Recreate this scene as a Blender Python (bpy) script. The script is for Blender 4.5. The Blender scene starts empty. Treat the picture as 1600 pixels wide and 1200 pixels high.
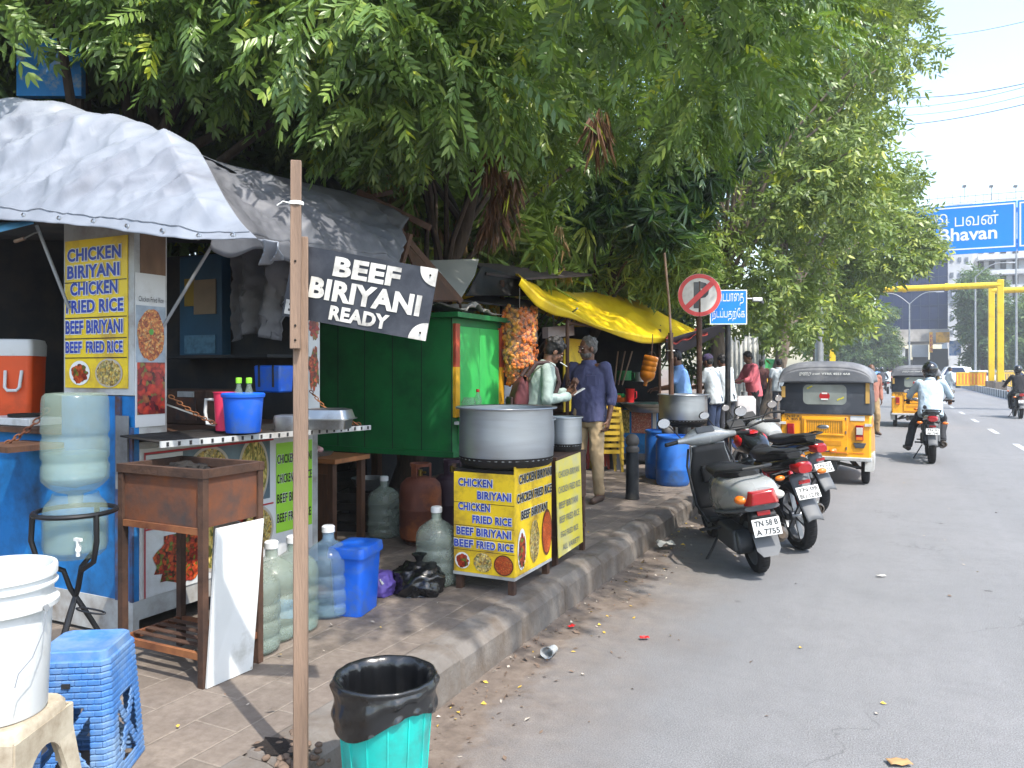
import bpy, math, random
import numpy as np
from mathutils import Vector, Matrix, Quaternion, noise as mnoise
SC = bpy.context.scene
COL = SC.collection
R_ = math.radians
PI = math.pi
rnd = random.Random(11)

# ------------------------------------------------------------------ camera, sky, sun, exposure
FPX, HZ, CAMZ = 1200.0, 577.0, 1.6          # focal length and horizon of the 1600 px wide photograph, eye height
YAW = math.atan(585 / 1200.0)               # the road runs along +Y and vanishes right of the middle
CA, SA = math.cos(YAW), math.sin(YAW)
cam = bpy.data.cameras.new('camera'); camo = bpy.data.objects.new('camera', cam); COL.objects.link(camo)
camo.location = (0, 0, CAMZ); camo.rotation_euler = (R_(90), 0, YAW)
cam.sensor_width = 36; cam.lens = 36 * FPX / 1600; cam.shift_y = -23 / 1600
cam.clip_start = .05; cam.clip_end = 3000
SC.camera = camo

SUN_EL, SUN_AZ = 57.0, 118.0                # azimuth clockwise from +Y (up the road): sun to the right and a little behind us
w = bpy.data.worlds.new('World'); SC.world = w; w.use_nodes = True
nt = w.node_tree; bg = nt.nodes['Background']
sky = nt.nodes.new('ShaderNodeTexSky'); sky.sky_type = 'NISHITA'; sky.sun_disc = False
sky.sun_elevation = R_(SUN_EL); sky.sun_rotation = R_(SUN_AZ)
sky.air_density = 1.3; sky.dust_density = 2.0; sky.ozone_density = 1.0; sky.altitude = 10
nt.links.new(sky.outputs[0], bg.inputs[0]); bg.inputs[1].default_value = .15
sl = bpy.data.lights.new('sun', 'SUN'); slo = bpy.data.objects.new('sun', sl); COL.objects.link(slo)
sl.energy = 2.4; sl.angle = R_(.6); sl.color = (1, .94, .85)
_sd = Vector((math.sin(R_(SUN_AZ)) * math.cos(R_(SUN_EL)), math.cos(R_(SUN_AZ)) * math.cos(R_(SUN_EL)), math.sin(R_(SUN_EL))))
slo.rotation_euler = _sd.to_track_quat('Z', 'Y').to_euler(); slo.location = (20, -10, 30)
SC.view_settings.view_transform = 'Standard'; SC.view_settings.look = 'None'
SC.view_settings.exposure = 1.66; SC.view_settings.gamma = 1
SC.cycles.use_denoising = True
SC.cycles.max_bounces = 8; SC.cycles.transparent_max_bounces = 12
SC.cycles.caustics_reflective = False; SC.cycles.caustics_refractive = False

# ------------------------------------------------------------------ placing helpers: photo pixel -> world
def cs(r, d, z): return Vector((r * CA - d * SA, r * SA + d * CA, z))
def at(px, py, d): return cs((px - 800) / FPX * d, d, CAMZ - (py - HZ) / FPX * d)
def gnd(px, py, z=.2): return at(px, py, FPX * (CAMZ - z) / (py - HZ))
def onY(px, py, Y): return at(px, py, Y / ((px - 800) / FPX * SA + CA))
def onX(px, py, X): return at(px, py, X / ((px - 800) / FPX * CA - SA))

# ------------------------------------------------------------------ materials
def lin(h):
    if not isinstance(h, str): return tuple(h)[:3]
    h = h.lstrip('#'); v = [int(h[i:i + 2], 16) / 255 for i in (0, 2, 4)]
    return tuple(c / 12.92 if c <= .04045 else ((c + .055) / 1.055) ** 2.4 for c in v)
MATS = {}
def mat(name, col, rough=.6, metal=0.0, var=.14, scale=6.0, bump=0.0, bscale=40.0, dirt=None, dirt_amt=.5, dscale=3.0,
        trans=0.0, alpha=1.0, spec=.5, coat=0.0, sss=0.0, stretch=None, emit=0.0, ior=1.45, wear=None, leak=0.0):
    if name in MATS: return MATS[name]
    m = bpy.data.materials.new(name); m.use_nodes = True; MATS[name] = m
    n = m.node_tree.nodes; L = m.node_tree.links; b = n['Principled BSDF']
    c = lin(col)
    tc = n.new('ShaderNodeTexCoord'); mp = n.new('ShaderNodeMapping')
    L.new(tc.outputs['Object'], mp.inputs[0])
    if stretch: mp.inputs['Scale'].default_value = stretch
    nz = n.new('ShaderNodeTexNoise'); nz.inputs['Scale'].default_value = scale; nz.inputs['Detail'].default_value = 5
    L.new(mp.outputs[0], nz.inputs['Vector'])
    cr = n.new('ShaderNodeValToRGB'); e = cr.color_ramp.elements
    e[0].position = .3; e[1].position = .7
    e[0].color = (*[x * (1 - var) for x in c], 1); e[1].color = (*[min(1, x * (1 + var)) for x in c], 1)
    L.new(nz.outputs[0], cr.inputs[0]); out = cr.outputs[0]
    if dirt:
        n2 = n.new('ShaderNodeTexNoise'); n2.inputs['Scale'].default_value = dscale; n2.inputs['Detail'].default_value = 8
        n2.inputs['Roughness'].default_value = .65; L.new(mp.outputs[0], n2.inputs['Vector'])
        r2 = n.new('ShaderNodeMapRange'); r2.inputs['From Min'].default_value = .62 - dirt_amt * .3; r2.inputs['From Max'].default_value = .78 - dirt_amt * .15
        r2.clamp = True
        L.new(n2.outputs[0], r2.inputs[0])
        mx = n.new('ShaderNodeMix'); mx.data_type = 'RGBA'; L.new(r2.outputs[0], mx.inputs[0]); L.new(out, mx.inputs[6])
        mx.inputs[7].default_value = (*lin(dirt), 1); out = mx.outputs[2]
    L.new(out, b.inputs['Base Color'])
    b.inputs['Roughness'].default_value = rough; b.inputs['Metallic'].default_value = metal
    b.inputs['Specular IOR Level'].default_value = spec; b.inputs['IOR'].default_value = ior
    b.inputs['Transmission Weight'].default_value = trans; b.inputs['Alpha'].default_value = alpha
    b.inputs['Coat Weight'].default_value = coat; b.inputs['Coat Roughness'].default_value = .08
    if sss: b.inputs['Subsurface Weight'].default_value = sss; b.inputs['Subsurface Radius'].default_value = (.02, .01, .006)
    if emit: L.new(out, b.inputs['Emission Color']); b.inputs['Emission Strength'].default_value = emit
    if rough and not trans:
        rr = n.new('ShaderNodeMapRange'); rr.inputs['To Min'].default_value = max(.03, rough - .1); rr.inputs['To Max'].default_value = min(1, rough + .12)
        L.new(nz.outputs[0], rr.inputs[0]); L.new(rr.outputs[0], b.inputs['Roughness'])
    if bump:
        n3 = n.new('ShaderNodeTexNoise'); n3.inputs['Scale'].default_value = bscale; n3.inputs['Detail'].default_value = 4
        L.new(mp.outputs[0], n3.inputs['Vector'])
        bp = n.new('ShaderNodeBump'); bp.inputs['Strength'].default_value = bump; bp.inputs['Distance'].default_value = .01
        L.new(n3.outputs[0], bp.inputs['Height']); L.new(bp.outputs[0], b.inputs['Normal'])
    if leak:                                   # thin sheets and leaves let some light through
        tr = n.new('ShaderNodeBsdfTranslucent'); L.new(out, tr.inputs[0]); ms = n.new('ShaderNodeMixShader'); ms.inputs[0].default_value = leak
        L.new(b.outputs[0], ms.inputs[1]); L.new(tr.outputs[0], ms.inputs[2]); L.new(ms.outputs[0], n['Material Output'].inputs[0])
    return m

def food(name, stops, scale=30.0, kind='voronoi', rough=.35, squash=(1, 1, 1)):
    """printed food: cells of several colours"""
    if name in MATS: return MATS[name]
    m = bpy.data.materials.new(name); m.use_nodes = True; MATS[name] = m
    n = m.node_tree.nodes; L = m.node_tree.links; b = n['Principled BSDF']
    tc = n.new('ShaderNodeTexCoord'); mp = n.new('ShaderNodeMapping'); L.new(tc.outputs['Object'], mp.inputs[0]); mp.inputs['Scale'].default_value = squash
    nz = n.new('ShaderNodeTexNoise'); nz.inputs['Scale'].default_value = scale * .6; nz.inputs['Detail'].default_value = 3
    L.new(mp.outputs[0], nz.inputs['Vector'])
    vo = n.new('ShaderNodeTexVoronoi'); vo.inputs['Scale'].default_value = scale
    ad = n.new('ShaderNodeVectorMath'); ad.operation = 'ADD'; sc_ = n.new('ShaderNodeVectorMath'); sc_.operation = 'SCALE'; sc_.inputs['Scale'].default_value = 2.0 / scale
    L.new(nz.outputs['Color'], sc_.inputs[0]); L.new(mp.outputs[0], ad.inputs[0]); L.new(sc_.outputs[0], ad.inputs[1]); L.new(ad.outputs[0], vo.inputs['Vector'])
    sp = n.new('ShaderNodeSeparateColor'); L.new(vo.outputs['Color'], sp.inputs[0])
    cr = n.new('ShaderNodeValToRGB'); cr.color_ramp.interpolation = 'LINEAR'; els = cr.color_ramp.elements
    while len(els) < len(stops): els.new(.5)
    for i, s in enumerate(stops): els[i].position = i / max(1, len(stops) - 1); els[i].color = (*lin(s), 1)
    L.new(sp.outputs[0], cr.inputs[0])
    mu = n.new('ShaderNodeMix'); mu.data_type = 'RGBA'; mu.blend_type = 'MULTIPLY'; mu.inputs[0].default_value = .7
    r3 = n.new('ShaderNodeMapRange'); r3.inputs['From Max'].default_value = .7; r3.inputs['To Min'].default_value = 1.15; r3.inputs['To Max'].default_value = .35
    L.new(vo.outputs['Distance'], r3.inputs[0]); L.new(cr.outputs[0], mu.inputs[6]); L.new(r3.outputs[0], mu.inputs[7])
    L.new(mu.outputs[2], b.inputs['Base Color']); b.inputs['Roughness'].default_value = rough
    return m

# ------------------------------------------------------------------ mesh building
def frame_to(p0, p1):
    d = (Vector(p1) - Vector(p0)); l = d.length or 1e-6
    return d.to_track_quat('Z', 'Y').to_matrix(), l
class MB:
    def __init__(s): s.v = []; s.f = []; s.mi = []; s.cur = 0
    def add(s, vs, fs):
        o = len(s.v); s.v.extend(Vector(x) for x in vs); s.f.extend(tuple(i + o for i in f) for f in fs); s.mi.extend([s.cur] * len(fs)); return s
    def box(s, c, d, rot=None, taper=(1, 1)):
        x, y, z = d[0] / 2, d[1] / 2, d[2] / 2; tx, ty = taper
        vs = [Vector(p) for p in ((-x, -y, -z), (x, -y, -z), (x, y, -z), (-x, y, -z), (-x * tx, -y * ty, z), (x * tx, -y * ty, z), (x * tx, y * ty, z), (-x * tx, y * ty, z))]
        if rot is not None:
            if not isinstance(rot, Matrix): rot = Matrix.Rotation(rot, 3, 'Z')
            vs = [rot @ p for p in vs]
        c = Vector(c)
        return s.add([p + c for p in vs], [(3, 2, 1, 0), (4, 5, 6, 7), (0, 1, 5, 4), (1, 2, 6, 5), (2, 3, 7, 6), (3, 0, 4, 7)])
    def boxp(s, a, b):
        a, b = Vector(a), Vector(b); return s.box((a + b) / 2, [abs(b[i] - a[i]) for i in range(3)])
    def bar(s, p0, p1, w, h=None, up=None):
        p0, p1 = Vector(p0), Vector(p1); h = h or w; d = p1 - p0; L = d.length; z = d.normalized()
        u = Vector(up) if up is not None else (Vector((0, 0, 1)) if abs(z.z) < .9 else Vector((0, 1, 0)))
        x = u.cross(z).normalized(); y = z.cross(x)
        return s.box((p0 + p1) / 2, (w, h, L), Matrix((x, y, z)).transposed())
    def cyl(s, p0, p1, r0, r1=None, n=16, caps=True):
        r1 = r0 if r1 is None else r1; M, L = frame_to(p0, p1); p0 = Vector(p0); p1 = Vector(p1); vs = []
        for p, r in ((p0, r0), (p1, r1)):
            for i in range(n):
                a = 2 * PI * i / n; vs.append(p + M @ Vector((r * math.cos(a), r * math.sin(a), 0)))
        fs = [(i, (i + 1) % n, n + (i + 1) % n, n + i) for i in range(n)]
        if caps: fs += [tuple(range(n - 1, -1, -1)), tuple(range(n, 2 * n))]
        return s.add(vs, fs)
    def tube(s, path, r, n=8, closed=False, rs=None):
        P = [Vector(p) for p in path]; m = len(P); vs = []; up = None
        for k in range(m):
            a = P[(k - 1) % m] if (closed or k > 0) else P[k]; b = P[(k + 1) % m] if (closed or k < m - 1) else P[k]
            t = (b - a).normalized()
            if up is None: up = Vector((0, 0, 1)) if abs(t.z) < .9 else Vector((1, 0, 0))
            x = up.cross(t)
            if x.length < 1e-4: x = Vector((1, 0, 0)).cross(t)
            x.normalize(); y = t.cross(x).normalized(); up = y
            rr = rs[k] if rs else r
            for i in range(n):
                an = 2 * PI * i / n; vs.append(P[k] + (x * math.cos(an) + y * math.sin(an)) * rr)
        fs = []
        for k in range(m if closed else m - 1):
            q = (k + 1) % m
            for i in range(n): fs.append((k * n + i, k * n + (i + 1) % n, q * n + (i + 1) % n, q * n + i))
        if not closed: fs += [tuple(range(n - 1, -1, -1)), tuple((m - 1) * n + i for i in range(n))]
        return s.add(vs, fs)
    def lathe(s, prof, c=(0, 0, 0), n=24, rot=None, a0=0, a1=2 * PI, sx=1, sy=1):
        full = abs(a1 - a0 - 2 * PI) < 1e-5; c = Vector(c); vs = []; k = n if full else n + 1
        for r, z in prof:
            for i in range(k):
                a = a0 + (a1 - a0) * i / n; p = Vector((r * math.cos(a) * sx, r * math.sin(a) * sy, z))
                vs.append((rot @ p if rot is not None else p) + c)
        fs = []
        for j in range(len(prof) - 1):
            for i in range(n if full else n):
                q = (i + 1) % k
                fs.append((j * k + i, j * k + q, (j + 1) * k + q, (j + 1) * k + i))
        return s.add(vs, fs)
    def ball(s, c, r, rot=None, n=16, m=10):
        if not hasattr(r, '__len__'): r = (r, r, r)
        vs = []; c = Vector(c)
        for j in range(1, m):
            t = PI * j / m
            for i in range(n):
                a = 2 * PI * i / n; p = Vector((r[0] * math.sin(t) * math.cos(a), r[1] * math.sin(t) * math.sin(a), -r[2] * math.cos(t)))
                vs.append((rot @ p if rot is not None else p) + c)
        q = Vector((0, 0, r[2])); q = rot @ q if rot is not None else q
        vs += [c - q, c + q]; b = (m - 1) * n
        fs = [(j * n + i, j * n + (i + 1) % n, (j + 1) * n + (i + 1) % n, (j + 1) * n + i) for j in range(m - 2) for i in range(n)]
        fs += [(b, (i + 1) % n, i) for i in range(n)] + [(b + 1, (m - 2) * n + i, (m - 2) * n + (i + 1) % n) for i in range(n)]
        return s.add(vs, fs)
    def cap(s, p0, p1, r0, r1=None, n=14):
        """a limb: tapered, round-ended"""
        r1 = r0 if r1 is None else r1; M, L = frame_to(p0, p1); prof = []
        for k in range(5):
            a = -PI / 2 + PI / 2 * k / 4; prof.append((max(1e-4, r0 * math.cos(a)), r0 * math.sin(a)))
        for k in range(5):
            a = PI / 2 * k / 4; prof.append((max(1e-4, r1 * math.cos(a)), L + r1 * math.sin(a)))
        return s.lathe(prof, p0, n, rot=M)
    def prism(s, pts, n0, thick, center=True):
        """polygon pts (3D, planar) extruded along n0"""
        P = [Vector(p) for p in pts]; nn = Vector(n0).normalized() * thick; k = len(P)
        a = [p - nn / 2 for p in P] if center else P; b = [p + nn for p in a]
        return s.add(a + b, [tuple(range(k - 1, -1, -1)), tuple(range(k, 2 * k))] + [(i, (i + 1) % k, k + (i + 1) % k, k + i) for i in range(k)])
    def quad(s, *p): return s.add(p, [tuple(range(len(p)))])
    def grid(s, fn, nu, nv, thick=0):
        vs = [Vector(fn(i / nu, j / nv)) for j in range(nv + 1) for i in range(nu + 1)]; k = nu + 1
        return s.add(vs, [(j * k + i, j * k + i + 1, (j + 1) * k + i + 1, (j + 1) * k + i) for j in range(nv) for i in range(nu)])
    def loft(s, rings, caps=True, closed=True):
        n = len(rings[0]); vs = [Vector(p) for r in rings for p in r]
        fs = [(j * n + i, j * n + (i + 1) % n, (j + 1) * n + (i + 1) % n, (j + 1) * n + i) for j in range(len(rings) - 1) for i in range(n if closed else n - 1)]
        if caps: fs += [tuple(range(n - 1, -1, -1)), tuple((len(rings) - 1) * n + i for i in range(n))]
        return s.add(vs, fs)
    def xf(s, M):
        s.v = [M @ p for p in s.v]; return s
    def join(s, o, M=None):
        return s.add([M @ p for p in o.v] if M is not None else o.v, o.f)
    def obj(s, name, m, parent=None, smooth=40, bevel=0, solid=0, sub=0):
        me = bpy.data.meshes.new(name); me.from_pydata([tuple(p) for p in s.v], [], s.f)
        for mm in (m if isinstance(m, (list, tuple)) else [m]): me.materials.append(mm)
        if isinstance(m, (list, tuple)) and len(m) > 1: me.polygons.foreach_set('material_index', s.mi)
        me.validate(); me.update()
        if smooth:
            me.polygons.foreach_set('use_smooth', [True] * len(me.polygons))
            try: me.set_sharp_from_angle(angle=R_(smooth))
            except Exception: pass
        o = bpy.data.objects.new(name, me); COL.objects.link(o)
        if parent is not None: o.parent = parent
        if sub: q = o.modifiers.new('sub', 'SUBSURF'); q.levels = q.render_levels = sub
        if solid: q = o.modifiers.new('solid', 'SOLIDIFY'); q.thickness = solid; q.offset = 0
        if bevel: q = o.modifiers.new('bev', 'BEVEL'); q.width = bevel; q.segments = 2; q.limit_method = 'ANGLE'; q.angle_limit = R_(40)
        return o

def sring(c, hw, hh, e=2.6, n=20, ax='y', tilt=0.0):
    """a superellipse ring round c, across X and up Z (ax y), for lofts that run along Y"""
    out = []
    for i in range(n):
        a = 2 * PI * i / n; ca, sa = math.cos(a), math.sin(a)
        u = math.copysign(abs(ca) ** (2 / e), ca) * hw; v = math.copysign(abs(sa) ** (2 / e), sa) * hh
        if ax == 'y': out.append(Vector((c[0] + u, c[1] + v * math.sin(tilt), c[2] + v * math.cos(tilt))))
        else: out.append(Vector((c[0] + u, c[1] + v, c[2])))
    return out

_TX = {}
def text_geo(sx, off=0.0, sp=1.0):
    k = (sx, off, sp)
    if k in _TX: return _TX[k]
    c = bpy.data.curves.new('t', 'FONT'); c.body = sx; c.size = 1; c.offset = off; c.resolution_u = 3; c.space_character = sp
    o = bpy.data.objects.new('t', c); COL.objects.link(o)
    me = bpy.data.meshes.new_from_object(o.evaluated_get(bpy.context.evaluated_depsgraph_get()))
    vs = [v.co.copy() for v in me.vertices]; fs = [tuple(p.vertices) for p in me.polygons]
    bpy.data.objects.remove(o); bpy.data.curves.remove(c); bpy.data.meshes.remove(me)
    par = list(range(len(vs)))
    def fd(a):
        while par[a] != a: par[a] = par[par[a]]; a = par[a]
        return a
    for f in fs:
        for i in f[1:]: par[fd(i)] = fd(f[0])
    ids = {}
    isl = [ids.setdefault(fd(i), len(ids)) for i in range(len(vs))]
    _TX[k] = (vs, fs, isl); return _TX[k]
def put_text(mb, sx, o, ux, uy, w, h, lift=.002, off=.012, sp=1.0, grow=0.0, ref=None):
    """writing that fills the w x h box whose lower left corner is o; ux, uy unit axes of the board"""
    vs, fs, isl = text_geo(sx, off, sp); ux, uy = Vector(ux).normalized(), Vector(uy).normalized(); nn = ux.cross(uy)
    rv = text_geo(sx, ref if ref is not None else off, sp)[0]
    x0, x1 = min(v.x for v in rv), max(v.x for v in rv); y0, y1 = min(v.y for v in rv), max(v.y for v in rv)
    o = Vector(o)
    mb.add([o + ux * ((v.x - x0) / (x1 - x0) * w) + uy * ((v.y - y0) / (y1 - y0) * h) + nn * (lift + (isl[i] % 5) * .00012) for i, v in enumerate(vs)], fs)
    return mb

# ------------------------------------------------------------------ things
def tag(o, label=None, cat=None, group=None, kind=None):
    if label: o['label'] = label
    if cat: o['category'] = cat
    if group: o['group'] = group
    if kind: o['kind'] = kind
    return o
def thing(name, label, cat, loc=(0, 0, 0), rz=0, group=None):
    o = bpy.data.objects.new(name, None); COL.objects.link(o); o.location = loc; o.rotation_euler = (0, 0, rz); o.empty_display_size = .1
    return tag(o, label, cat, group)
def copy_tree(o, loc=None, rz=None, label=None, group=None, parent=None):
    c = o.copy(); COL.objects.link(c)
    if parent is not None: c.parent = parent
    if loc is not None: c.location = loc
    if rz is not None: c.rotation_euler = (0, 0, rz)
    if label: c['label'] = label
    if group: c['group'] = group
    for ch in list(o.children): copy_tree(ch, parent=c)
    return c
def evaluated(mb, voxel, smooth_it=6, fac=.5):
    """one continuous surface from overlapping pieces"""
    o = mb.obj('tmp', MATS['skin_brown'] if 'skin_brown' in MATS else None, smooth=0)
    q = o.modifiers.new('r', 'REMESH'); q.mode = 'VOXEL'; q.voxel_size = voxel
    if smooth_it: q = o.modifiers.new('s', 'SMOOTH'); q.iterations = smooth_it; q.factor = fac
    me = bpy.data.meshes.new_from_object(o.evaluated_get(bpy.context.evaluated_depsgraph_get()))
    bpy.data.objects.remove(o); return me
def obj_from(me, name, m, parent=None):
    me.materials.clear(); me.materials.append(m); me.name = name
    me.polygons.foreach_set('use_smooth', [True] * len(me.polygons))
    o = bpy.data.objects.new(name, me); COL.objects.link(o)
    if parent is not None: o.parent = parent
    return o
def bulk(name, V, F, m, parent=None, smooth=False, attr=None):
    """big mesh from numpy arrays; F is (k,3) or (k,4)"""
    me = bpy.data.meshes.new(name); nv, nf, k = len(V), len(F), F.shape[1]
    me.vertices.add(nv); me.vertices.foreach_set('co', np.ascontiguousarray(V, dtype=np.float32).ravel())
    me.loops.add(nf * k); me.loops.foreach_set('vertex_index', np.ascontiguousarray(F, dtype=np.int32).ravel())
    me.polygons.add(nf); me.polygons.foreach_set('loop_start', np.arange(0, nf * k, k, dtype=np.int32))
    me.polygons.foreach_set('use_smooth', np.full(nf, smooth))
    if attr is not None:
        a = me.attributes.new('tint', 'FLOAT', 'POINT'); a.data.foreach_set('value', np.ascontiguousarray(attr, dtype=np.float32))
    me.materials.append(m); me.update(); me.validate()
    o = bpy.data.objects.new(name, me); COL.objects.link(o)
    if parent is not None: o.parent = parent
    return o
# ------------------------------------------------------------------ ground, road, footpath
def node_mat(name):
    m = bpy.data.materials.new(name); m.use_nodes = True; MATS[name] = m
    return m, m.node_tree.nodes, m.node_tree.links, m.node_tree.nodes['Principled BSDF']
def ramp(n, L, src, stops):
    cr = n.new('ShaderNodeValToRGB'); els = cr.color_ramp.elements
    while len(els) < len(stops): els.new(.5)
    for e, (p, c) in zip(els, stops): e.position = p; e.color = (*lin(c), 1)
    L.new(src, cr.inputs[0]); return cr.outputs[0]
def noise_n(n, L, vec, scale, detail=4, rough=.5, mscale=None):
    if mscale:
        mp = n.new('ShaderNodeMapping'); mp.inputs['Scale'].default_value = mscale; L.new(vec, mp.inputs[0]); vec = mp.outputs[0]
    z = n.new('ShaderNodeTexNoise'); z.inputs['Scale'].default_value = scale; z.inputs['Detail'].default_value = detail; z.inputs['Roughness'].default_value = rough
    L.new(vec, z.inputs['Vector']); return z.outputs[0]
def mix_n(n, L, f, a, b, blend='MIX'):
    mx = n.new('ShaderNodeMix'); mx.data_type = 'RGBA'; mx.blend_type = blend
    for i, x in ((0, f), (6, a), (7, b)):
        if hasattr(x, 'is_output'): L.new(x, mx.inputs[i])
        else: mx.inputs[i].default_value = x if i == 0 else (*lin(x), 1)
    return mx.outputs[2]
def maprange(n, L, x, a, b, c=0, d=1):
    r = n.new('ShaderNodeMapRange'); r.inputs[1].default_value = a; r.inputs[2].default_value = b; r.inputs[3].default_value = c; r.inputs[4].default_value = d
    L.new(x, r.inputs[0]); return r.outputs[0]
def math_n(n, L, op, a, b=0.0):
    q = n.new('ShaderNodeMath'); q.operation = op
    for i, x in ((0, a), (1, b)):
        if hasattr(x, 'is_output'): L.new(x, q.inputs[i])
        else: q.inputs[i].default_value = x
    return q.outputs[0]

def asphalt():
    m, n, L, b = node_mat('asphalt'); g = n.new('ShaderNodeNewGeometry'); P = g.outputs['Position']
    sx = n.new('ShaderNodeSeparateXYZ'); L.new(P, sx.inputs[0]); X = sx.outputs[0]
    big = noise_n(n, L, P, .35, 5, .6); streak = noise_n(n, L, P, 1.0, 5, .6, (2.2, .16, 1)); fine = noise_n(n, L, P, 160, 3, .7); mid = noise_n(n, L, P, 14, 6, .7)
    c = ramp(n, L, big, [(.3, '#656769'), (.7, '#79797b')])
    c = mix_n(n, L, maprange(n, L, streak, .45, .75, 0, .35), c, '#87888b')
    c = mix_n(n, L, maprange(n, L, noise_n(n, L, P, 2.6, 7, .72), .48, .66, 0, .42), c, '#565658')
    c = mix_n(n, L, maprange(n, L, mid, .3, .7, 0, .5), c, '#585a5b')
    c = mix_n(n, L, maprange(n, L, fine, .46, .66, 0, .75), c, '#929294')
    c = mix_n(n, L, maprange(n, L, fine, .5, .34, 0, .75), c, '#514d48')
    # dark worn spots
    vo = n.new('ShaderNodeTexVoronoi'); vo.inputs['Scale'].default_value = 1.7; L.new(P, vo.inputs['Vector'])
    sp = maprange(n, L, math_n(n, L, 'ADD', vo.outputs['Distance'], math_n(n, L, 'MULTIPLY', noise_n(n, L, P, 30, 3), .09)), .07, .1, .8, 0)
    sp = math_n(n, L, 'MULTIPLY', sp, maprange(n, L, noise_n(n, L, P, .9, 2), .5, .6, 0, 1))
    c = mix_n(n, L, sp, c, '#3a3836')
    # soil washed along the gutter, with a ragged edge
    edge = math_n(n, L, 'ADD', X, math_n(n, L, 'MULTIPLY', math_n(n, L, 'SUBTRACT', noise_n(n, L, P, 1.6, 6, .6), .5), 1.1))
    edge = math_n(n, L, 'ADD', edge, math_n(n, L, 'MULTIPLY', math_n(n, L, 'SUBTRACT', noise_n(n, L, P, 22, 4), .5), .12))
    soil = ramp(n, L, noise_n(n, L, P, 9, 8, .7), [(.3, '#4d423a'), (.55, '#6a5e54'), (.75, '#80766c')])
    c = mix_n(n, L, maprange(n, L, edge, -.9, -1.55, 0, .6), c, soil)
    c = mix_n(n, L, maprange(n, L, edge, -1.56, -1.66, 0, .9), c, soil)
    # hairline cracks, an older resurfaced strip and tyre-polished lanes
    v2 = n.new('ShaderNodeTexVoronoi'); v2.feature = 'DISTANCE_TO_EDGE'; v2.inputs['Scale'].default_value = .55
    w2 = n.new('ShaderNodeVectorMath'); w2.operation = 'ADD'; nz2 = n.new('ShaderNodeTexNoise'); nz2.inputs['Scale'].default_value = 2.2; nz2.inputs['Detail'].default_value = 6; L.new(P, nz2.inputs['Vector']); L.new(P, w2.inputs[0]); L.new(nz2.outputs['Color'], w2.inputs[1]); L.new(w2.outputs[0], v2.inputs['Vector'])
    ck = math_n(n, L, 'MULTIPLY', maprange(n, L, v2.outputs['Distance'], .001, .006, .4, 0), maprange(n, L, noise_n(n, L, P, .5, 3), .50, .58, 0, 1))
    c = mix_n(n, L, ck, c, '#3c3b3a')
    lane = noise_n(n, L, P, 1.0, 3, .5, (1.1, .05, 1)); c = mix_n(n, L, maprange(n, L, lane, .5, .7, 0, .35), c, '#5b5c5f')
    L.new(c, b.inputs['Base Color']); b.inputs['Roughness'].default_value = .7
    bp = n.new('ShaderNodeBump'); bp.inputs['Strength'].default_value = .5; bp.inputs['Distance'].default_value = .006
    L.new(math_n(n, L, 'ADD', fine, math_n(n, L, 'MULTIPLY', mid, 1.5)), bp.inputs['Height']); L.new(bp.outputs[0], b.inputs['Normal']); return m
def paving():
    m, n, L, b = node_mat('paving'); g = n.new('ShaderNodeNewGeometry'); P = g.outputs['Position']
    mp = n.new('ShaderNodeMapping'); mp.inputs['Rotation'].default_value = (0, 0, R_(90)); L.new(P, mp.inputs[0])
    br = n.new('ShaderNodeTexBrick'); br.inputs['Scale'].default_value = 1; br.inputs['Brick Width'].default_value = .44; br.inputs['Row Height'].default_value = .225
    br.inputs['Mortar Size'].default_value = .007; br.inputs['Mortar Smooth'].default_value = .6; br.inputs['Bias'].default_value = 0; br.offset = .5
    br.inputs['Color1'].default_value = (*lin('#71675f'), 1); br.inputs['Color2'].default_value = (*lin('#585049'), 1); br.inputs['Mortar'].default_value = (*lin('#81786e'), 1)
    L.new(mp.outputs[0], br.inputs['Vector'])
    d = noise_n(n, L, P, 1.1, 8, .65); e = noise_n(n, L, P, 26, 6, .7); c = br.outputs[0]
    c = mix_n(n, L, maprange(n, L, d, .42, .68, 0, .85), c, '#847a70')
    c = mix_n(n, L, maprange(n, L, noise_n(n, L, P, 2.3, 7, .7), .56, .72, 0, .7), c, '#3c342d')
    c = mix_n(n, L, maprange(n, L, e, .35, .65, 0, .45), c, '#4b4138')
    L.new(c, b.inputs['Base Color']); b.inputs['Roughness'].default_value = .85
    bp = n.new('ShaderNodeBump'); bp.inputs['Strength'].default_value = .5; bp.inputs['Distance'].default_value = .008
    L.new(math_n(n, L, 'SUBTRACT', math_n(n, L, 'MULTIPLY', e, .7), br.outputs['Fac']), bp.inputs['Height']); L.new(bp.outputs[0], b.inputs['Normal']); return m
M_ASPH, M_PAVE = asphalt(), paving()
M_KERB = mat('kerb_concrete', '#6b6661', .85, var=.2, scale=5, bump=.5, bscale=45, dirt='#54493f', dirt_amt=.7, dscale=4)
M_EARTH = mat('earth', '#6b5a4c', .95, var=.25, scale=.4, bump=.4, bscale=6)
M_PAINT = mat('road_paint', '#b9bcc0', .7, var=.2, scale=12, dirt='#84868a', dirt_amt=.7, dscale=8)

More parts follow.
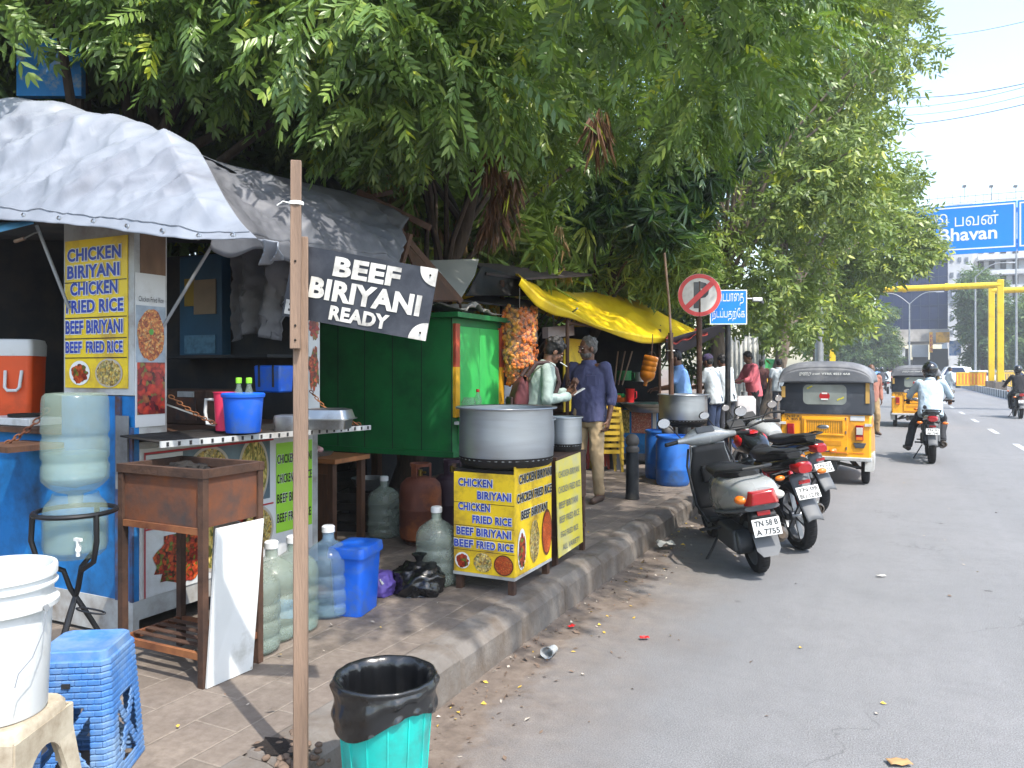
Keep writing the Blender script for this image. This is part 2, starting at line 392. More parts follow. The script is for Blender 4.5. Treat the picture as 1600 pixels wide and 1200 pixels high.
g = MB().quad((-1200, -300, -.06), (1200, -300, -.06), (1200, 1800, -.06), (-1200, 1800, -.06)).obj('ground', M_EARTH); g['kind'] = 'structure'
KX = -1.9
rd = MB().quad((KX - .05, -12, 0), (16, -12, 0), (16, 400, 0), (KX - .05, 400, 0)).obj('road', M_ASPH); rd['kind'] = 'structure'
fp = MB().grid(lambda u, v: (-11 + u * (KX - .2 + 11), -8 + v * 108, .2 + .006 * mnoise.noise((u * 20, v * 200, 3))), 30, 260).obj('footpath', M_PAVE); fp['kind'] = 'structure'
kb = MB(); y = -4.0; rk = random.Random(5)
while y < 60:
    l = .62 + rk.random() * .12; dx = rk.uniform(-.006, .006); dz = rk.uniform(-.012, .008)
    if y < 16:
        prof = [(-.24, -.04), (-.24, .19), (-.20, .207), (-.085, .206), (-.055, .198), (-.012, .160), (-.004, .150), (0, .08), (.008, -.04)]
        rings = []
        for t in (0, .025, .2, .4, .6, .8, .975, 1):
            ins = .014 if t in (0, 1) else 0; c2 = rk.uniform(-.0025, .0025)
            rings.append([Vector((KX + dx + (p - ins * (1 if p > -.1 else -1)) + c2, y + t * (l - .008), z + (dz if z > 0 else 0) - (ins if z > .1 else 0))) for p, z in prof])
        kb.loft(rings)
    else: kb.boxp((KX - .24, y, -.04), (KX, y + l - .01, .2))
    y += l
o = kb.obj('kerb', M_KERB, smooth=22); o['kind'] = 'structure'
dashes = MB()
for k in range(14):
    y0 = 13.2 + k * 4.6; dashes.quad((2.42, y0, .004), (2.54, y0, .004), (2.54, y0 + 1.7, .004), (2.42, y0 + 1.7, .004))
dashes.quad((5.62, 20, .004), (5.74, 20, .004), (5.74, 120, .004), (5.62, 120, .004))
o = dashes.obj('road_markings', M_PAINT); o['kind'] = 'structure'
# median with upright striped kerb stones
md = MB(); md.boxp((5.95, 36, 0), (8.6, 120, .2)); o = md.obj('median', M_KERB); o['kind'] = 'structure'
M_WHT = mat('chalk_white', '#b4b6b8', .8, var=.12, scale=3, dirt='#8a857e', dirt_amt=.5); M_DKG = mat('dull_grey', '#4c4f54', .8, var=.2, scale=3)
ks = MB()
for k in range(150):
    ks.cur = k % 2; ks.boxp((5.84, 36 + k * .52, 0), (5.95, 36 + k * .52 + .5, .42))
o = ks.obj('median_kerb', [M_WHT, M_DKG]); o['kind'] = 'structure'

# loose litter, soil crumbs and fallen leaves in the gutter and on the paving: nobody could count it
M_LIT = [mat('litter_leaf', '#b99a3a', .8, var=.4, scale=3), mat('litter_paper', '#a59c90', .8, var=.2), mat('litter_soil', '#66564a', .95, var=.3)]
lt = MB(); rl = random.Random(8)
for k in range(1000):
    q = rl.random(); Y = 1.5 + rl.random() ** 1.5 * 14
    if q < .72: X = KX + abs(rl.gauss(.02, .22)) + .02; z = .003
    elif q < .85: X = rl.uniform(KX, 4.5); z = .003
    else: X = rl.uniform(-3.2, KX - .25); z = .21
    s = rl.uniform(.005, .017) * (1.7 if rl.random() < .08 else 1); a = rl.random() * 6.3; lt.cur = rl.choice((0, 1, 2, 2, 2, 2)) if q < .72 else rl.choice((0, 1, 1, 2))
    c_, s_ = math.cos(a) * s, math.sin(a) * s; k2 = rl.uniform(.3, .8)
    lt.quad((X - c_, Y - s_, z), (X + s_ * k2, Y - c_ * k2, z + rl.random() * s), (X + c_, Y + s_, z + .002 + rl.random() * s * .6), (X - s_ * k2, Y + c_ * k2, z + .003))
o = lt.obj('litter', M_LIT, smooth=0); o['kind'] = 'stuff'; o['label'] = 'fallen leaves, soil crumbs and paper scraps along the gutter'
rb = MB()
for k in range(60):
    p = gnd(452 + rl.gauss(0, 24), 1176 + rl.gauss(0, 16), .2); s = rl.uniform(.006, .022)
    rb.ball((p.x, p.y, .2 + s * .2), (s, s * rl.uniform(.6, 1), s * .6), Matrix.Rotation(rl.random() * 6, 3, 'Z'), 7, 5)
hp = gnd(440, 1172, .2); pts = [(hp.x + (.11 + .03 * math.sin(k * 2.3)) * math.cos(k * .42), hp.y + (.06 + .02 * math.sin(k * 3.1)) * math.sin(k * .42), .212) for k in range(15)]
o = rb.obj('rubble', M_LIT[2]); o['kind'] = 'stuff'; o['label'] = 'broken paving crumbs round the foot of the timber post'
o = MB().quad(*pts).obj('paving_hole', mat('hole_dark', '#1c1511', 1, var=.3, scale=30, bump=.8)); o['kind'] = 'structure'  # flat patch; the hole's inner shade is put into its near-black colour

# ------------------------------------------------------------------ trees
def leaf_mat(name, a, b_, c_, rough=.45, leak=.28, spec=.4):
    m, n, L, b = node_mat(name); at_ = n.new('ShaderNodeAttribute'); at_.attribute_name = 'tint'
    col = ramp(n, L, at_.outputs['Fac'], [(0, a), (.6, b_), (.93, c_), (1, '#a3ad2e')])
    L.new(col, b.inputs['Base Color']); b.inputs['Roughness'].default_value = rough; b.inputs['Specular IOR Level'].default_value = spec
    tr = n.new('ShaderNodeBsdfTranslucent'); L.new(mix_n(n, L, .5, col, '#7d9a20'), tr.inputs[0]); ms = n.new('ShaderNodeMixShader'); ms.inputs[0].default_value = leak
    L.new(b.outputs[0], ms.inputs[1]); L.new(tr.outputs[0], ms.inputs[2]); L.new(ms.outputs[0], n['Material Output'].inputs[0]); return m
M_NEEM = leaf_mat('neem_leaf', '#465f34', '#6a8743', '#99ae54', .36, leak=.34, spec=.55)
M_FICUS = leaf_mat('small_leaf', '#56693c', '#788c4a', '#a0a956', .42)
M_LONG = leaf_mat('long_leaf', '#27402a', '#3a5c35', '#66883c', .3, spec=.6)
M_PALE = leaf_mat('pale_long_leaf', '#5d7a40', '#8fa850', '#bcc465', .4)
M_BACKLEAF = leaf_mat('back_leaf', '#33482c', '#4b653a', '#6f8444', .5)
M_DRY = leaf_mat('dry_leaf', '#3a271d', '#5e3e2b', '#86623f', .7, leak=.15)
M_DRYPALE = leaf_mat('dry_pale_leaf', '#9a7a50', '#c6a678', '#d8c29a', .7, leak=.2)
M_BARK = mat('bark', '#463a32', .9, var=.3, scale=9, bump=.8, bscale=18, stretch=(3, 3, .6))
M_BARKP = mat('bark_pale', '#6d6258', .9, var=.3, scale=7, bump=.6, bscale=18, stretch=(3, 3, .6))

def leaf(base, d, nrm, L, W, curl=.25, fold=.3):
    """a lance-shaped leaf: 6 points, two faces folded at the midrib"""
    base, d, nrm = (np.asarray(q, float) for q in (base, d, nrm)); d = d / np.linalg.norm(d); s = np.cross(d, nrm); s /= np.linalg.norm(s); n_ = np.cross(s, d)
    P = [base]
    for t, w_ in ((.3, 1.0), (.68, .75)):
        P += [base + d * L * t + s * W * w_ / 2 - n_ * (W * fold * w_ / 2 + curl * L * t * t)] + [base + d * L * t - s * W * w_ / 2 - n_ * (W * fold * w_ / 2 + curl * L * t * t)]
    P.append(base + d * L - n_ * curl * L)
    return P, [(0, 1, 3, 5), (5, 4, 2, 0)]
def template(leaves):
    V, F, K = [], [], []
    for i, (P, Fs) in enumerate(leaves):
        o = len(V); V += P; F += [tuple(a + o for a in f) for f in Fs]; K += [i] * len(P)
    return np.array(V), np.array(F), np.array(K)
def neem_spray(seed):
    r = random.Random(seed); out = []; L = r.uniform(.26, .36); npair = 7
    for i in range(npair):
        t = .12 + .8 * i / (npair - 1); p = (0, L * t, -.10 * L * t * t * 3)
        for s in (-1, 1):
            ang = R_(58 - 26 * t + r.uniform(-9, 9)); l = .088 * (1 - .35 * abs(t - .45)) * r.uniform(.85, 1.1)
            out.append(leaf(p, (s * math.sin(ang), math.cos(ang), -.18 + r.uniform(-.2, .1)), (r.uniform(-.3, .3), 0, 1), l, .024, .22 + r.uniform(0, .25), .5))
    out.append(leaf((0, L * .92, -.25 * L), (0, 1, -.5), (0, 0, 1), .08, .022, .2, .5))
    return template(out)
def rosette(seed, k, L, W, droop, spread=1.0, curl=.35):
    r = random.Random(seed); out = []
    for i in range(k):
        a = 2 * PI * i / k + r.uniform(-.3, .3); e = r.uniform(-droop, .35)
        out.append(leaf((0, 0, 0), (math.cos(a) * spread, math.sin(a) * spread, e), (0, 0, 1), L * r.uniform(.7, 1.1), W * r.uniform(.8, 1.1), curl, .4))
    return template(out)
def twig(seed, k, L, W, step):
    """a small leafy twig along +Y"""
    r = random.Random(seed); out = []
    for i in range(k):
        a = i * 2.4 + r.uniform(-.4, .4); out.append(leaf((0, i * step, -.2 * (i * step) ** 2 * 4), (math.cos(a), .7, math.sin(a) * .6 - .25), (r.uniform(-.5, .5), r.uniform(-.3, .3), 1), L * r.uniform(.75, 1.15), W * r.uniform(.8, 1.1), .25, .35))
    return template(out)
def tassel(seed, k, L, W):
    r = random.Random(seed); return template([leaf((r.gauss(0, .012), r.uniform(0, .05), r.gauss(0, .012)), (r.gauss(0, .22), 1, r.gauss(0, .22)), (r.gauss(0, 1), 0, r.gauss(0, 1)), L * r.uniform(.5, 1.1), W * r.uniform(.7, 1.2), r.uniform(-.1, .25), .5) for i in range(k)])
def rots(dirs, rng, roll=.5):
    """rotation matrices whose Y axis follows dirs, Z axis roughly up"""
    y = dirs / np.linalg.norm(dirs, axis=1, keepdims=True); up = np.tile(np.array([0, 0, 1.0]), (len(y), 1)) + rng.normal(0, roll, y.shape)
    x = np.cross(y, up); x /= np.linalg.norm(x, axis=1, keepdims=True) + 1e-9; z = np.cross(x, y)
    return np.stack([x, y, z], axis=2)
def scatter(tpls, P, D, S, rng, roll=.5, tint=.5, spread=.22):
    Vs, Fs, Ts = [], [], []; off = 0; pick = rng.integers(0, len(tpls), len(P))
    for ti, (V, F, K) in enumerate(tpls):
        sel = np.where(pick == ti)[0]
        if not len(sel): continue
        Rm = rots(D[sel], rng, roll); W = np.einsum('nij,kj->nki', Rm, V) * S[sel][:, None, None] + P[sel][:, None, :]
        n, k = len(sel), len(V); Vs.append(W.reshape(-1, 3))
        Fs.append((F[None] + (np.arange(n) * k)[:, None, None]).reshape(-1, F.shape[1]) + off); off += n * k
        base = np.clip(rng.normal(tint, spread * .6, n), 0, 1); base = np.where(rng.random(n) < .025, .98, base)
        Ts.append(np.clip(base[:, None] + rng.normal(0, spread * .5, (n, K.max() + 1))[:, K], 0, 1).ravel())
    return np.concatenate(Vs), np.concatenate(Fs), np.concatenate(Ts)
def proj(p):
    dx, dy, dz = p[0], p[1], p[2] - CAMZ; d = -dx * SA + dy * CA; r = dx * CA + dy * SA
    return (800 + r / d * FPX, HZ - dz / d * FPX, d) if d > .1 else (None, None, d)
def clump_points(clumps, per, rng, shell=.55, droop=.35):
    P, D = [], []
    for c, r in clumps:
        n = max(4, int(per * rng.uniform(.7, 1.2))); u = rng.normal(0, 1, (n, 3)); u /= np.linalg.norm(u, axis=1, keepdims=True)
        q = shell + (1 - shell) * rng.random((n, 1)); P.append(np.array(c) + u * q * np.array(r)); d = u * np.array([1, 1, .45]) + np.array([0, 0, -droop]) + rng.normal(0, .3, (n, 3)); D.append(d)
    return np.concatenate(P), np.concatenate(D)
def limb_mesh(base, top, r0, limbs, seed, n=9, wob=.12):
    mb = MB(); r = random.Random(seed); base, top = Vector(base), Vector(top)
    def path(a, b, k, w_, sag=0):
        out = []
        for i in range(k + 1):
            t = i / k; p = a.lerp(b, t)
            if 0 < i < k: p += Vector((r.gauss(0, w_), r.gauss(0, w_), r.gauss(0, w_ * .6)))
            p.z += sag * math.sin(PI * t); out.append(p)
        return out
    P = path(base, top, 6, wob * .5); mb.tube(P, r0, n, rs=[r0 * (1.35 if i == 0 else 1 - .5 * i / 6) for i in range(7)])
    for q in limbs:
        a = P[r.randint(3, 6)] ; b = Vector(q); L = path(a, b, 6, wob * (b - a).length * .12, .12 * (b - a).length)
        rr = r0 * .26; mb.tube(L, rr, 6, rs=[rr * (1 - .8 * i / 6) for i in range(7)])
    return mb
def tree(name, label, group, base, top, r0, clumps, tpls, m, per, seed, bark, scale=(.8, 1.2), shell=.55, droop=.35, limbs=14, dry=None, drym=None, tint=.45, spread=.25):
    rng = np.random.default_rng(seed); t = thing(name, label, 'tree', base, 0, group); B = Vector(base)
    lc = sorted(clumps, key=lambda c: (c[0][0] * 7.3 + c[0][1] * 3.1) % 1)[:limbs]
    mb = limb_mesh(base, top, r0, [c[0] for c in lc], seed); mb.xf(Matrix.Translation(-B)); mb.obj('trunk', bark, t, smooth=60)
    P, D = clump_points(clumps, per, rng, shell, droop); S = rng.uniform(*scale, len(P))
    V, F, T = scatter(tpls, P - np.array(base), D, S, rng, .5, tint, spread); bulk('crown', V, F, m, t, False, T)
    if dry:
        P, D = clump_points(dry, 24, rng, .1, 2.6); V, F, T = scatter([tassel(s, 8, .26, .022) for s in (1, 2, 3)], P - np.array(base), D * np.array([.3, .3, 1]), rng.uniform(.6, 1.3, len(P)), rng, .6, .45, .3)
        bulk('dry_leaves', V, F, drym or M_DRY, t, False, T)
    return t

NEEM = [neem_spray(s) for s in range(5)]
# the near neem's underside as the photo shows it: lowest y of the foliage along the picture
LOW = [(-300, 150), (0, 135), (100, 120), (200, 165), (300, 205), (400, 232), (450, 255), (520, 275), (600, 262), (680, 270), (720, 300), (800, 320), (900, 325), (960, 300), (1040, 290), (1100, 300), (1150, 262), (1200, 225), (1300, 225), (1340, 150), (1385, 70), (1392, 10), (1400, -200), (1900, -3000)]
def low(px): return float(np.interp(px, [a for a, b in LOW], [b for a, b in LOW]))
rn = random.Random(21); near_c = []
tries = 0
while len(near_c) < 330 and tries < 40000:
    tries += 1
    X = rn.uniform(-8.5, .8); Y = rn.uniform(2.4, 12.5); z = rn.uniform(2.7, 6.6)
    if X > -1.7 and Y < 3.2: continue
    r = rn.uniform(.32, .62)
    px, py, d = proj((X, Y, z))
    if px is None or d < 3.4: continue
    pr = r / d * FPX
    if px < -260 or px > 1500 or py < -420: continue
    if px + pr * .9 > 1395 or py + pr * .85 + 12 > min(low(px), low(px + pr), low(px - pr)): continue
    gap = 1.0
    near_c.append(((X, Y, z), (r, r, r * .7)))
while len(near_c) < 400:  # unseen clumps above the frame, added to shade the footpath
    X, Y, z = rn.uniform(-.9, .9), rn.uniform(2.0, 7.0), rn.uniform(4.5, 5.8); r = rn.uniform(.4, .6); px, py, d = proj((X, Y, z))
    if d < 1 or py + r / d * FPX < -15: near_c.append(((X, Y, z), (r, r, r * .7)))
# more feathery boughs behind and above the tarpaulins, and extra ones added to keep the kiosk front in the shade
k0 = len(near_c); tries = 0
while len(near_c) < k0 + 170 and tries < 30000:
    tries += 1; X, Y, z = rn.uniform(-8, -2.4), rn.uniform(3.5, 8), rn.uniform(2.8, 5.6); r = rn.uniform(.35, .6); px, py, d = proj((X, Y, z)); pr = r / d * FPX
    if px > 760 or px < -200 or py < -300 or py + pr * .85 + 8 > min(low(px), low(px + pr), low(px - pr)): continue
    near_c.append(((X, Y, z), (r, r, r * .7)))
for k in range(16): near_c.append(((rn.uniform(-3.9, -2.5), rn.uniform(4.6, 5.3), rn.uniform(3.5, 4.1)), (.5, .5, .35)))
# the silver tarpaulin, the kerb and the gutter stand in the sun: no boughs between them and it
def shades(c, pts):
    C_, r_ = Vector(c[0]), c[1][0] * 1.15
    for p in pts:
        v = C_ - p; k = v.dot(_sd)
        if k > 0 and (v - _sd * k).length < r_: return True
    return False
SUNNY = [Vector((x, y, z)) for x, y, z in [(-2.4 - .35 * i, 2.35 + .2 * j, 2.2 + .25 * j) for i in range(8) for j in range(4)]] + [Vector((x, y, .1)) for x in (-1.75, -1.2, -.5, .3) for y in [2 + .5 * k for k in range(14)]] + [Vector((-2.1 - .3 * k, 1.9 + .25 * j, .2)) for k in range(5) for j in range(3)] + [Vector((-2.8, 7.4, 1.6)), Vector((-3.0, 6.9, 1.6)), Vector((-3.4, 6.2, 1.5)), Vector((-3.4, 6.5, 1.2)), Vector((-3.4, 8.8, 2.3)), Vector((-3.2, 9.8, 2.2)), Vector((-3.3, 10.8, 2.1))]
near_c = [c for c in near_c if not shades(c, SUNNY)]
def over_board(c):
    px, py, d = proj(c[0]); q = c[1][0] / d * FPX * .8
    return d < 6.5 and 25 - q < px < 125 + q and 72 - q < py < 140 + q
near_c = [c for c in near_c if not over_board(c)]
CL_A = [c for c in near_c if c[0][1] < 6.0]; CL_B = [c for c in near_c if c[0][1] >= 6.0]
dryB = [(tuple(at(px, py, d)), (.10, .10, .16)) for px, py, d in ((798, 275, 6.6), (782, 300, 6.6), (938, 185, 6.2), (1040, 5, 6.4), (765, 235, 6.4), (770, 330, 6.6))]
tree('neem_tree', 'big neem tree with feathery leaves arching over the silver tarpaulin stall', None, (-6.5, 4.1, .2), (-5.6, 4.6, 3.6), .2, CL_A, NEEM, M_NEEM, 38, 3, M_BARK, scale=(.9, 1.45), tint=.5)
tree('neem_tree', 'big neem tree with dead brown leaf bunches above the green kiosk and yellow awning', None, (-4.7, 6.9, .2), (-4.0, 7.3, 3.7), .13, CL_B, NEEM, M_NEEM, 38, 4, M_BARK, scale=(.9, 1.4), limbs=22, dry=dryB, tint=.45)
# a heavy limb crossing the top of the picture
# dark long-leaved tree hanging behind the neem
rn = random.Random(31); lc_ = []
for px, py, d, r in ((1000, 330, 10.5, .5), (1050, 300, 10.8, .55), (1090, 275, 11, .55), (1045, 350, 10.6, .45), (960, 345, 10.8, .45), (1120, 250, 11.3, .5), (985, 290, 11.2, .6), (1075, 330, 11, .4), (1160, 215, 11.6, .6), (1100, 215, 11.8, .6), (1020, 375, 10.7, .35), (1190, 170, 12, .6), (930, 330, 11.3, .5)):
    lc_.append((tuple(at(px, py, d)), (r, r, r * .8)))
ROS = [rosette(s, 10, .27, .052, .9, .8, .55) for s in (3, 4, 5)]
tree('mango_tree', 'dark tree with long glossy drooping leaves above the no parking sign', None, (-5.0, 11.6, .2), (-3.7, 11.3, 3.2), .12, lc_, ROS, M_LONG, 40, 6, M_BARK, droop=.7, limbs=8)
pc_ = []
for k in range(34):
    px, py = rn.uniform(840, 1080), rn.uniform(385, 445); d = rn.uniform(11.6, 14)
    pc_.append((tuple(at(px, py + 6, d)), (.45, .45, .35)))
tree('oleander_bush', 'bright yellow-green bush with long narrow leaves behind the yellow awning', None, (-5.8, 11.2, .2), (-5.2, 11.6, 2.6), .07, pc_, [rosette(s, 11, .26, .034, .5, .9, .45) for s in (7, 8)], M_PALE, 34, 7, M_BARKP, droop=.3, limbs=10)
# dry palm-like fronds and pale foliage seen through the gap over the green kiosk
fc_ = [(tuple(at(rn.uniform(590, 900), rn.uniform(270, 440), rn.uniform(9.6, 11.5))), (.5, .5, .45)) for k in range(34)]
tree('bamboo_clump', 'pale clump of dry straw-coloured and green blades behind the green kiosk', None, (-6.6, 8.6, .2), (-6.4, 8.8, 2.4), .08, fc_, [rosette(s, 9, .42, .03, .8, .6, .6) for s in (9, 10)], M_PALE, 24, 8, M_BARKP, droop=.8, limbs=8,
     dry=[(tuple(at(px, py, d)), (.45, .45, .5)) for px, py, d in ((620, 330, 9.6), (690, 340, 9.8), (740, 380, 9.8), (800, 385, 10), (850, 400, 10.4), (650, 300, 10), (770, 345, 9.7), (710, 410, 10), (610, 300, 9.7))], drym=M_DRYPALE)

# the row of small-leaved trees up the road
RIGHT = [(-400, 1440), (0, 1452), (60, 1462), (110, 1468), (150, 1432), (215, 1412), (250, 1445), (285, 1478), (320, 1440), (345, 1440), (400, 1470), (425, 1430), (450, 1385), (500, 1365), (540, 1338), (575, 1300), (600, 1180)]
def rightof(py): return float(np.interp(py, [a for a, b in RIGHT], [b for a, b in RIGHT]))
TW = [twig(s, 9, .13, .05, .035) for s in range(4)]
def street_tree(label, base, top, r0, n, region, seed, per=58, scale=(.9, 1.5), extra=()):
    r = random.Random(seed); cl = []; tr = 0
    while len(cl) < n and tr < 20000:
        tr += 1; px = r.uniform(region[0], region[1]); py = r.uniform(region[2], region[3]); d = r.uniform(region[4], region[5]); rad = r.uniform(.5, .95)
        pr = rad / d * FPX
        if px + pr * .8 > min(rightof(py), rightof(py + pr * .6), rightof(py - pr * .6)) or py + pr * .6 > 548: continue
        c = at(px, py, d)
        if c.x < -8.5: continue
        cl.append((tuple(c), (rad, rad, rad * .75)))
    for px, py, d, rad in extra: cl.append((tuple(at(px, py, d)), (rad, rad, rad * .75)))
    return tree('street_tree', label, 'small-leaved trees along the footpath', base, top, r0, cl, TW, M_FICUS, per, seed, M_BARKP, scale=scale, droop=.3, limbs=16, spread=.3, tint=.5)
street_tree('wide pale green tree with small leaves behind the blue Tamil sign', (-3.4, 16.5, .2), (-3.0, 16.8, 4.6), .2, 110, (1060, 1420, -260, 500, 14.5, 19), 41)
street_tree('tall small-leaved tree leaning over the road in front of the overhead sign', (-3.2, 24, .2), (-2.2, 24.2, 5.2), .22, 130, (1180, 1490, -260, 540, 21, 28), 42, scale=(1.2, 1.9), extra=[(1395, 335, 27, .6), (1418, 350, 27, .5), (1436, 338, 27.5, .42), (1442, 362, 27, .45), (1420, 388, 26.5, .55), (1446, 392, 27, .4), (1395, 405, 26, .6), (1375, 425, 26, .6), (1405, 372, 26.5, .55), (1452, 376, 27.5, .3), (1425, 412, 26.5, .4)])
street_tree('farthest small-leaved tree of the row, low over the parked traffic', (-3.0, 37, .2), (-2.5, 37, 5.5), .22, 60, (1250, 1400, 330, 556, 33, 42), 43, per=60, scale=(1.6, 2.6))

# denser trees behind the stalls close the view to the left
TB = [twig(s + 9, 10, .2, .075, .05) for s in range(3)]
def back_tree(label, base, zr, n, seed, rx=2.0, ry=2.0, per=60):
    r = random.Random(seed); cl = []
    for k in range(n):
        a = r.random() * 6.3; q = math.sqrt(r.random()); cl.append(((base[0] + rx * q * math.cos(a), base[1] + ry * q * math.sin(a), r.uniform(*zr)), (.8, .8, .65)))
    return tree('leafy_tree', label, 'trees behind the row of stalls', base, (base[0], base[1], zr[0] + 1), .16, cl, TB, M_BACKLEAF, per, seed, M_BARK, scale=(1, 1.7), limbs=8, tint=.4)
back_tree('dense tree filling the gap behind the first blue stall', (-8.6, 3.4, .2), (1.4, 6.5), 46, 51)
back_tree('dense tree between the blue stall and the green kiosk, far back', (-8.4, 7.6, .2), (1.2, 7), 46, 52)
back_tree('dense tree behind the kiosk and the yellow awning', (-8.0, 12.2, .2), (1.2, 7), 46, 53)
back_tree('dense tree behind the cooking pots and the man in light blue', (-7.2, 17.5, .2), (1.8, 7.5), 46, 54)
back_tree('dense tree behind the painted fence', (-8.2, 26, .2), (1.2, 8), 50, 55, 2.6, 3)
back_tree('dark tree in front of the glass building at the end of the road', (-2.6, 99, 0), (1.5, 8.5), 70, 56, 4.0, 3.0, 70)

# ------------------------------------------------------------------ wall and painted fence behind the stalls
M_WALLG = mat('stained_wall', '#3b3733', .95, var=.3, scale=2, dirt='#1f1d1b', dirt_amt=.9)
t = MB().boxp((-6.9, -4, .2), (-6.7, 15, 2.2)).obj('boundary_wall', M_WALLG); tag(t, 'dark stained boundary wall behind the food stalls', 'wall')
fn = thing('picket_fence', 'metal picket fence painted green and yellow behind the pink shirted man', 'fence', (-4.7, 27.0, .2))
M_FG = mat('fence_green', '#3d9b5d', .6, var=.2); M_FY = mat('fence_yellow', '#c99a2e', .6, var=.2); M_FS = mat('pipe_steel', '#8d9297', .5, .5, var=.2)
for k in range(34):
    b = MB(); b.cyl((0, k * .36, 0), (0, k * .36, 1.05), .05, n=8); b.cur = 1; b.cyl((0, k * .36, 1.05), (0, k * .36, 1.75), .05, n=8); 
    b.cyl((0, k * .36, 1.75), (0, k * .36, 1.9), .05, .005, n=8); b.obj('picket', [M_FY, M_FG], fn)
MB().boxp((-.02, -.1, .5), (.02, 12.2, .56)).boxp((-.02, -.1, 1.4), (.02, 12.2, 1.46)).obj('rail', M_FY, fn)
pp = thing('steel_pipe', 'tall grey steel pipe standing behind the white panel, one of a close bunch', 'pipe', tuple(gnd(1176, 640, .2)), 0, 'grey pipes behind the fence')
MB().cyl((0, 0, 0), (0, 0, 4.6), .1, n=14).obj('pipe_shaft', M_FS, pp); MB().cyl((0, 0, 0), (0, 0, .05), .17, n=14).obj('base_flange', M_FS, pp)
for px, d in ((1166, 0), (1184, 1), (1191, 0)):
    copy_tree(pp, tuple(gnd(px, 637 + d, .2)))
wp = thing('white_hoarding', 'tall white corrugated sheet standing behind the men in white shirts', 'hoarding', tuple(gnd(1150, 652, .2)))
mb = MB(); mb.grid(lambda u, v: (-.62 + u * 1.24, .02 * math.sin(u * 60), v * 2.35), 60, 4); mb.obj('sheet', mat('white_sheet', '#b9bbb8', .6, var=.1, scale=3, dirt='#8b8a83'), wp, solid=.01)
MB().boxp((-.62, .05, 0), (-.56, .1, 2.3)).boxp((.56, .05, 0), (.62, .1, 2.3)).boxp((-.559, .06, 2.2), (.559, .09, 2.25)).obj('frame', M_FS, wp)

# ------------------------------------------------------------------ far buildings
M_GLASS = mat('dark_glass', '#16264a', .35, .0, var=.12, scale=.2, spec=.3); M_CONC = mat('pale_concrete', '#a9a59f', .8, var=.12, scale=.6, dirt='#7d7872', dirt_amt=.5, dscale=.5)
M_WHB = mat('white_plaster', '#c2c6cb', .8, var=.08, scale=.5, dirt='#9b9b98', dirt_amt=.4, dscale=.6); M_DARK = mat('dark_opening', '#1b1d22', .5, var=.3, scale=1)
def px_box(mb, x0, x1, y0, y1, Y, dep, dy=0.0):
    xm = (x0 + x1) / 2; a = onY(x0, y1, Y); b = onY(x1, y0, Y); a.z = onY(xm, y1, Y).z; b.z = onY(xm, y0, Y).z; mb.boxp((a.x, Y + dy, max(a.z, -.05)), (b.x, Y + dy + dep, b.z)); return mb
YB = 110.0
gb = thing('glass_building', 'dark blue glass fronted office block with shops at its foot', 'building', (onY(1430, 594, YB).x, YB, 0)); GO = Vector(gb.location)
def bpart(root, name, mb, m, parent=None, **k):
    mb.xf(Matrix.Translation(-Vector(root.location))); return mb.obj(name, m, parent or root, **k)
bpart(gb, 'glass_front', px_box(MB(), 1368, 1481, 330, 515, YB, 14), M_GLASS)
lines = MB()
for x in range(1368, 1482, 14): px_box(lines, x, x + 1, 330, 515, YB, .2, -.08)
for yv in range(345, 515, 22): px_box(lines, 1368, 1481, yv, yv + 1, YB, .2, -.06)
bpart(gb, 'mullions', lines, mat('mullion', '#26344f', .4, .3))
bpart(gb, 'floor_slab', px_box(px_box(MB(), 1366, 1483, 515, 534, YB, 14, -.5), 1366, 1483, 562, 596, YB, 12, .6), M_CONC)
for x0, x1 in ((1384, 1419), (1426, 1450), (1453, 1481)): bpart(gb, 'shop_front', px_box(MB(), x0, x1, 545, 594, YB, .4, -.3), M_DARK)
bpart(gb, 'awning', px_box(MB(), 1376, 1417, 535, 541, YB, 2.5, -3), mat('awning_cream', '#b7b2a6', .8)); bpart(gb, 'shutter', px_box(MB(), 1424, 1450, 539, 558, YB, .3, -.9), mat('shutter_grey', '#8d949b', .6, stretch=(1, 1, 9)))
sg = bpart(gb, 'shop_sign', px_box(MB(), 1399, 1414, 543, 559, YB, .2, -1.2), mat('sign_white', '#c6cbd0', .5)); bpart(gb, 'shop_sign', px_box(MB(), 1388, 1399, 543, 555, YB, .2, -1.2), mat('sign_red', '#a33240', .5))
bpart(gb, 'vertical_sign', px_box(MB(), 1451, 1456, 520, 551, YB, .3, -2), mat('sign_yellow', '#dca72c', .5))
tx = MB()
for i, ch in enumerate('KEPS'): put_text(tx, ch, Vector((onY(1452, 520, YB).x, YB - 2.0, onY(1452, 529 + i * 6.8, YB).z)), (1, 0, 0), (0, 0, 1), .32, .42, .02, .02)
bpart(gb, 'sign_lettering', tx, mat('sign_red', '#a33240'))
bpart(gb, 'billboard', px_box(MB(), 1461, 1482, 520, 536, YB, .3, -2), mat('billboard_yellow', '#d39a25', .5, var=.3, scale=.8, dirt='#5a3e2b', dirt_amt=.5, dscale=.9))
bpart(gb, 'blue_sign', px_box(MB(), 1482, 1500, 533, 556, YB, .3, -1.4), mat('sign_blue', '#4c7ab8', .5, var=.3, scale=.9, dirt='#c6cbd0', dirt_amt=.6, dscale=1.2))
wb = thing('white_building', 'white apartment block with balconies and rooftop floodlights behind the overhead sign', 'building', (onY(1545, 594, 125).x, 125, 0))
bpart(wb, 'wall', px_box(px_box(MB(), 1480, 1520, 318, 594, 124, 12), 1519, 1680, 328, 594, 128, 12), M_WHB)
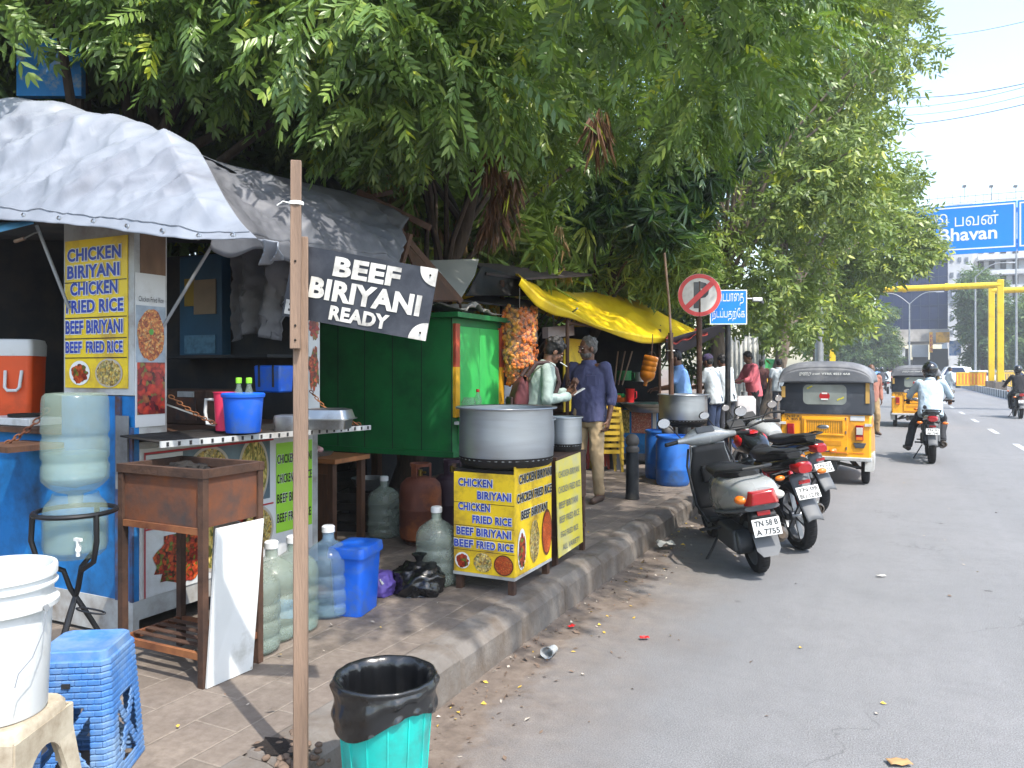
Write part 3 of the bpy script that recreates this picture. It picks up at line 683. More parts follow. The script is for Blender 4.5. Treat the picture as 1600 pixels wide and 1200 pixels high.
for yv in (398, 422, 446, 470, 494, 518):
    bpart(wb, 'balcony_slab', px_box(MB(), 1526, 1680, yv, yv + 7, 128, 2, -2), M_WHB)
    for x0 in (1528, 1545, 1563, 1582, 1604): bpart(wb, 'window', px_box(MB(), x0, x0 + 9, yv - 16, yv - 2, 128, .2, -.12), M_DARK)
for x0 in (1485, 1497, 1508):
    for yv in (402, 426, 470, 492, 516): bpart(wb, 'window', px_box(MB(), x0, x0 + 5, yv, yv + 7, 124, .2, -.1), mat('pane_grey', '#6f7883', .3))
bpart(wb, 'banner', px_box(MB(), 1487, 1518, 446, 462, 124, .2, -.3), mat('banner_blue', '#7f93bb', .6, var=.3, scale=.6, dirt='#c8ccd2', dirt_amt=.7, dscale=.7))
rp = MB()
for x in range(1440, 1660, 12): px_box(rp, x, x + .8, 303, 330, 128, .1)
px_box(rp, 1440, 1660, 302.5, 303.6, 128, .1); px_box(rp, 1440, 1660, 312, 312.8, 128, .1); bpart(wb, 'roof_railing', rp, M_FS)
for x in (1507, 1549, 1587):
    l = MB(); px_box(l, x, x + .9, 291, 312, 127.7, .1); px_box(l, x - 3, x + 3, 289, 292, 127.5, .6); bpart(wb, 'floodlight', l, M_DKG)
pb = thing('pale_building', 'low pale building at the far left end of the road behind the traffic', 'building', (onY(1330, 594, 100).x, 100, 0))
bpart(pb, 'wall', px_box(MB(), 1290, 1372, 490, 597, 100, 8), M_CONC)
bpart(pb, 'shop_front', px_box(MB(), 1340, 1370, 548, 597, 100, .4, -.3), M_DARK)

# trees beyond the median on the right
def far_tree(label, px0, px1, y0, y1, d, seed, n=44):
    r = random.Random(seed); cl = []
    for k in range(n):
        dd = d + r.uniform(-3, 3); cl.append((tuple(at(r.uniform(px0, px1), r.uniform(y0, y1), dd)), (1.5, 1.5, 1.1)))
    b = at((px0 + px1) / 2, 590, d); b.z = 0
    return tree('roadside_tree', label, 'trees beyond the median', tuple(b), (b.x, b.y, 4), .3, cl, TB, M_BACKLEAF, 46, seed, M_BARK, scale=(2, 3.2), limbs=8, tint=.5)
far_tree('green tree behind the slim lamp post and left of the yellow gantry posts', 1520, 1552, 425, 560, 92, 61)
far_tree('green tree seen right of the yellow gantry posts', 1568, 1640, 475, 560, 88, 62)

# ------------------------------------------------------------------ overhead sign, gantries, lamps, wires
M_BLUE = mat('sign_face_blue', '#0b7be2', .45, var=.06, scale=1); M_SIGNW = mat('sign_letter_white', '#d9dee2', .5, var=.05); M_GALV = mat('galvanised', '#8b8f93', .5, .6, var=.15)
M_YEL = mat('gantry_yellow', '#d9b50e', .45, var=.1, scale=1, dirt='#a98a12', dirt_amt=.3)
YS = 34.0
a = onY(1380, 330, YS); b = onY(1585, 314, YS); c = onY(1590, 392, YS); ztop, zbot = onY(1590, 313, YS).z, c.z; x0, x1 = a.x, b.x
os_ = thing('overhead_sign', 'long blue overhead road sign with white Tamil and English lettering', 'road sign', ((x0 + x1) / 2, YS, zbot)); O = -Vector(os_.location)
def op(name, mb, m): return mb.xf(Matrix.Translation(O)).obj(name, m, os_)
op('panel', MB().boxp((x0, YS, zbot), (x1 + .07, YS + .06, ztop)), M_BLUE); op('panel', MB().boxp((x1 + .1, YS, zbot), (x1 + 4, YS + .06, ztop)), M_BLUE)
def rim(xa, xb):
    m_ = MB(); t_, i_ = .05, .07
    za, zb2 = zbot + .16, ztop - i_
    for p, q in (((xa, za), (xb, za + t_)), ((xa, zb2 - t_), (xb, zb2)), ((xa, za + t_), (xa + t_, zb2 - t_)), ((xb - t_, za + t_), (xb, zb2 - t_))): m_.boxp((p[0], YS - .006, p[1]), (q[0], YS - .001, q[1]))
    return m_
op('border', rim(x0 + .06, x1 + .03), M_SIGNW); op('border', rim(x1 + .16, x1 + 3.9), M_SIGNW)
tl = MB(); p = onY(1468, 371, YS); q = onY(1558, 352, YS)
put_text(tl, 'Bhavan', (p.x, YS, q.z - .50), (1, 0, 0), (0, 0, 1), q.x - p.x, .50, .006, .02); put_text(tl, 'Rajaji', (p.x - 2.1, YS, q.z - .62), (1, 0, 0), (0, 0, 1), 1.85, .62, .006, .02)
p2 = onY(1492, 350, YS); q2 = onY(1560, 333, YS)
put_text(tl, 'பவன்', (p2.x, YS, q2.z - .40), (1, 0, 0), (0, 0, 1), q2.x - p2.x, .52, .006, .0); put_text(tl, 'ராஜாஜி', (p2.x - 2.6, YS, q2.z - .5), (1, 0, 0), (0, 0, 1), 2.35, .62, .006, .0)
op('lettering', tl, M_SIGNW)
op('truss', MB().bar((x0 - 2.5, YS + .3, zbot + .4), (x1 + 8, YS + .3, zbot + .4), .16).bar((x0 - 2.5, YS + .3, ztop - .3), (x1 + 8, YS + .3, ztop - .3), .16), M_GALV)
op('post', MB().cyl((x0 - 2.4, YS + .3, .1), (x0 - 2.4, YS + .3, ztop + .2), .17), M_GALV); op('post', MB().cyl((x1 + 8, YS + .3, 0), (x1 + 8, YS + .3, ztop + .2), .17), M_GALV)
def gantry(label, px, pyb, d, topy, ex, name='height_gantry'):
    b = at(px, 590, d); z = at(px, topy, d).z; t = thing(name, label, 'gantry', (b.x, b.y, .2)); zz = z - .2
    MB().boxp((-.19, -.19, .55), (.19, .19, zz)).obj('post', M_YEL, t, bevel=.03); MB().boxp((-.35, -.35, 0), (.35, .35, .55)).obj('plinth', M_KERB, t, bevel=.03)
    MB().cyl((min(0, ex), 0, zz - .35), (max(0, ex), 0, zz - .35), .21, n=14).obj('beam', M_YEL, t)
    for k in (.3, .55, .8): MB().cyl((ex * k - .12, 0, zz - .35), (ex * k + .12, 0, zz - .35), .26, n=14).obj('flange', M_YEL, t)
    MB().boxp((ex - .19, -.19, -.2), (ex + .19, .19, zz)).obj('far_post', M_YEL, t)
gantry('yellow height gantry whose beam reaches left over our side of the road', 1563, 608, 52, 437, -10.5)
gantry('yellow height gantry whose beam reaches right over the opposite carriageway', 1549, 605, 56, 447, 12)
def lamp(label, px, d, topy, arms, name='street_lamp'):
    b = at(px, 590, d); z = at(px, topy, d).z; t = thing(name, label, 'street lamp', (b.x, b.y, 0), 0)
    MB().cyl((0, 0, 0), (0, 0, z - 1), .11, .07, 12).obj('pole', M_GALV, t)
    for s in arms:
        P = [(s * 2.6 * (k / 8), 0, z - 1 + 1.25 * math.sin(PI / 2 * min(1, k / 6))) for k in range(9)]
        MB().tube(P, .05, 8).obj('arm', M_GALV, t); e = P[-1]; MB().box((e[0] + s * .35, 0, e[2] - .02), (.8, .26, .12), None, (.8, .7)).obj('lamp_head', M_GALV, t)
lamp('double armed street lamp in front of the dark glass building', 1421, 84, 461, (-1, 1)); lamp('slim street lamp with one arm left of the yellow gantry', 1524, 74, 417, (1,)); lamp('street lamp with two thin arms at the right edge of the photo', 1588, 66, 372, (-1, 1))
M_WIRE = mat('cable_black', '#2a2b2e', .7)
for i, (pa, pb2, lab) in enumerate((((1380, 61, 40), (1700, 8, 28), 'topmost cable crossing the sky'), ((1380, 153, 40), (1700, 107, 28), 'cable crossing the sky, second from the top'), ((1380, 170, 42), (1700, 108, 28), 'cable crossing the sky that meets the second one at the right edge'), ((1380, 182, 42), (1700, 122, 28), 'thin cable crossing the sky just above the lowest one'), ((1330, 200, 40), (1700, 138, 28), 'lowest cable crossing the sky'))):
    A, Bp = at(*pa), at(*pb2); P = [A.lerp(Bp, k / 12) - Vector((0, 0, .35 * math.sin(PI * k / 12))) for k in range(13)]
    o = MB().tube(P, .016 if i in (1, 4) else .011, 5).obj('overhead_cable', M_WIRE); tag(o, lab, 'cable', 'cables over the road')
# barricades and far cars
M_ORG = mat('barricade_orange', '#d2762a', .6, var=.2, scale=2); M_BRN = mat('barricade_brown', '#8a7867', .7, var=.2, scale=2)
def barricade(label, px0, px1, d, m):
    a, b = at(px0, 585, d), at(px1, 585, d); W = (b - a).length; t = thing('barricade', label, 'barricade', (a.x, a.y, .2), math.atan2(b.y - a.y, b.x - a.x))
    mb = MB().boxp((0, -.02, .25), (W, .02, 1.1)); mb.obj('panel', m, t); MB().boxp((0, -.04, 1.1), (W, .04, 1.17)).obj('top_rail', M_YEL, t); MB().boxp((0, -.04, .18), (W, .04, .25)).obj('bottom_rail', M_YEL, t)
    st = MB()
    for k in range(9): st.boxp((W * k / 9 + .05, -.035, .3), (W * k / 9 + .05 + W * .035, -.022, 1.05))
    st.obj('stripes', M_YEL, t)
    for x in (.15, W - .15): MB().boxp((x - .03, -.3, 0), (x + .03, .3, .18)).obj('foot', M_DKG, t)
barricade('orange barricade panel on the median left of the yellow posts', 1494, 1541, 57, M_ORG); barricade('brown barricade panel on the median behind the yellow posts', 1556, 1590, 55, M_BRN)
def car(name, label, px, d, m, rz=0.0, van=False):
    b = at(px, 590, d); t = thing(name, label, 'car', (b.x, b.y, 0), rz); H = 1.9 if van else 1.5
    s = [(-2.0, .5, .62), (-1.9, .42, .85), (-1.2, .4, .95), (-.6, .38, H - .03), (.9, .38, H), (1.6, .4, .98 if not van else H - .1), (2.0, .45, .8)]
    mb = MB(); mb.loft([[Vector((x, -.82, z0)), Vector((x, .82, z0)), Vector((x, .82, (z0 + z1) / 2)), Vector((x, .68, z1)), Vector((x, -.68, z1)), Vector((x, -.82, (z0 + z1) / 2))] for x, z0, z1 in s]); mb.obj('body', m, t, bevel=.05)
    for sgn in (-1, 1):
        MB().prism([(-.95, sgn * .8, 1.0), (1.25, sgn * .8, 1.0), (.85, sgn * .74, H - .12), (-.55, sgn * .74, H - .12)], (0, 1, 0), .03).obj('window', M_GLASS, t)
        for x in (-1.25, 1.3): w_ = MB().cyl((x, sgn * .84, .32), (x, sgn * .64, .32), .32, n=18).obj('wheel', MATS.get('rubber') or mat('rubber', '#17171a', .85, var=.2), t)
    return t
M_CARW = mat('car_white', '#c5c9cc', .3, coat=.5); M_CARY = mat('car_cream', '#b8a36a', .35, coat=.4)
car('parked_car', 'white hatchback beyond the orange barricade', 1524, 74, M_CARW); car('parked_car', 'cream car behind the brown barricade at the right', 1577, 76, M_CARY); car('white_van', 'white van beyond the far auto-rickshaw', 1488, 82, M_CARW, .1, True)
# blue hoarding glimpsed through the leaves at the upper left
bh = thing('blue_hoarding', 'blue painted board glimpsed through the leaves at the upper left', 'hoarding', tuple(at(78, 577, 5.95) - Vector((0, 0, 1.6))), YAW)
zt, zb = at(78, 62, 5.95).z, at(78, 152, 5.95).z
MB().boxp((-.24, -.03, zb), (.26, .03, zt)).obj('board', mat('hoarding_blue', '#1f78c0', .6, var=.2, scale=3, dirt='#bdb27a', dirt_amt=.35, dscale=5), bh); MB().boxp((-.2, .035, 0), (-.15, .085, zt)).obj('post', M_BARK, bh); MB().boxp((.17, .035, 0), (.22, .085, zt)).obj('post', M_BARK, bh)
# ------------------------------------------------------------------ shared materials
M_BLUEP = mat('blue_paint', '#1670b4', .5, var=.12, scale=3, dirt='#16324a', dirt_amt=.55, dscale=2.2, bump=.15, bscale=10)
M_BLUERUST = mat('blue_rust', '#1a5f96', .6, var=.2, scale=6, dirt='#4a2f22', dirt_amt=1.0, dscale=7)
M_RUST = mat('rusty_iron', '#5b3423', .85, .1, var=.35, scale=5, dirt='#8a5a36', dirt_amt=.8, dscale=4, bump=.3, bscale=30)
M_RUSTD = mat('dark_rust', '#4a3428', .85, .1, var=.3, scale=8, bump=.4, bscale=40, dirt='#2b1f1a', dirt_amt=.6, dscale=6)
M_WHITEM = mat('white_metal', '#aaadad', .6, var=.08, scale=4, dirt='#7b736a', dirt_amt=.55, dscale=3.5)
M_STEEL = mat('steel', '#9fa3a6', .32, .9, var=.12, scale=6, dirt='#6d6862', dirt_amt=.3)
M_ALU = mat('aluminium', '#a3a8ad', .4, .85, var=.05, scale=9, stretch=(.4, .4, 5), dirt='#8a8d90', dirt_amt=.35, dscale=1.2, bump=.04, bscale=9)
M_SOOT = mat('sooty_iron', '#1f1c1a', .8, .2, var=.4, scale=6, bump=.3)
M_WOOD = mat('raw_timber', '#86705f', .85, var=.25, scale=5, stretch=(9, 9, .7), bump=.5, bscale=20, dirt='#5f5046', dirt_amt=.75, dscale=2.5)
M_WOODD = mat('dark_timber', '#4a3223', .7, var=.3, scale=5, stretch=(6, 6, 1), bump=.3, bscale=20)
M_BLACKIN = mat('dark_board', '#1f2226', .8, var=.4, scale=3, dirt='#3a332e', dirt_amt=.5)  # near-black stands in for the gloom inside the stalls
M_SILVER = mat('silver_tarpaulin', '#838993', .5, var=.07, scale=2.5, dirt='#6f727b', dirt_amt=.35, dscale=2, bump=.35, bscale=9, leak=.12)
M_GREYSHADE = mat('shaded_tarpaulin', '#63656b', .55, var=.2, scale=2, dirt='#494a4f', dirt_amt=.8, dscale=2.2, bump=.35, bscale=8, leak=.06)  # the silver grey darkened: shade on that slope is put into the colour
M_BLACKT = mat('black_plastic_sheet', '#16171a', .55, var=.3, scale=2, bump=.3, bscale=9)
M_YELT = mat('yellow_tarpaulin', '#e3c514', .45, var=.06, scale=2, dirt='#cfa80f', dirt_amt=.4, dscale=1.5, bump=.3, bscale=7, leak=.22)
M_POSY = mat('poster_yellow', '#dcbf24', .45, var=.07, scale=3, dirt='#a9873a', dirt_amt=.5, dscale=6, bump=.1, bscale=12)
M_POSYD = mat('weathered_poster_yellow', '#e2be1c', .5, var=.08, scale=3, dirt='#8d6c2c', dirt_amt=.55, dscale=6, bump=.12, bscale=12)
M_POSYP = mat('faded_poster_yellow', '#d6c648', .5, var=.08, scale=3, dirt='#b4b29a', dirt_amt=.5, dscale=3)
M_POSW = mat('poster_white', '#c3c5c6', .5, var=.06, scale=3, dirt='#a39f99', dirt_amt=.3)
M_INK = mat('ink_blue', '#2a3f9a', .5, var=.3, scale=14); M_HALO = mat('ink_white', '#d8dad6', .5, var=.04); M_BLK = mat('ink_black', '#141518', .5, var=.2); M_REDL = mat('ink_red', '#a0222c', .5)
M_GREENP = mat('poster_green', '#8fc43a', .5, var=.06, scale=3)
F_BIR = food('print_biriyani', ['#7a2a12', '#c8622a', '#e09a4c', '#8a3a1a', '#d8b070'], 90); F_CHK = food('print_chicken', ['#6a1512', '#b03a1e', '#d4622a', '#3a0e0c', '#7a8a2e'], 55)
F_RICE = food('print_rice', ['#b08a34', '#e0c46a', '#6a4a20', '#d8c890', '#50602a'], 80); F_CHIL = food('print_chilli_chicken', ['#5a0f12', '#a0201e', '#c04028', '#2e0a0c', '#b83030', '#5f7a30'], 38)
F_ORNG = food('print_tomato_rice', ['#b8481c', '#d0642c', '#a83818', '#c8743a'], 120); F_NOOD = food('print_noodles', ['#c2a048', '#e2cc7a', '#8a7a34', '#5c6a2c', '#d4b860'], 95, squash=(1, 1, .45)); F_PINK = food('print_pink', ['#a8625a', '#c88a70', '#b04a44', '#d8b09a'], 70)
F_PAN = mat('plate_rim', '#a79f94', .4, var=.15)
XP, XM, YM, ZP = Vector((1, 0, 0)), Vector((-1, 0, 0)), Vector((0, -1, 0)), Vector((0, 0, 1)); YP = Vector((0, 1, 0))

class Board:
    """a printed face: lower-left corner o, axes ux, uy, size w x h; children lie in thin layers above it"""
    def __init__(s, root, parent, o, ux, uy, w, h): s.r, s.p, s.o, s.ux, s.uy, s.w, s.h = root, parent, Vector(o), Vector(ux).normalized(), Vector(uy).normalized(), w, h; s.n = s.ux.cross(s.uy)
    def P(s, u, v, l=0): return s.o + s.ux * (u * s.w) + s.uy * (v * s.h) + s.n * l
    def rect(s, name, u0, v0, u1, v1, m, l=.0025):
        mb = MB().quad(s.P(u0, v0, l), s.P(u1, v0, l), s.P(u1, v1, l), s.P(u0, v1, l)); return bpart(s.r, name, mb, m, s.p, smooth=0)
    def disc(s, name, u, v, ru, rv, m, l=.004, rim=None, seed=0, rag=.0):
        r = random.Random(seed); k = 36; ph = [1 + r.uniform(-rag, rag) for i in range(k)]
        if rim:
            mb = MB(); mb.add([s.P(u + ru * 1.13 * math.cos(2 * PI * i / k), v + rv * 1.13 * math.sin(2 * PI * i / k), l - .0012) for i in range(k)], [tuple(range(k))]); bpart(s.r, 'plate_print', mb, rim, s.p, smooth=0)
        mb = MB(); mb.add([s.P(u + ru * ph[i] * math.cos(2 * PI * i / k), v + rv * ph[i] * math.sin(2 * PI * i / k), l) for i in range(k)], [tuple(range(k))]); return bpart(s.r, name, mb, m, s.p, smooth=0)
    def text(s, items, m, halo=None, off=.022, l=.005, name='lettering', hoff=.05):
        mb, hb = MB(), MB()
        for t, u, v, w, h in items:
            put_text(mb, t, s.P(u, v), s.ux, s.uy, w * s.w, h * s.h, l, off, 1.05)
            if halo: put_text(hb, t, s.P(u, v), s.ux, s.uy, w * s.w, h * s.h, l - .0022, hoff, 1.05, ref=off)
        if halo: bpart(s.r, 'letter_outline', hb, halo, s.p, smooth=0)
        return bpart(s.r, name, mb, m, s.p, smooth=0)
    def lines(s, vs, m, t=.006, l=.003):
        mb = MB()
        for v in vs: mb.quad(s.P(0, v - t, l), s.P(1, v - t, l), s.P(1, v, l), s.P(0, v, l))
        return bpart(s.r, 'rule_line', mb, m, s.p, smooth=0)
def crumple(p, amp, sc, seed=0, ridge=True, oc=4):
    q = Vector(p) * sc + Vector((seed * 7.1, seed * 3.3, seed)); a = 0; w_ = 1
    for k in range(oc):
        v = mnoise.noise(q); a += w_ * ((1 - abs(v) * 2.2) if ridge else v); q = q * 2.05 + Vector((1.7, 9.2, 3.1)); w_ *= .5
    return a * amp
def lerp_pts(pts, x): return float(np.interp(x, [p[0] for p in pts], [p[1] for p in pts]))

# ------------------------------------------------------------------ first stall: blue metal food stall
FX, FY, EY = -3.48, 2.70, 4.12
s1 = thing('food_stall', 'blue sheet-metal biriyani stall with menu posters, nearest the camera', 'food stall', (-4.4, 3.4, .2))
body = MB().boxp((-5.6, FY, .40), (-4.06, FY + .03, 1.24)).boxp((-4.06, FY, .40), (FX, FY + .03, 1.46)); bpart(s1, 'side_panel', body, M_BLUEP)
bpart(s1, 'corner_trim', MB().boxp((FX - .13, FY - .012, .40), (FX - .09, FY - .001, 1.46)).boxp((FX - .02, FY - .012, .40), (FX + .002, FY - .001, 1.3)), M_BLUERUST)
bpart(s1, 'corner_plate', MB().boxp((FX - .11, FY - .024, .98), (FX - .02, FY - .014, 1.36)), mat('grey_plate', '#75787a', .6, var=.15, dirt='#4c4a48', dirt_amt=.6))
bpart(s1, 'base_skirt', MB().boxp((-5.6, FY - .006, .22), (FX, FY + .03, .40)).boxp((FX - .03, FY + .03, .30), (FX, EY, .40)), M_WHITEM)
bpart(s1, 'front_panel', MB().boxp((FX - .03, FY + .03, .40), (FX, EY, 1.22)), M_WHITEM)
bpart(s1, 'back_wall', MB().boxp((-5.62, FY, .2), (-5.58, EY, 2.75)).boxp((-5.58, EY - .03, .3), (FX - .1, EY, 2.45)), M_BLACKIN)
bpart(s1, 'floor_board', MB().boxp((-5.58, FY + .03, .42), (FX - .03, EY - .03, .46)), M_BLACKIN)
bpart(s1, 'counter', MB().boxp((-5.6, FY - .05, 1.245), (-4.06, FY + .5, 1.275)).boxp((-5.58, FY + .5, 1.22), (-4.6, EY - .03, 1.245)), M_WOODD)
bpart(s1, 'counter', MB().boxp((-4.5, FY + .05, 1.225), (FX, EY - .03, 1.25)), M_WOODD)
bpart(s1, 'corner_column', MB().boxp((-4.04, FY + .0, 1.465), (FX, FY + .03, 2.42)).boxp((FX - .03, FY + .03, 1.24), (FX, FY + .2, 2.42)), M_WHITEM)
bpart(s1, 'end_post', MB().boxp((FX - .06, EY - .1, 1.25), (FX - .01, EY - .03, 2.4)), M_WOODD); bpart(s1, 'plywood_infill', MB().boxp((FX - .006, FY + .035, 2.1), (FX + .004, FY + .19, 2.36)), mat('plywood', '#6b5442', .8, var=.3, scale=5, stretch=(1, 3, 1)))
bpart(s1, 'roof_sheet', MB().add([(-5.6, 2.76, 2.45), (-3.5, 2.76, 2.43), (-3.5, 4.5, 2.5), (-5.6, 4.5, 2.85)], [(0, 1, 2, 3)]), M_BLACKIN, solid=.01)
rods = MB().cyl(onY(57, 352, 2.55), onY(108, 482, 2.68), .009, n=8); bpart(s1, 'strut', rods, M_GALV); rods = MB().cyl(onX(338, 372, -3.2), onX(254, 512, FX), .009, n=8); bpart(s1, 'strut', rods, M_GALV)
bpart(s1, 'fascia_sheet', MB().quad(onY(-40, 352, 2.5), onY(52, 345, 2.5), onY(52, 349, 2.42), onY(-40, 372, 2.42)), mat('sky_blue_sheet', '#5aa5d8', .4), solid=.006)
# yellow menu on the corner column
a, b = onY(104, 378, FY), onY(201, 607, FY); pw, ph = b.x - a.x, a.z - b.z
po = bpart(s1, 'menu_poster', MB().boxp((a.x, FY - .008, b.z), (b.x, FY - .002, a.z)), M_POSY); B = Board(s1, po, (a.x, FY - .008, b.z), XP, ZP, pw, ph)
B.text([('CHICKEN', .05, .855, .86, .088), ('BIRIYANI', .05, .74, .84, .088), ('CHICKEN', .10, .625, .76, .088), ('FRIED RICE', .03, .505, .92, .088), ('BEEF BIRIYANI', .02, .365, .92, .09), ('BEEF', .02, .235, .27, .078), ('FRIED RICE', .36, .235, .58, .078)], M_INK, M_HALO, .034, hoff=.085)
B.lines([.717, .475, .335, .205], M_BLK)
B.disc('dish_print', .25, .1, .17, .083, M_HALO, .0035); B.disc('dish_print', .25, .095, .13, .065, F_CHK, .0045, None, 2, .15); B.disc('dish_print', .72, .1, .19, .085, F_RICE, .004, F_PAN, 3, .05)
# food poster round the corner
yb = FY + .185
po = bpart(s1, 'food_poster', MB().boxp((FX + .001, FY + .005, 1.30), (FX + .006, yb, 2.10)), M_POSW); B = Board(s1, po, (FX + .006, FY + .005, 1.30), YP, ZP, yb - FY - .005, .80)
B.text([('Chicken Fried Rice', .08, .815, .84, .035)], M_BLK, None, .0)
B.rect('panel_print', .0, .42, 1, .79, mat('print_bluegrey', '#8d98a3', .5, var=.2, scale=20)); B.disc('dish_print', .5, .6, .46, .17, F_BIR, .004, None, 4, .04); B.disc('garnish_print', .5, .62, .08, .02, mat('coriander', '#4f8a3a', .5), .0055)
B.rect('dish_print', .04, .08, .98, .42, F_CHIL, .003)
# long banner on the front under the shelf
z0, z1 = .405, 1.185; bl = 4.06 - (FY + .03)
po = bpart(s1, 'food_banner', MB().boxp((FX + .001, FY + .03, z0), (FX + .006, 4.06, z1)), M_POSW); B = Board(s1, po, (FX + .006, FY + .03, z0), YP, ZP, bl, z1 - z0)
B.rect('panel_print', .02, .5, .70, .97, mat('print_teal', '#56666e', .5, var=.4, scale=8)); B.rect('label_print', .02, .84, .20, .955, M_POSW, .004); B.text([('Chicken Fried Rice', .03, .87, .16, .05)], M_BLK, None, .0, .006)
B.disc('dish_print', .34, .8, .1, .15, F_RICE, .004, F_PAN, 5); B.disc('dish_print', .12, .6, .11, .12, F_ORNG, .004, F_PAN, 6); B.disc('dish_print', .2, .22, .13, .2, F_CHK, .0035, None, 7, .14); B.disc('dish_print', .38, .26, .1, .2, F_NOOD, .0035, F_PAN, 8)
B.disc('dish_print', .51, .5, .07, .18, F_CHIL, .0045, None, 9, .12); B.disc('dish_print', .595, .73, .085, .24, F_NOOD, .0055, F_PAN, 10); B.disc('dish_print', .61, .27, .1, .17, F_RICE, .0045, F_PAN, 11)
fr = MB()
for u0, v0, u1, v1 in ((.015, .96, .72, .975), (.015, .0, .022, .96), (.022, .45, .72, .462)): fr.quad(B.P(u0, v0, .007), B.P(u1, v0, .007), B.P(u1, v1, .007), B.P(u0, v1, .007))
bpart(s1, 'red_border', fr, M_REDL, po, smooth=0)
B.rect('menu_print', .74, .2, .995, .93, M_GREENP, .003); B.rect('menu_print', .74, .93, .995, 1.0, M_POSW, .003)
B.text([('CHICKEN BIRIYANI', .745, .76, .245, .075), ('CHICKEN FRIED RICE', .745, .6, .245, .075), ('BEEF BIRIYANI', .745, .44, .22, .075), ('BEEF FRIED RICE', .745, .28, .24, .075)], M_BLK, M_HALO)
# strip poster on the end post
po = bpart(s1, 'strip_poster', MB().boxp((FX - .004, EY - .10, 1.30), (FX + .001, EY + .02, 2.02)), M_POSW); B = Board(s1, po, (FX + .001, EY - .1, 1.30), YP, ZP, .12, .72)
B.disc('dish_print', .5, .82, .4, .12, F_CHIL, .003, None, 3, .2); B.disc('dish_print', .5, .42, .42, .2, F_CHK, .003, None, 4, .2)
# serving shelf
sh = bpart(s1, 'serving_shelf', MB().add([(FX, 2.62, 1.262), (-3.1, 2.55, 1.25), (-3.06, 4.12, 1.225), (FX, 4.12, 1.25)], [(0, 1, 2, 3)]), M_SOOT, solid=.008)
ed = MB().bar((-3.09, 2.54, 1.243), (-3.05, 4.13, 1.218), .012, .03); bpart(s1, 'shelf_edge', ed, M_WHITEM, sh)
tk = MB()
for k in range(24):
    t_ = (k + .5) / 24; p = Vector((-3.09, 2.54, 1.243)).lerp(Vector((-3.05, 4.13, 1.218)), t_); tk.box(p + Vector((.008, 0, 0)), (.004, .012, .02))
bpart(s1, 'edge_slots', tk, M_BLACKIN, sh)
def chain(mb, p0, p1, sag=.06, link=.03, r=.0035):
    p0, p1 = Vector(p0), Vector(p1); n = int((p1 - p0).length / (link * .72))
    for k in range(n):
        t_ = (k + .5) / n; c = p0.lerp(p1, t_) - Vector((0, 0, sag * math.sin(PI * t_))); d = (p1 - p0).normalized(); s_ = d.cross(ZP).normalized(); u_ = s_ if k % 2 else s_.cross(d)
        mb.tube([c + d * (link / 2 * math.cos(a_)) + u_ * (link * .3 * math.sin(a_)) for a_ in [2 * PI * i / 10 for i in range(10)]], r, 5, closed=True)
    return mb
bpart(s1, 'chain', chain(MB(), (FX + .02, 2.9, 1.46), (-3.15, 3.25, 1.26)), M_RUST); bpart(s1, 'chain', chain(MB(), (FX + .02, 4.02, 1.46), (-3.1, 4.09, 1.24)), M_RUST)
bpart(s1, 'chain', chain(MB(), onY(76, 638, 2.66), onY(8, 695, 2.52), .02, .04, .005), M_RUST)
bpart(s1, 'side_shelf', MB().boxp((onY(-20, 690, 2.5).x, 2.40, 1.17), (onY(72, 690, 2.6).x, 2.70, 1.20)), M_WOODD)
# interior fittings
a, b = onY(284, 402, 4.02), onY(350, 560, 4.02); cb = bpart(s1, 'cabinet', MB().boxp((a.x, 4.0, b.z), (b.x, 4.085, a.z)), mat('cabinet_blue', '#1d4763', .5, var=.25, scale=4), bevel=.006)
a, b = onY(288, 436, 3.99), onY(303, 478, 3.99); bpart(s1, 'sticker', MB().boxp((a.x, 3.990, b.z), (b.x, 3.998, a.z)), mat('sticker_ochre', '#8a7426', .6), cb); a, b = onY(303, 438, 3.99), onY(337, 490, 3.99); bpart(s1, 'notice_paper', MB().boxp((a.x, 3.988, b.z), (b.x, 3.996, a.z)), mat('notice_paper', '#857663', .8), cb)
a, b = onY(288, 490, 3.99), onY(336, 552, 3.99); bpart(s1, 'glass_pane', MB().boxp((a.x, 3.990, b.z), (b.x, 3.997, a.z - .16)), mat('frosted_pane', '#4f7790', .4, var=.3, scale=30), cb)
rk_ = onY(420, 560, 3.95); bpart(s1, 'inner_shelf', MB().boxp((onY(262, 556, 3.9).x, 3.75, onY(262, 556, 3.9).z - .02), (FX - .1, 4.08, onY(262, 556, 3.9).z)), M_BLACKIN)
# hanging grey cloth
cx = onY(405, 455, 3.85)
gb_ = MB().grid(lambda u, v: (cx.x - .28 + u * .55 * (1 - .25 * v), 3.82 + .05 * math.sin(u * 15) * (1 - v * .4) + crumple((u * 2, v * 3, 0), .05, 1.3, 4), cx.z + .34 - v * .62 - .1 * abs(u - .5)), 36, 26)
o = gb_.obj('plastic_sheet', M_GREYSHADE, solid=.003); tag(o, 'crumpled dark grey plastic sheet hanging inside the stall by its open front', 'plastic sheet')

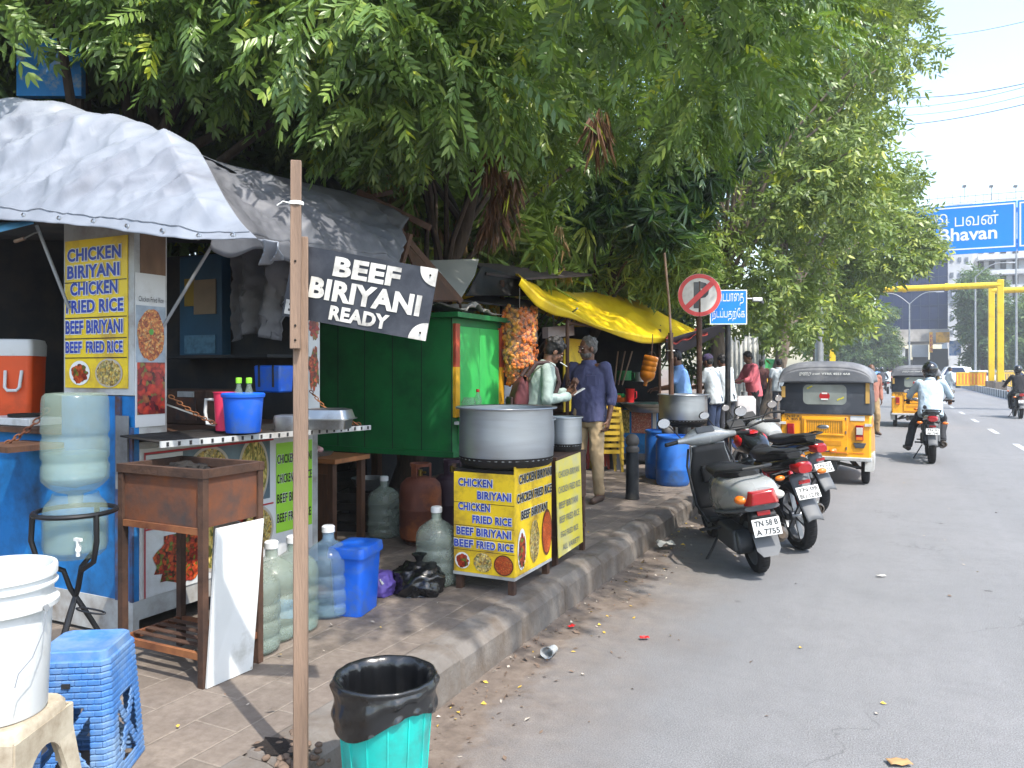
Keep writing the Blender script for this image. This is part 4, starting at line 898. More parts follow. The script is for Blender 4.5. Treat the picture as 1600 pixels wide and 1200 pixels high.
# timber rafters, sheets over the stalls
tp = MB()
RT = [(-90, 166), (-40, 161), (0, 160), (80, 164), (160, 183), (230, 207), (276, 228)]; ET = [(-90, 334), (0, 345), (100, 350), (160, 357), (200, 365), (255, 371), (330, 374), (402, 373)]
def silver(u, v):
    pr = -90 + 366 * u; pe = -90 + 492 * u
    if v <= .75:
        t_ = v / .75; A = onY(pe, lerp_pts(ET, pe), 2.33); Bq = onY(pr, lerp_pts(RT, pr), 3.05); p = A.lerp(Bq, t_)
        p.z += .10 * math.sin(PI * t_) * (1 - .3 * u) - .05 * math.sin(PI * t_ * 2)
        edge = min(1, t_ * 4 + .1) * min(1, (1 - t_) * 2.6 + .12) * min(1, (1 - u) * 8 + .15)
        # folds run down the slope to the right
        q = Vector((p.x * 1.0 + p.z * .75, p.x * .5 - p.z * 1.1, 0)); w_ = crumple((q.x * .40, q.y * 1.7, 1), .06, 1.25, 2, True, 3) + crumple((q.x * .8 + q.y * .6, q.y * 1.2, 3), .036, 3.0, 5, True, 3)
        return p + Vector((0, -.6, .8)) * (w_ - .05) * edge
    t_ = (v - .75) / .25; Bq = onY(pr, lerp_pts(RT, pr), 3.05); return Bq + Vector((0, 1.5 * t_, -.55 * t_ * t_))
tp.grid(silver, 200, 130)
st = thing('silver_tarpaulin', 'crumpled silver tarpaulin roof draped over the blue stall', 'tarpaulin', (-3.6, 2.8, 2.4)); bpart(st, 'sheet', tp, M_SILVER, solid=.003, smooth=80)
ey = MB()
for k in range(9): ey.tube([silver((k + .4) / 9, .02) + Vector((.013 * math.cos(a_), -.006, .013 * math.sin(a_))) for a_ in [2 * PI * i / 10 for i in range(10)]], .0035, 5, closed=True)
bpart(st, 'eyelets', ey, M_STEEL); bpart(st, 'hem_seam', MB().tube([silver(k / 60, .045) + Vector((0, -.004, .002)) for k in range(61)], .003, 5), M_SILVER)
fl = MB().grid(lambda u, v: onY(402 + u * 30 - v * 8 + 6 * math.sin(v * 3), 373 + u * 4 + v * (40 - 14 * u), 2.36) + Vector((0, .05 * v + .02 * math.sin(u * 9 + v * 5), 0)), 10, 12); bpart(st, 'loose_corner', fl, M_SILVER, solid=.003)
gt = thing('shaded_tarpaulin', 'tarpaulin sheet darkened to look shaded, hanging behind the timber post', 'tarpaulin', (-3.4, 4.2, 2.3))
GT = [(262, 226), (300, 240), (360, 258), (470, 284), (540, 300), (600, 318), (628, 334)]; GB = [(330, 362), (402, 374), (440, 380), (520, 388), (600, 402), (630, 420)]
def grey(u, v):
    A = onX(262 + 366 * u, lerp_pts(GT, 262 + 366 * u), -3.75); pe = 330 + 290 * u; Bq = onX(pe, lerp_pts(GB, pe), -2.95); p = A.lerp(Bq, v)
    e = min(1, v * 5) * min(1, (1 - v) * 5 + .3); w_ = crumple((p.y * 1.3, p.z * .6, p.x * .4), .085, 1.5, 8) + crumple(p, .035, 3.4, 9); return p + Vector((.7, 0, .5)) * (w_ - .07) * e
bpart(gt, 'sheet', MB().grid(grey, 90, 50), M_GREYSHADE, solid=.003, smooth=80)
bpart(gt, 'valance', MB().grid(lambda u, v: grey(u, 1) + Vector((-.02 * v, 0, -.09 * v - .03 * math.sin(u * 17) * v)), 40, 4), M_GREYSHADE, solid=.003)
bt = MB().grid(lambda u, v: onX(462 + 90 * u + 20 * v, 272 + 42 * u * u + 45 * v, -4.2 + .3 * v) + Vector((0, 0, crumple((u, v, 0), .04, 3, 3))), 24, 12).obj('black_sheet', M_BLACKT, solid=.004); tag(bt, 'black plastic sheet bunched on the roof behind the timber post', 'plastic sheet')
tw = thing('roof_rafters', 'dark wooden rafters sticking out past the grey tarpaulin', 'rafters', tuple(onX(630, 380, -3.4)))
for (p, q, r, s_) in (((560, 300, -3.9), (672, 356, -3.3), .05, .05), ((622, 430, -3.3), (640, 365, -3.2), .04, .04), ((610, 345, -3.6), (720, 472, -3.3), .04, .05), ((520, 320, -4.2), (612, 300, -4.0), .04, .04)): bpart(tw, 'rafter', MB().bar(onX(*p), onX(*q), r, s_), M_WOODD)
bpart(tw, 'plank', MB().prism([onX(626, 372, -3.5), onX(668, 470, -3.3), onX(715, 470, -3.3), onX(655, 412, -3.5)], (.7, -.3, .6), .02), M_WOODD)

# ------------------------------------------------------------------ timber post with the black BEEF BIRIYANI READY board
pb0 = gnd(470, 1205, .2); pt = thing('timber_post', 'rough timber post of two nailed battens on the kerb', 'post', (pb0.x, pb0.y, .2))
pt.rotation_euler = (0, 0, YAW + R_(12)); MB().bar((0, 0, 0), (.0, 0, 1.86), .050, .04, (0, 1, 0)).obj('lower_batten', M_WOOD, pt, bevel=.003); 
tz = onY(460, 250, pb0.y - .05).z - .2; mz = at(460, 545, 2.62).z - .2
MB().bar((-.016, -.037, mz), (-.013, -.037, tz), .036, .032, (0, 1, 0)).obj('upper_batten', M_WOOD, pt, bevel=.003)
rp = MB(); zr = at(460, 318, 2.62).z - .2
for k in range(3): rp.tube([(.023 * math.cos(a_) - .013, .021 * math.sin(a_) - .037, zr + k * .004) for a_ in [2 * PI * i / 12 for i in range(12)]], .003, 5, closed=True)
rp.tube([(-.03, -.055, zr), (-.055, -.06, zr + .004), (-.075, -.055, zr - .01)], .0025, 5); rp.obj('rope_tie', M_HALO, pt)
# nail heads
nl = MB()
for zz in (mz + .08, mz + .3, 1.5): nl.ball((-.015, -.055, zz), .004, None, 6, 5)
nl.obj('nails', M_SOOT, pt)
dB = 2.70; c0 = at(440, 493, dB); uxb = (at(665, 533, dB) - c0).normalized(); uyb = (at(455, 381, dB) - c0); hB = (at(679, 420, dB) - at(665, 533, dB)).length; wB = (at(665, 533, dB) - c0).length
nB = uxb.cross(ZP).normalized(); uyb = (at(679, 420, dB) - at(665, 533, dB)).normalized(); uyb = (uyb - uxb * uyb.dot(uxb)).normalized(); nB = uxb.cross(uyb)
bb = thing('painted_board', 'tilted black board lettered BEEF BIRIYANI READY, nailed to the timber post', 'sign board', tuple(c0))
pl = bpart(bb, 'board', MB().prism([c0, c0 + uxb * wB, c0 + uxb * wB + uyb * hB, c0 + uyb * hB], -nB, .012, False), mat('painted_black', '#1c212b', .5, var=.25, scale=4, dirt='#3d4048', dirt_amt=.65, dscale=5, bump=.1, bscale=20))
B = Board(bb, pl, c0, uxb, uyb, wB, hB)
B.text([('BEEF', .295, .66, .46, .27), ('BIRIYANI', .155, .315, .77, .29), ('READY', .32, .06, .41, .2), ('E', .015, .035, .06, .2)], mat('painted_white', '#bdbcb6', .6, var=.08, scale=12, dirt='#7c7a76', dirt_amt=.6, dscale=14), None, .045, .003)
qc = MB()
for cxq, cyq, a0 in ((1, 1, PI), (1, 0, PI / 2)):
    ctr = B.P(cxq, cyq, .004); r_ = hB * .245; qc.add([ctr] + [ctr + uxb * r_ * math.cos(a0 + PI / 2 * i / 12) + uyb * r_ * math.sin(a0 + PI / 2 * i / 12) for i in range(13)], [tuple(range(14))])
bpart(bb, 'corner_mark', qc, MATS['painted_white'], pl, smooth=0)
nn_ = MB()
for u, v in ((.955, .9), (.955, .1)): nn_.ball(B.P(u, v, .007), .004, None, 8, 6)
bpart(bb, 'nail', nn_, M_SOOT, pl)

# ------------------------------------------------------------------ green kiosk
GX0, GX1, GY0, GY1, GZ0, GZ1 = -4.95, -3.4, 5.79, 6.74, .88, 2.05
gk = thing('kiosk', 'green painted wooden kiosk raised on legs, shut with plank doors', 'kiosk', (-4.2, 6.2, .2))
M_GRNSH = mat('shaded_green_paint', '#186d36', .55, var=.18, scale=3, dirt='#114a28', dirt_amt=.6, dscale=2, bump=.12, bscale=14); M_GRNB = mat('bright_green_paint', '#38ad52', .5, var=.14, scale=2.5, dirt='#2f8d4a', dirt_amt=.6, dscale=2, stretch=(1, 1, .35))  # kiosk box green darkened to look shaded beside the sunlit doors
bpart(gk, 'box', MB().boxp((GX0, GY0, GZ0), (GX1, GY1, GZ1)), M_GRNSH)
for k, (ya, yb2) in enumerate(((GY0 + .09, GY0 + .46), (GY0 + .468, GY1 - .1))): bpart(gk, 'door', MB().boxp((GX1 + .002, ya, GZ0 + .06), (GX1 + .022, yb2, GZ1 - .07)), M_GRNB, bevel=.004)
M_RSTR = mat('red_strip', '#a3452c', .6, var=.2); M_YSTR = mat('yellow_strip', '#cf9a1e', .6, var=.2)
for y_ in (GY0 + .005, GY1 - .085):
    bpart(gk, 'door_post', MB().boxp((GX1 + .001, y_, 1.62), (GX1 + .03, y_ + .075, GZ1 - .05)), M_RSTR); bpart(gk, 'door_post', MB().boxp((GX1 + .001, y_, GZ0 + .3), (GX1 + .03, y_ + .075, 1.62)), M_YSTR)
bpart(gk, 'roof', MB().boxp((GX0 - .1, GY0 - .08, GZ1 + .002), (GX1 + .1, GY1 + .1, GZ1 + .045)), M_GRNSH); bpart(gk, 'bottom_rail', MB().boxp((GX0 - .02, GY0 - .02, GZ0 - .05), (GX1 + .02, GY1 + .02, GZ0 - .001)), M_GRNSH)
pln = MB()
for k in range(5): pln.boxp((GX0 + k * .31 + .3, GY0 - .003, GZ0), (GX0 + k * .31 + .306, GY0 - .001, GZ1))
bpart(gk, 'plank_gaps', pln, M_BLACKIN)
bpart(gk, 'ledge', MB().boxp((GX1 + .03, GY0 - .02, 1.12), (GX1 + .24, GY0 + .3, 1.145)), M_WHITEM)
for x_, y_ in ((GX0 + .1, GY0 + .06), (GX1 - .06, GY0 + .06), (GX0 + .1, GY1 - .06), (GX1 - .06, GY1 - .06)): bpart(gk, 'leg', MB().boxp((x_ - .04, y_ - .04, .2), (x_ + .04, y_ + .04, GZ0 - .05)), M_WOODD)
o = MB().grid(lambda u, v: (-4.6 + u * 1.3, 5.8 + v * .75, 2.11 + crumple((u * 2, v * 2, 0), .06, 1.5, 6)), 30, 20).obj('plastic_sheet', mat('pale_plastic', '#b0aca6', .4, var=.2, scale=4, dirt='#6d655e', dirt_amt=.6), solid=.004); tag(o, 'crumpled pale plastic sheet lying on the green kiosk roof', 'plastic sheet')
sw = thing('tin_sheet_awning', 'pale grey tin sheet flap propped over the kiosk roof', 'awning', tuple(onX(700, 440, -3.6)))
bpart(sw, 'sheet', MB().prism([onX(650, 408, -3.9), onX(748, 405, -3.9), onX(742, 430, -3.55), onX(718, 470, -3.3)], (.6, -.4, .6), .01), mat('tin_grey', '#9c9c99', .5, .1, var=.15, scale=2)); bpart(sw, 'prop', MB().bar(onX(718, 470, -3.32), onX(722, 500, -3.5), .02), M_WOODD)
dw = thing('dark_awning', 'dark board awning with drooping metal struts between the kiosk and the yellow awning', 'awning', (-3.6, 7.6, 2.4))
bpart(dw, 'top_sheet', MB().prism([onX(742, 412, -4.2), onX(860, 418, -4.2), onX(925, 430, -3.7), onX(820, 436, -3.5), onX(760, 428, -3.6)], (.3, -.2, 1), .025), mat('awning_brown', '#3a3130', .7, var=.3, scale=3))
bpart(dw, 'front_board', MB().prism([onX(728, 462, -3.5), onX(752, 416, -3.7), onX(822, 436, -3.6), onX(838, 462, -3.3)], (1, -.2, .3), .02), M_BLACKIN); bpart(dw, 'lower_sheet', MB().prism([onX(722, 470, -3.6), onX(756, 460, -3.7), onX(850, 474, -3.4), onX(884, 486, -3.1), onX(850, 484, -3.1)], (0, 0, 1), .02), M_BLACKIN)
bpart(dw, 'strut', MB().cyl(onX(902, 482, -2.95), onX(868, 508, -3.4), .01, n=8).cyl(onX(862, 475, -3.2), onX(866, 512, -3.4), .01, n=8), M_GALV); bpart(dw, 'tube_light_box', MB().bar(onX(852, 520, -3.3), onX(893, 516, -3.3), .07, .12), mat('rose_grey', '#8b7f7f', .5))
bpart(dw, 'post', MB().cyl((-3.5, 6.95, .2), (-3.5, 6.95, 2.5), .025, n=8), M_WOODD)
pv = thing('printed_panel', 'pale printed panel standing under the hanging snack packets', 'panel', tuple(onX(800, 660, -3.45))); a, b = onX(786, 602, -3.5), onX(812, 640, -3.5)
bpart(pv, 'sheet', MB().boxp((-3.52, a.y, .9), (-3.5, a.y + .75, a.z)), M_POSW); bpart(pv, 'dark_print', MB().boxp((-3.498, a.y + .05, b.z + .03), (-3.496, a.y + .35, b.z + .13)), M_BLK); bpart(pv, 'leg', MB().boxp((-3.53, a.y, .2), (-3.49, a.y + .04, .9)), M_WOODD)
ypl = thing('yellow_poster', 'yellow poster with food pictures hanging behind the two men', 'poster', tuple(onX(900, 560, -3.6)))
a, b = onX(882, 528, -3.6), onX(912, 640, -3.6); bpart(ypl, 'sheet', MB().boxp((-3.62, a.y, b.z), (-3.6, b.y + .05, a.z)), M_POSY); B = Board(ypl, ypl, (-3.6, a.y, b.z), YP, ZP, b.y - a.y, a.z - b.z); B.disc('dish_print', .5, .45, .3, .1, F_RICE)

# ------------------------------------------------------------------ yellow tarpaulin and the stall below it
yt = thing('yellow_tarpaulin', 'bright yellow tarpaulin awning stretched over the roadside kitchen', 'tarpaulin', (-3.4, 9.5, 2.2))
YT = [(800, 432), (830, 440), (850, 452), (900, 457), (935, 456), (957, 450), (1000, 470), (1040, 493), (1084, 514)]; YB_ = [(815, 436), (842, 462), (870, 478), (895, 490), (930, 508), (965, 518), (1010, 526), (1050, 529), (1088, 518)]
def yel(u, v):
    pa = 800 + 284 * u; pe = 815 + 273 * u; A = onX(pa, lerp_pts(YT, pa), -4.0 + 1.0 * max(0, (u - .55) / .45)); Bq = onX(pe, lerp_pts(YB_, pe), -2.95); p = A.lerp(Bq, v); p.z -= .07 * math.sin(PI * v) * math.sin(PI * u)
    p.z += (crumple((p.x * 1.6, p.y * .5, 0), .05, 1.2, 3) - .04) * min(1, 4 * v) * min(1, 4 * (1 - v) + .2); return p
bpart(yt, 'sheet', MB().grid(yel, 90, 40), M_YELT, solid=.003, smooth=80)
bpart(yt, 'valance', MB().grid(lambda u, v: yel(u, 1) + Vector((-.03 * v, 0, -.10 * v * (.6 + .4 * math.sin(u * 11)))), 50, 4), M_YELT, solid=.003)
bpart(yt, 'back_slope', MB().grid(lambda u, v: yel(u, 0) + Vector((-1.3 * v, 0, -.35 * v)), 40, 6), M_YELT, solid=.003)
rt = MB().grid(lambda u, v: onX(1040 + 66 * u, 524 + 10 * v - 8 * u + 4 * math.sin(u * 6), -2.9 + .3 * (v - .5)) + Vector((0, 0, .02 * math.sin(u * 20))), 20, 6).obj('red_cloth', mat('red_cloth', '#a3392c', .8, var=.2), solid=.006); tag(rt, 'strip of red cloth bundled under the tip of the yellow awning', 'cloth')
vt = MB().grid(lambda u, v: onX(1040 + 96 * u, 530 + 34 * v * (1 - .6 * u) - 26 * u, -2.7 - .5 * v) + Vector((0, .03 * math.sin(u * 13), 0)), 24, 12).obj('violet_sheet', mat('violet_sheet', '#35323f', .7, var=.25), solid=.005); tag(vt, 'dark violet sheet slung behind the no parking sign', 'plastic sheet')
ks_ = thing('roadside_kitchen', 'dark open kitchen stall with poles and a back wall under the yellow awning', 'food stall', (-4.2, 9.6, .2))
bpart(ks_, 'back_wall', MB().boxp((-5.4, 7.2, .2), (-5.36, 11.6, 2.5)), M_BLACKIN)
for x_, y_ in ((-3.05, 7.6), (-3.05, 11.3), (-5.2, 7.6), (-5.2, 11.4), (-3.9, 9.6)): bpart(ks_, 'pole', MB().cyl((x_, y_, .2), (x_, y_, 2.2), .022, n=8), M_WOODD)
bpart(ks_, 'dark_backing', MB().boxp((-5.36, 11.9, .2), (-3.2, 11.94, 2.3)), M_BLACKIN); bpart(ks_, 'work_table', MB().boxp((-4.9, 9.3, 1.0), (-3.5, 11.0, 1.04)), M_WOODD); bpart(ks_, 'crossbar', MB().cyl((-3.05, 7.6, 2.1), (-3.05, 11.3, 2.08), .018, n=8), M_WOODD)  # near-black board added so the kitchen looks dark inside
for y_ in (9.35, 10.95):
    for x_ in (-4.85, -3.55): bpart(ks_, 'table_leg', MB().boxp((x_ - .03, y_ - .03, .2), (x_ + .03, y_ + .03, 1.0)), M_WOODD)
# food counter with printed panels
cc = gnd(990, 722, .2); fc = thing('food_counter', 'small blue food counter with two food pictures, in front of the big frying pan', 'counter', tuple(cc), R_(8))
MB().boxp((-.34, -.25, .16), (.34, .25, .82)).obj('cabinet', M_BLUEP, fc); MB().boxp((-.37, -.28, .82), (.37, .28, .9)).obj('top', mat('teal_dark', '#24423f', .6), fc); MB().boxp((-.36, -.27, .06), (.36, .27, .16)).obj('plinth', M_DKG, fc)
for u, f in ((-.31, F_NOOD), (.01, F_PINK)): MB().boxp((u, -.258, .46), (u + .29, -.252, .8)).obj('picture_panel', f, fc)
MB().boxp((.32, -.262, .16), (.37, -.252, .84)).obj('edge_strip', M_POSW, fc)
for x_ in (-.3, .3): MB().cyl((x_, -.2, 0), (x_, -.2, .08), .04, n=10).obj('caster', M_SOOT, fc)

# ------------------------------------------------------------------ yellow menu cart with the big pot, second cart behind it
CX0, CX1, CY0, CY1 = -2.485, -2.055, 4.25, 4.83; CZ0, CZ1 = .315, .968
ct = thing('menu_cart', 'low stove cart clad in yellow CHICKEN BIRIYANI menu boards at the kerb', 'cart', ((CX0 + CX1) / 2, (CY0 + CY1) / 2, .2))
bpart(ct, 'cabinet', MB().boxp((CX0 + .01, CY0 + .01, CZ0), (CX1 - .01, CY1, CZ1)), M_SOOT)
for x_, y_ in ((CX0 + .03, CY0 + .03), (CX1 - .03, CY0 + .03), (CX0 + .03, CY1 - .03), (CX1 - .03, CY1 - .03)): bpart(ct, 'leg', MB().boxp((x_ - .02, y_ - .02, .2), (x_ + .02, y_ + .02, CZ0)), M_RUSTD)
bpart(ct, 'bottom_lip', MB().boxp((CX0 - .004, CY0 - .002, CZ0 - .02), (CX1 + .002, CY1, CZ0 - .001)), M_WHITEM)
po = bpart(ct, 'front_menu', MB().boxp((CX0, CY0, CZ0), (CX1, CY0 + .009, CZ1 - .02)), M_POSYD); B = Board(ct, po, (CX0, CY0, CZ0), XP, ZP, CX1 - CX0, CZ1 - .02 - CZ0)
B.text([('CHICKEN', .08, .86, .57, .08), ('BIRIYANI', .40, .74, .55, .08), ('CHICKEN', .08, .62, .53, .078), ('FRIED RICE', .32, .50, .64, .078), ('BEEF BIRIYANI', .05, .372, .90, .08), ('BEEF', .01, .25, .32, .077), ('FRIED RICE', .39, .25, .60, .077)], M_INK, M_HALO, .036, hoff=.085)
B.lines([.70, .47, .345, .225], M_BLK, .005)
B.disc('dish_print', .15, .115, .125, .082, M_HALO, .0035); B.disc('dish_print', .15, .11, .1, .07, F_CHK, .0045, None, 2, .12); B.disc('dish_print', .49, .115, .15, .095, F_RICE, .004, None, 3, .04); B.disc('dish_print', .83, .11, .14, .09, F_ORNG, .0045, mat('plate_brown', '#5a2f20', .4), 4)
po = bpart(ct, 'side_menu', MB().boxp((CX1 - .009, CY0 + .010, CZ0), (CX1, CY1, CZ1 + .03)), M_POSYD); B = Board(ct, po, (CX1, CY0 + .01, CZ0), YP, ZP, CY1 - CY0 - .01, CZ1 + .03 - CZ0)
B.text([('CHICKEN BIRIYANI', .08, .83, .9, .085), ('CHICKEN FRIED RICE', .03, .66, .95, .085), ('BEEF BIRIYANI', .14, .5, .72, .08)], M_BLK, M_HALO, .036, hoff=.08)
B.disc('dish_print', .16, .23, .11, .19, M_HALO, .0035); B.disc('dish_print', .16, .21, .09, .16, F_CHK, .0045, None, 5, .12); B.disc('dish_print', .5, .25, .13, .2, F_RICE, .004, None, 6, .05); B.disc('dish_print', .85, .28, .13, .2, F_ORNG, .0045, MATS['plate_brown'], 7)
bpart(ct, 'stove_ring', MB().lathe([(.2, CZ1), (.24, CZ1), (.24, CZ1 + .02), (.2, CZ1 + .02), (.2, CZ1)], ((CX0 + CX1) / 2, (CY0 + CY1) / 2, 0), 24), M_SOOT)
def pot(name, label, c, r, h, group=None, m=M_ALU, food_m=None):
    t = thing(name, label, 'cooking pot', c, 0, group)
    prof = [(0, 0), (r * .86, 0), (r * .94, .012), (r * .975, .04), (r * .985, h * .5), (r * .965, h - .015), (r * .97, h - .006), (r * 1.05, h - .004), (r * 1.06, h + .002), (r * 1.05, h + .007), (r * .955, h + .002), (r * .955, h * .3), (0, h * .28)]
    MB().lathe(prof, (0, 0, 0), 48).obj('pot_body', m, t, smooth=35)
    MB().lathe([(r * .90, .002), (r * .955, .02), (r * .978, .052), (r * .984, .054), (r * .96, .014), (r * .9, -.004)], (0, 0, 0), 40).obj('sooty_base', M_SOOT, t)
    if food_m: MB().lathe([(0, h * .8), (r * .94, h * .8)], (0, 0, 0), 30).obj('food', food_m, t)
    return t
pot('cooking_pot', 'largest aluminium cooking pot, standing on the yellow menu cart', (-2.235, 4.5, .99), .315, .36)
C2 = thing('stove_cart', 'rusty stove cart with a faded yellow menu sheet behind the yellow menu cart', 'cart', (-2.3, 5.35, .2))
bpart(C2, 'cabinet', MB().boxp((-2.62, 5.02, .62), (-2.10, 5.62, .975)), M_RUSTD); bpart(C2, 'shelf', MB().boxp((-2.62, 5.02, .38), (-2.10, 5.62, .41)), M_RUSTD)
for x_, y_ in ((-2.6, 5.05), (-2.12, 5.05), (-2.6, 5.59), (-2.12, 5.59)): bpart(C2, 'leg', MB().boxp((x_ - .018, y_ - .018, .2), (x_ + .018, y_ + .018, .62)), M_RUSTD)
o0 = Vector((-2.075, 5.0, .27)); po = bpart(C2, 'menu_sheet', MB().prism([o0, o0 + Vector((.0, .48, .02)), o0 + Vector((-.02, .48, .70)), o0 + Vector((-.02, .0, .68))], (1, 0, .03), .006), M_POSYP); B = Board(C2, po, o0 + Vector((.0035, 0, 0)), YP, Vector((-.02, 0, .68)), .48, .68)
B.text([('CHICKEN BIRIYANI', .06, .82, .85, .07), ('CHICKEN FRIED RICE', .04, .66, .9, .07), ('BEEF BIRIYANI', .06, .5, .75, .07), ('BEEF FRIED RICE', .06, .35, .8, .07), ('EGG FRIED RICE', .1, .2, .7, .06), ('ALL VARIETY', .15, .06, .7, .06)], mat('ink_faded', '#7a7c74', .6), None, .015, .004)
pot('cooking_pot', 'mid-sized aluminium pot next to the largest pot, its left side hidden', (-2.37, 5.2, .98), .17, .25, 'aluminium pots on the stove cart')
pot('cooking_pot', 'smaller aluminium pot behind, beside the purple shirted man', (-2.23, 5.50, .98), .135, .25, 'aluminium pots on the stove cart')
pot('cooking_pot', 'aluminium pot on an iron stand behind the blue drum', (-2.38, 9.97, .2 + .7), .315, .37)
sd = thing('pot_stand', 'iron stand carrying the aluminium pot behind the blue drum', 'stand', (-2.38, 9.97, .2))
MB().lathe([(.2, .66), (.25, .66), (.25, .69), (.2, .69), (.2, .66)], (0, 0, 0), 20).obj('ring', M_SOOT, sd)
for k in range(4): a_ = PI / 4 + k * PI / 2; MB().bar((.22 * math.cos(a_), .22 * math.sin(a_), .66), (.26 * math.cos(a_), .26 * math.sin(a_), 0), .03).obj('leg', M_RUSTD, sd)
pw_ = thing('frying_pan', 'very wide shallow frying pan full of oil in front of the man in light blue', 'pan', tuple(at(1018, 636, 11.2)), 0)
MB().lathe([(0, -.12), (.3, -.1), (.42, 0), (.45, .03), (.43, .03), (.3, -.07), (0, -.09)], (0, 0, .03), 36).obj('pan_bowl', M_STEEL, pw_); MB().lathe([(0, .01), (.41, .01)], (0, 0, 0), 30).obj('oil', mat('frying_oil', '#8a7a2c', .1), pw_)
# ------------------------------------------------------------------ water jugs, buckets, stools, bins
M_JUG = mat('jug_plastic', '#98aa9c', .16, var=.1, scale=5, alpha=.27, spec=.8, leak=.1, dirt='#a3ae9f', dirt_amt=.3); M_JUGB = mat('jug_plastic_blue', '#86a5bd', .16, var=.08, scale=5, alpha=.32, spec=.8, leak=.12)
M_JUGG = mat('jug_plastic_grey', '#9aa79d', .25, var=.1, scale=5, alpha=.42, spec=.7, leak=.15, dirt='#828b7d', dirt_amt=.5); M_WATER = mat('water', '#8ba8a8', .05, var=.02, alpha=.32, spec=.7)
M_PLW = mat('white_plastic', '#c3c6c6', .42, var=.05, scale=5, dirt='#93938d', dirt_amt=.28, dscale=4, sss=.0); M_PLCR = mat('cream_plastic', '#b3aa98', .55, var=.1, scale=6, dirt='#7b6d5a', dirt_amt=.6, dscale=6)
M_PLB = mat('royal_blue_plastic', '#1557c2', .4, var=.08, scale=4, dirt='#44618f', dirt_amt=.45, dscale=8); M_DRUM = mat('drum_blue', '#1f5fb0', .45, var=.1, scale=4, dirt='#3a4a5c', dirt_amt=.5)
M_STOOL = mat('stool_blue', '#3c6ba5', .55, var=.14, scale=8, dirt='#73889c', dirt_amt=.6, dscale=5, bump=.1); M_TEAL = mat('teal_plastic', '#1fb4aa', .42, var=.08, scale=5, dirt='#3a8f89', dirt_amt=.5, dscale=7)
M_BAG = mat('bin_liner', '#131416', .24, var=.3, scale=6, spec=.8, bump=.5, bscale=16); M_RED = mat('red_plastic', '#c01d20', .35, var=.08); M_GRC = mat('green_cap', '#7bc52a', .4); M_PINK = mat('pink_plastic', '#d2385a', .35)
M_ORC = mat('orange_plastic', '#cf4a14', .4, var=.08, scale=4, dirt='#8f3612', dirt_amt=.3); M_TUBE = mat('black_tube', '#1d1e21', .45, .3, var=.2); M_LAB = mat('label_blue', '#7fa8c8', .4, var=.25, scale=20); M_VIO = mat('violet_bag', '#5a4a96', .5, var=.15, scale=8)
JP = [(0, .012), (.06, .004), (.112, .0), (.128, .012), (.134, .03), (.134, .065), (.128, .075), (.128, .085), (.134, .095), (.134, .145), (.127, .157), (.127, .165), (.134, .177), (.134, .225), (.127, .237), (.127, .245), (.134, .257), (.134, .305), (.130, .335), (.112, .368), (.075, .398), (.04, .418), (.033, .43), (.033, .470), (.036, .472), (.036, .482), (.033, .484)]
def jug(name, label, c, m, group=None, water=0.0, cap=True, lab=False, rz=0.0):
    t = thing(name, label, 'water jug', c, rz, group); MB().lathe(JP + [(.028, .484), (.028, .42)], (0, 0, 0), 40).obj('bottle_shell', m, t, smooth=50)
    if water: MB().lathe([(0, .016), (.124, .016), (.124, water), (0, water)], (0, 0, 0), 32).obj('water', M_WATER, t)
    if cap: MB().lathe([(0, .505), (.03, .505), (.037, .498), (.037, .468), (.035, .466)], (0, 0, 0), 20).obj('cap', M_POSW, t)
    if lab: MB().lathe([(.1352, .10), (.1352, .20)], (0, 0, 0), 14, a0=-1.9, a1=-.75).obj('label', M_LAB, t)
    return t
for label, px, py, m, lb in (('leftmost clouded water jug, half hidden by the white laminate board', 395, 1024, M_JUGG, 0), ('clouded grey water jug, second in the row by the stall front', 424, 1004, M_JUGG, 0), ('clear water jug with a blue paper label, behind the timber post', 458, 991, M_JUG, 1), ('bluish water jug beside the blue rectangular tub', 513, 966, M_JUGB, 0)):
    jug('water_jug', label, tuple(gnd(px, py - 8, .2)), m, 'water jugs along the stall front', .06 if m is not M_JUGB else .05, px != 395, lb, R_(15))
jug('water_jug', 'dark empty water jug behind the black rubbish bag', tuple(gnd(682, 912, .2)), M_JUGG, None, 0, True, False)
# upside-down jug on the tap dispenser, on its wire stand
dz = 3.35; c = at(118, 770, dz); ws = thing('dispenser_stand', 'black three-legged tube stand holding the water dispenser', 'stand', (c.x, c.y, .2)); zb_ = c.z - .2; sc_ = 105 * dz / FPX / 2 / .134
zd0 = at(118, 868, dz).z - .2
MB().tube([(.16 * math.cos(a_), .16 * math.sin(a_), zb_ - .08) for a_ in [2 * PI * k / 24 for k in range(24)]], .011, 8, closed=True).obj('top_ring', M_TUBE, ws)
for k in range(3):
    a_ = -2.2 + k * 2 * PI / 3; e = Vector((math.cos(a_), math.sin(a_), 0))
    MB().tube([e * .16 + ZP * (zb_ - .08), e * .165 + ZP * (zd0 + .08), e * .14 + ZP * (zd0 - .01), e * .045 + ZP * (zd0 - .06), e * .02 + ZP * (zd0 - .14), e * -.06 + ZP * .3, e * -.21], .0115, 8).obj('leg', M_TUBE, ws)
MB().tube([(.1 + .09 * math.cos(a_), .02 * math.sin(a_), .36) for a_ in [2 * PI * k / 20 for k in range(20)]], .004, 6, closed=True).obj('brace', M_TUBE, ws)
dp = thing('water_dispenser', 'clear plastic tap dispenser on the black stand', 'water dispenser', (c.x, c.y, .2)); h_ = zb_ - zd0
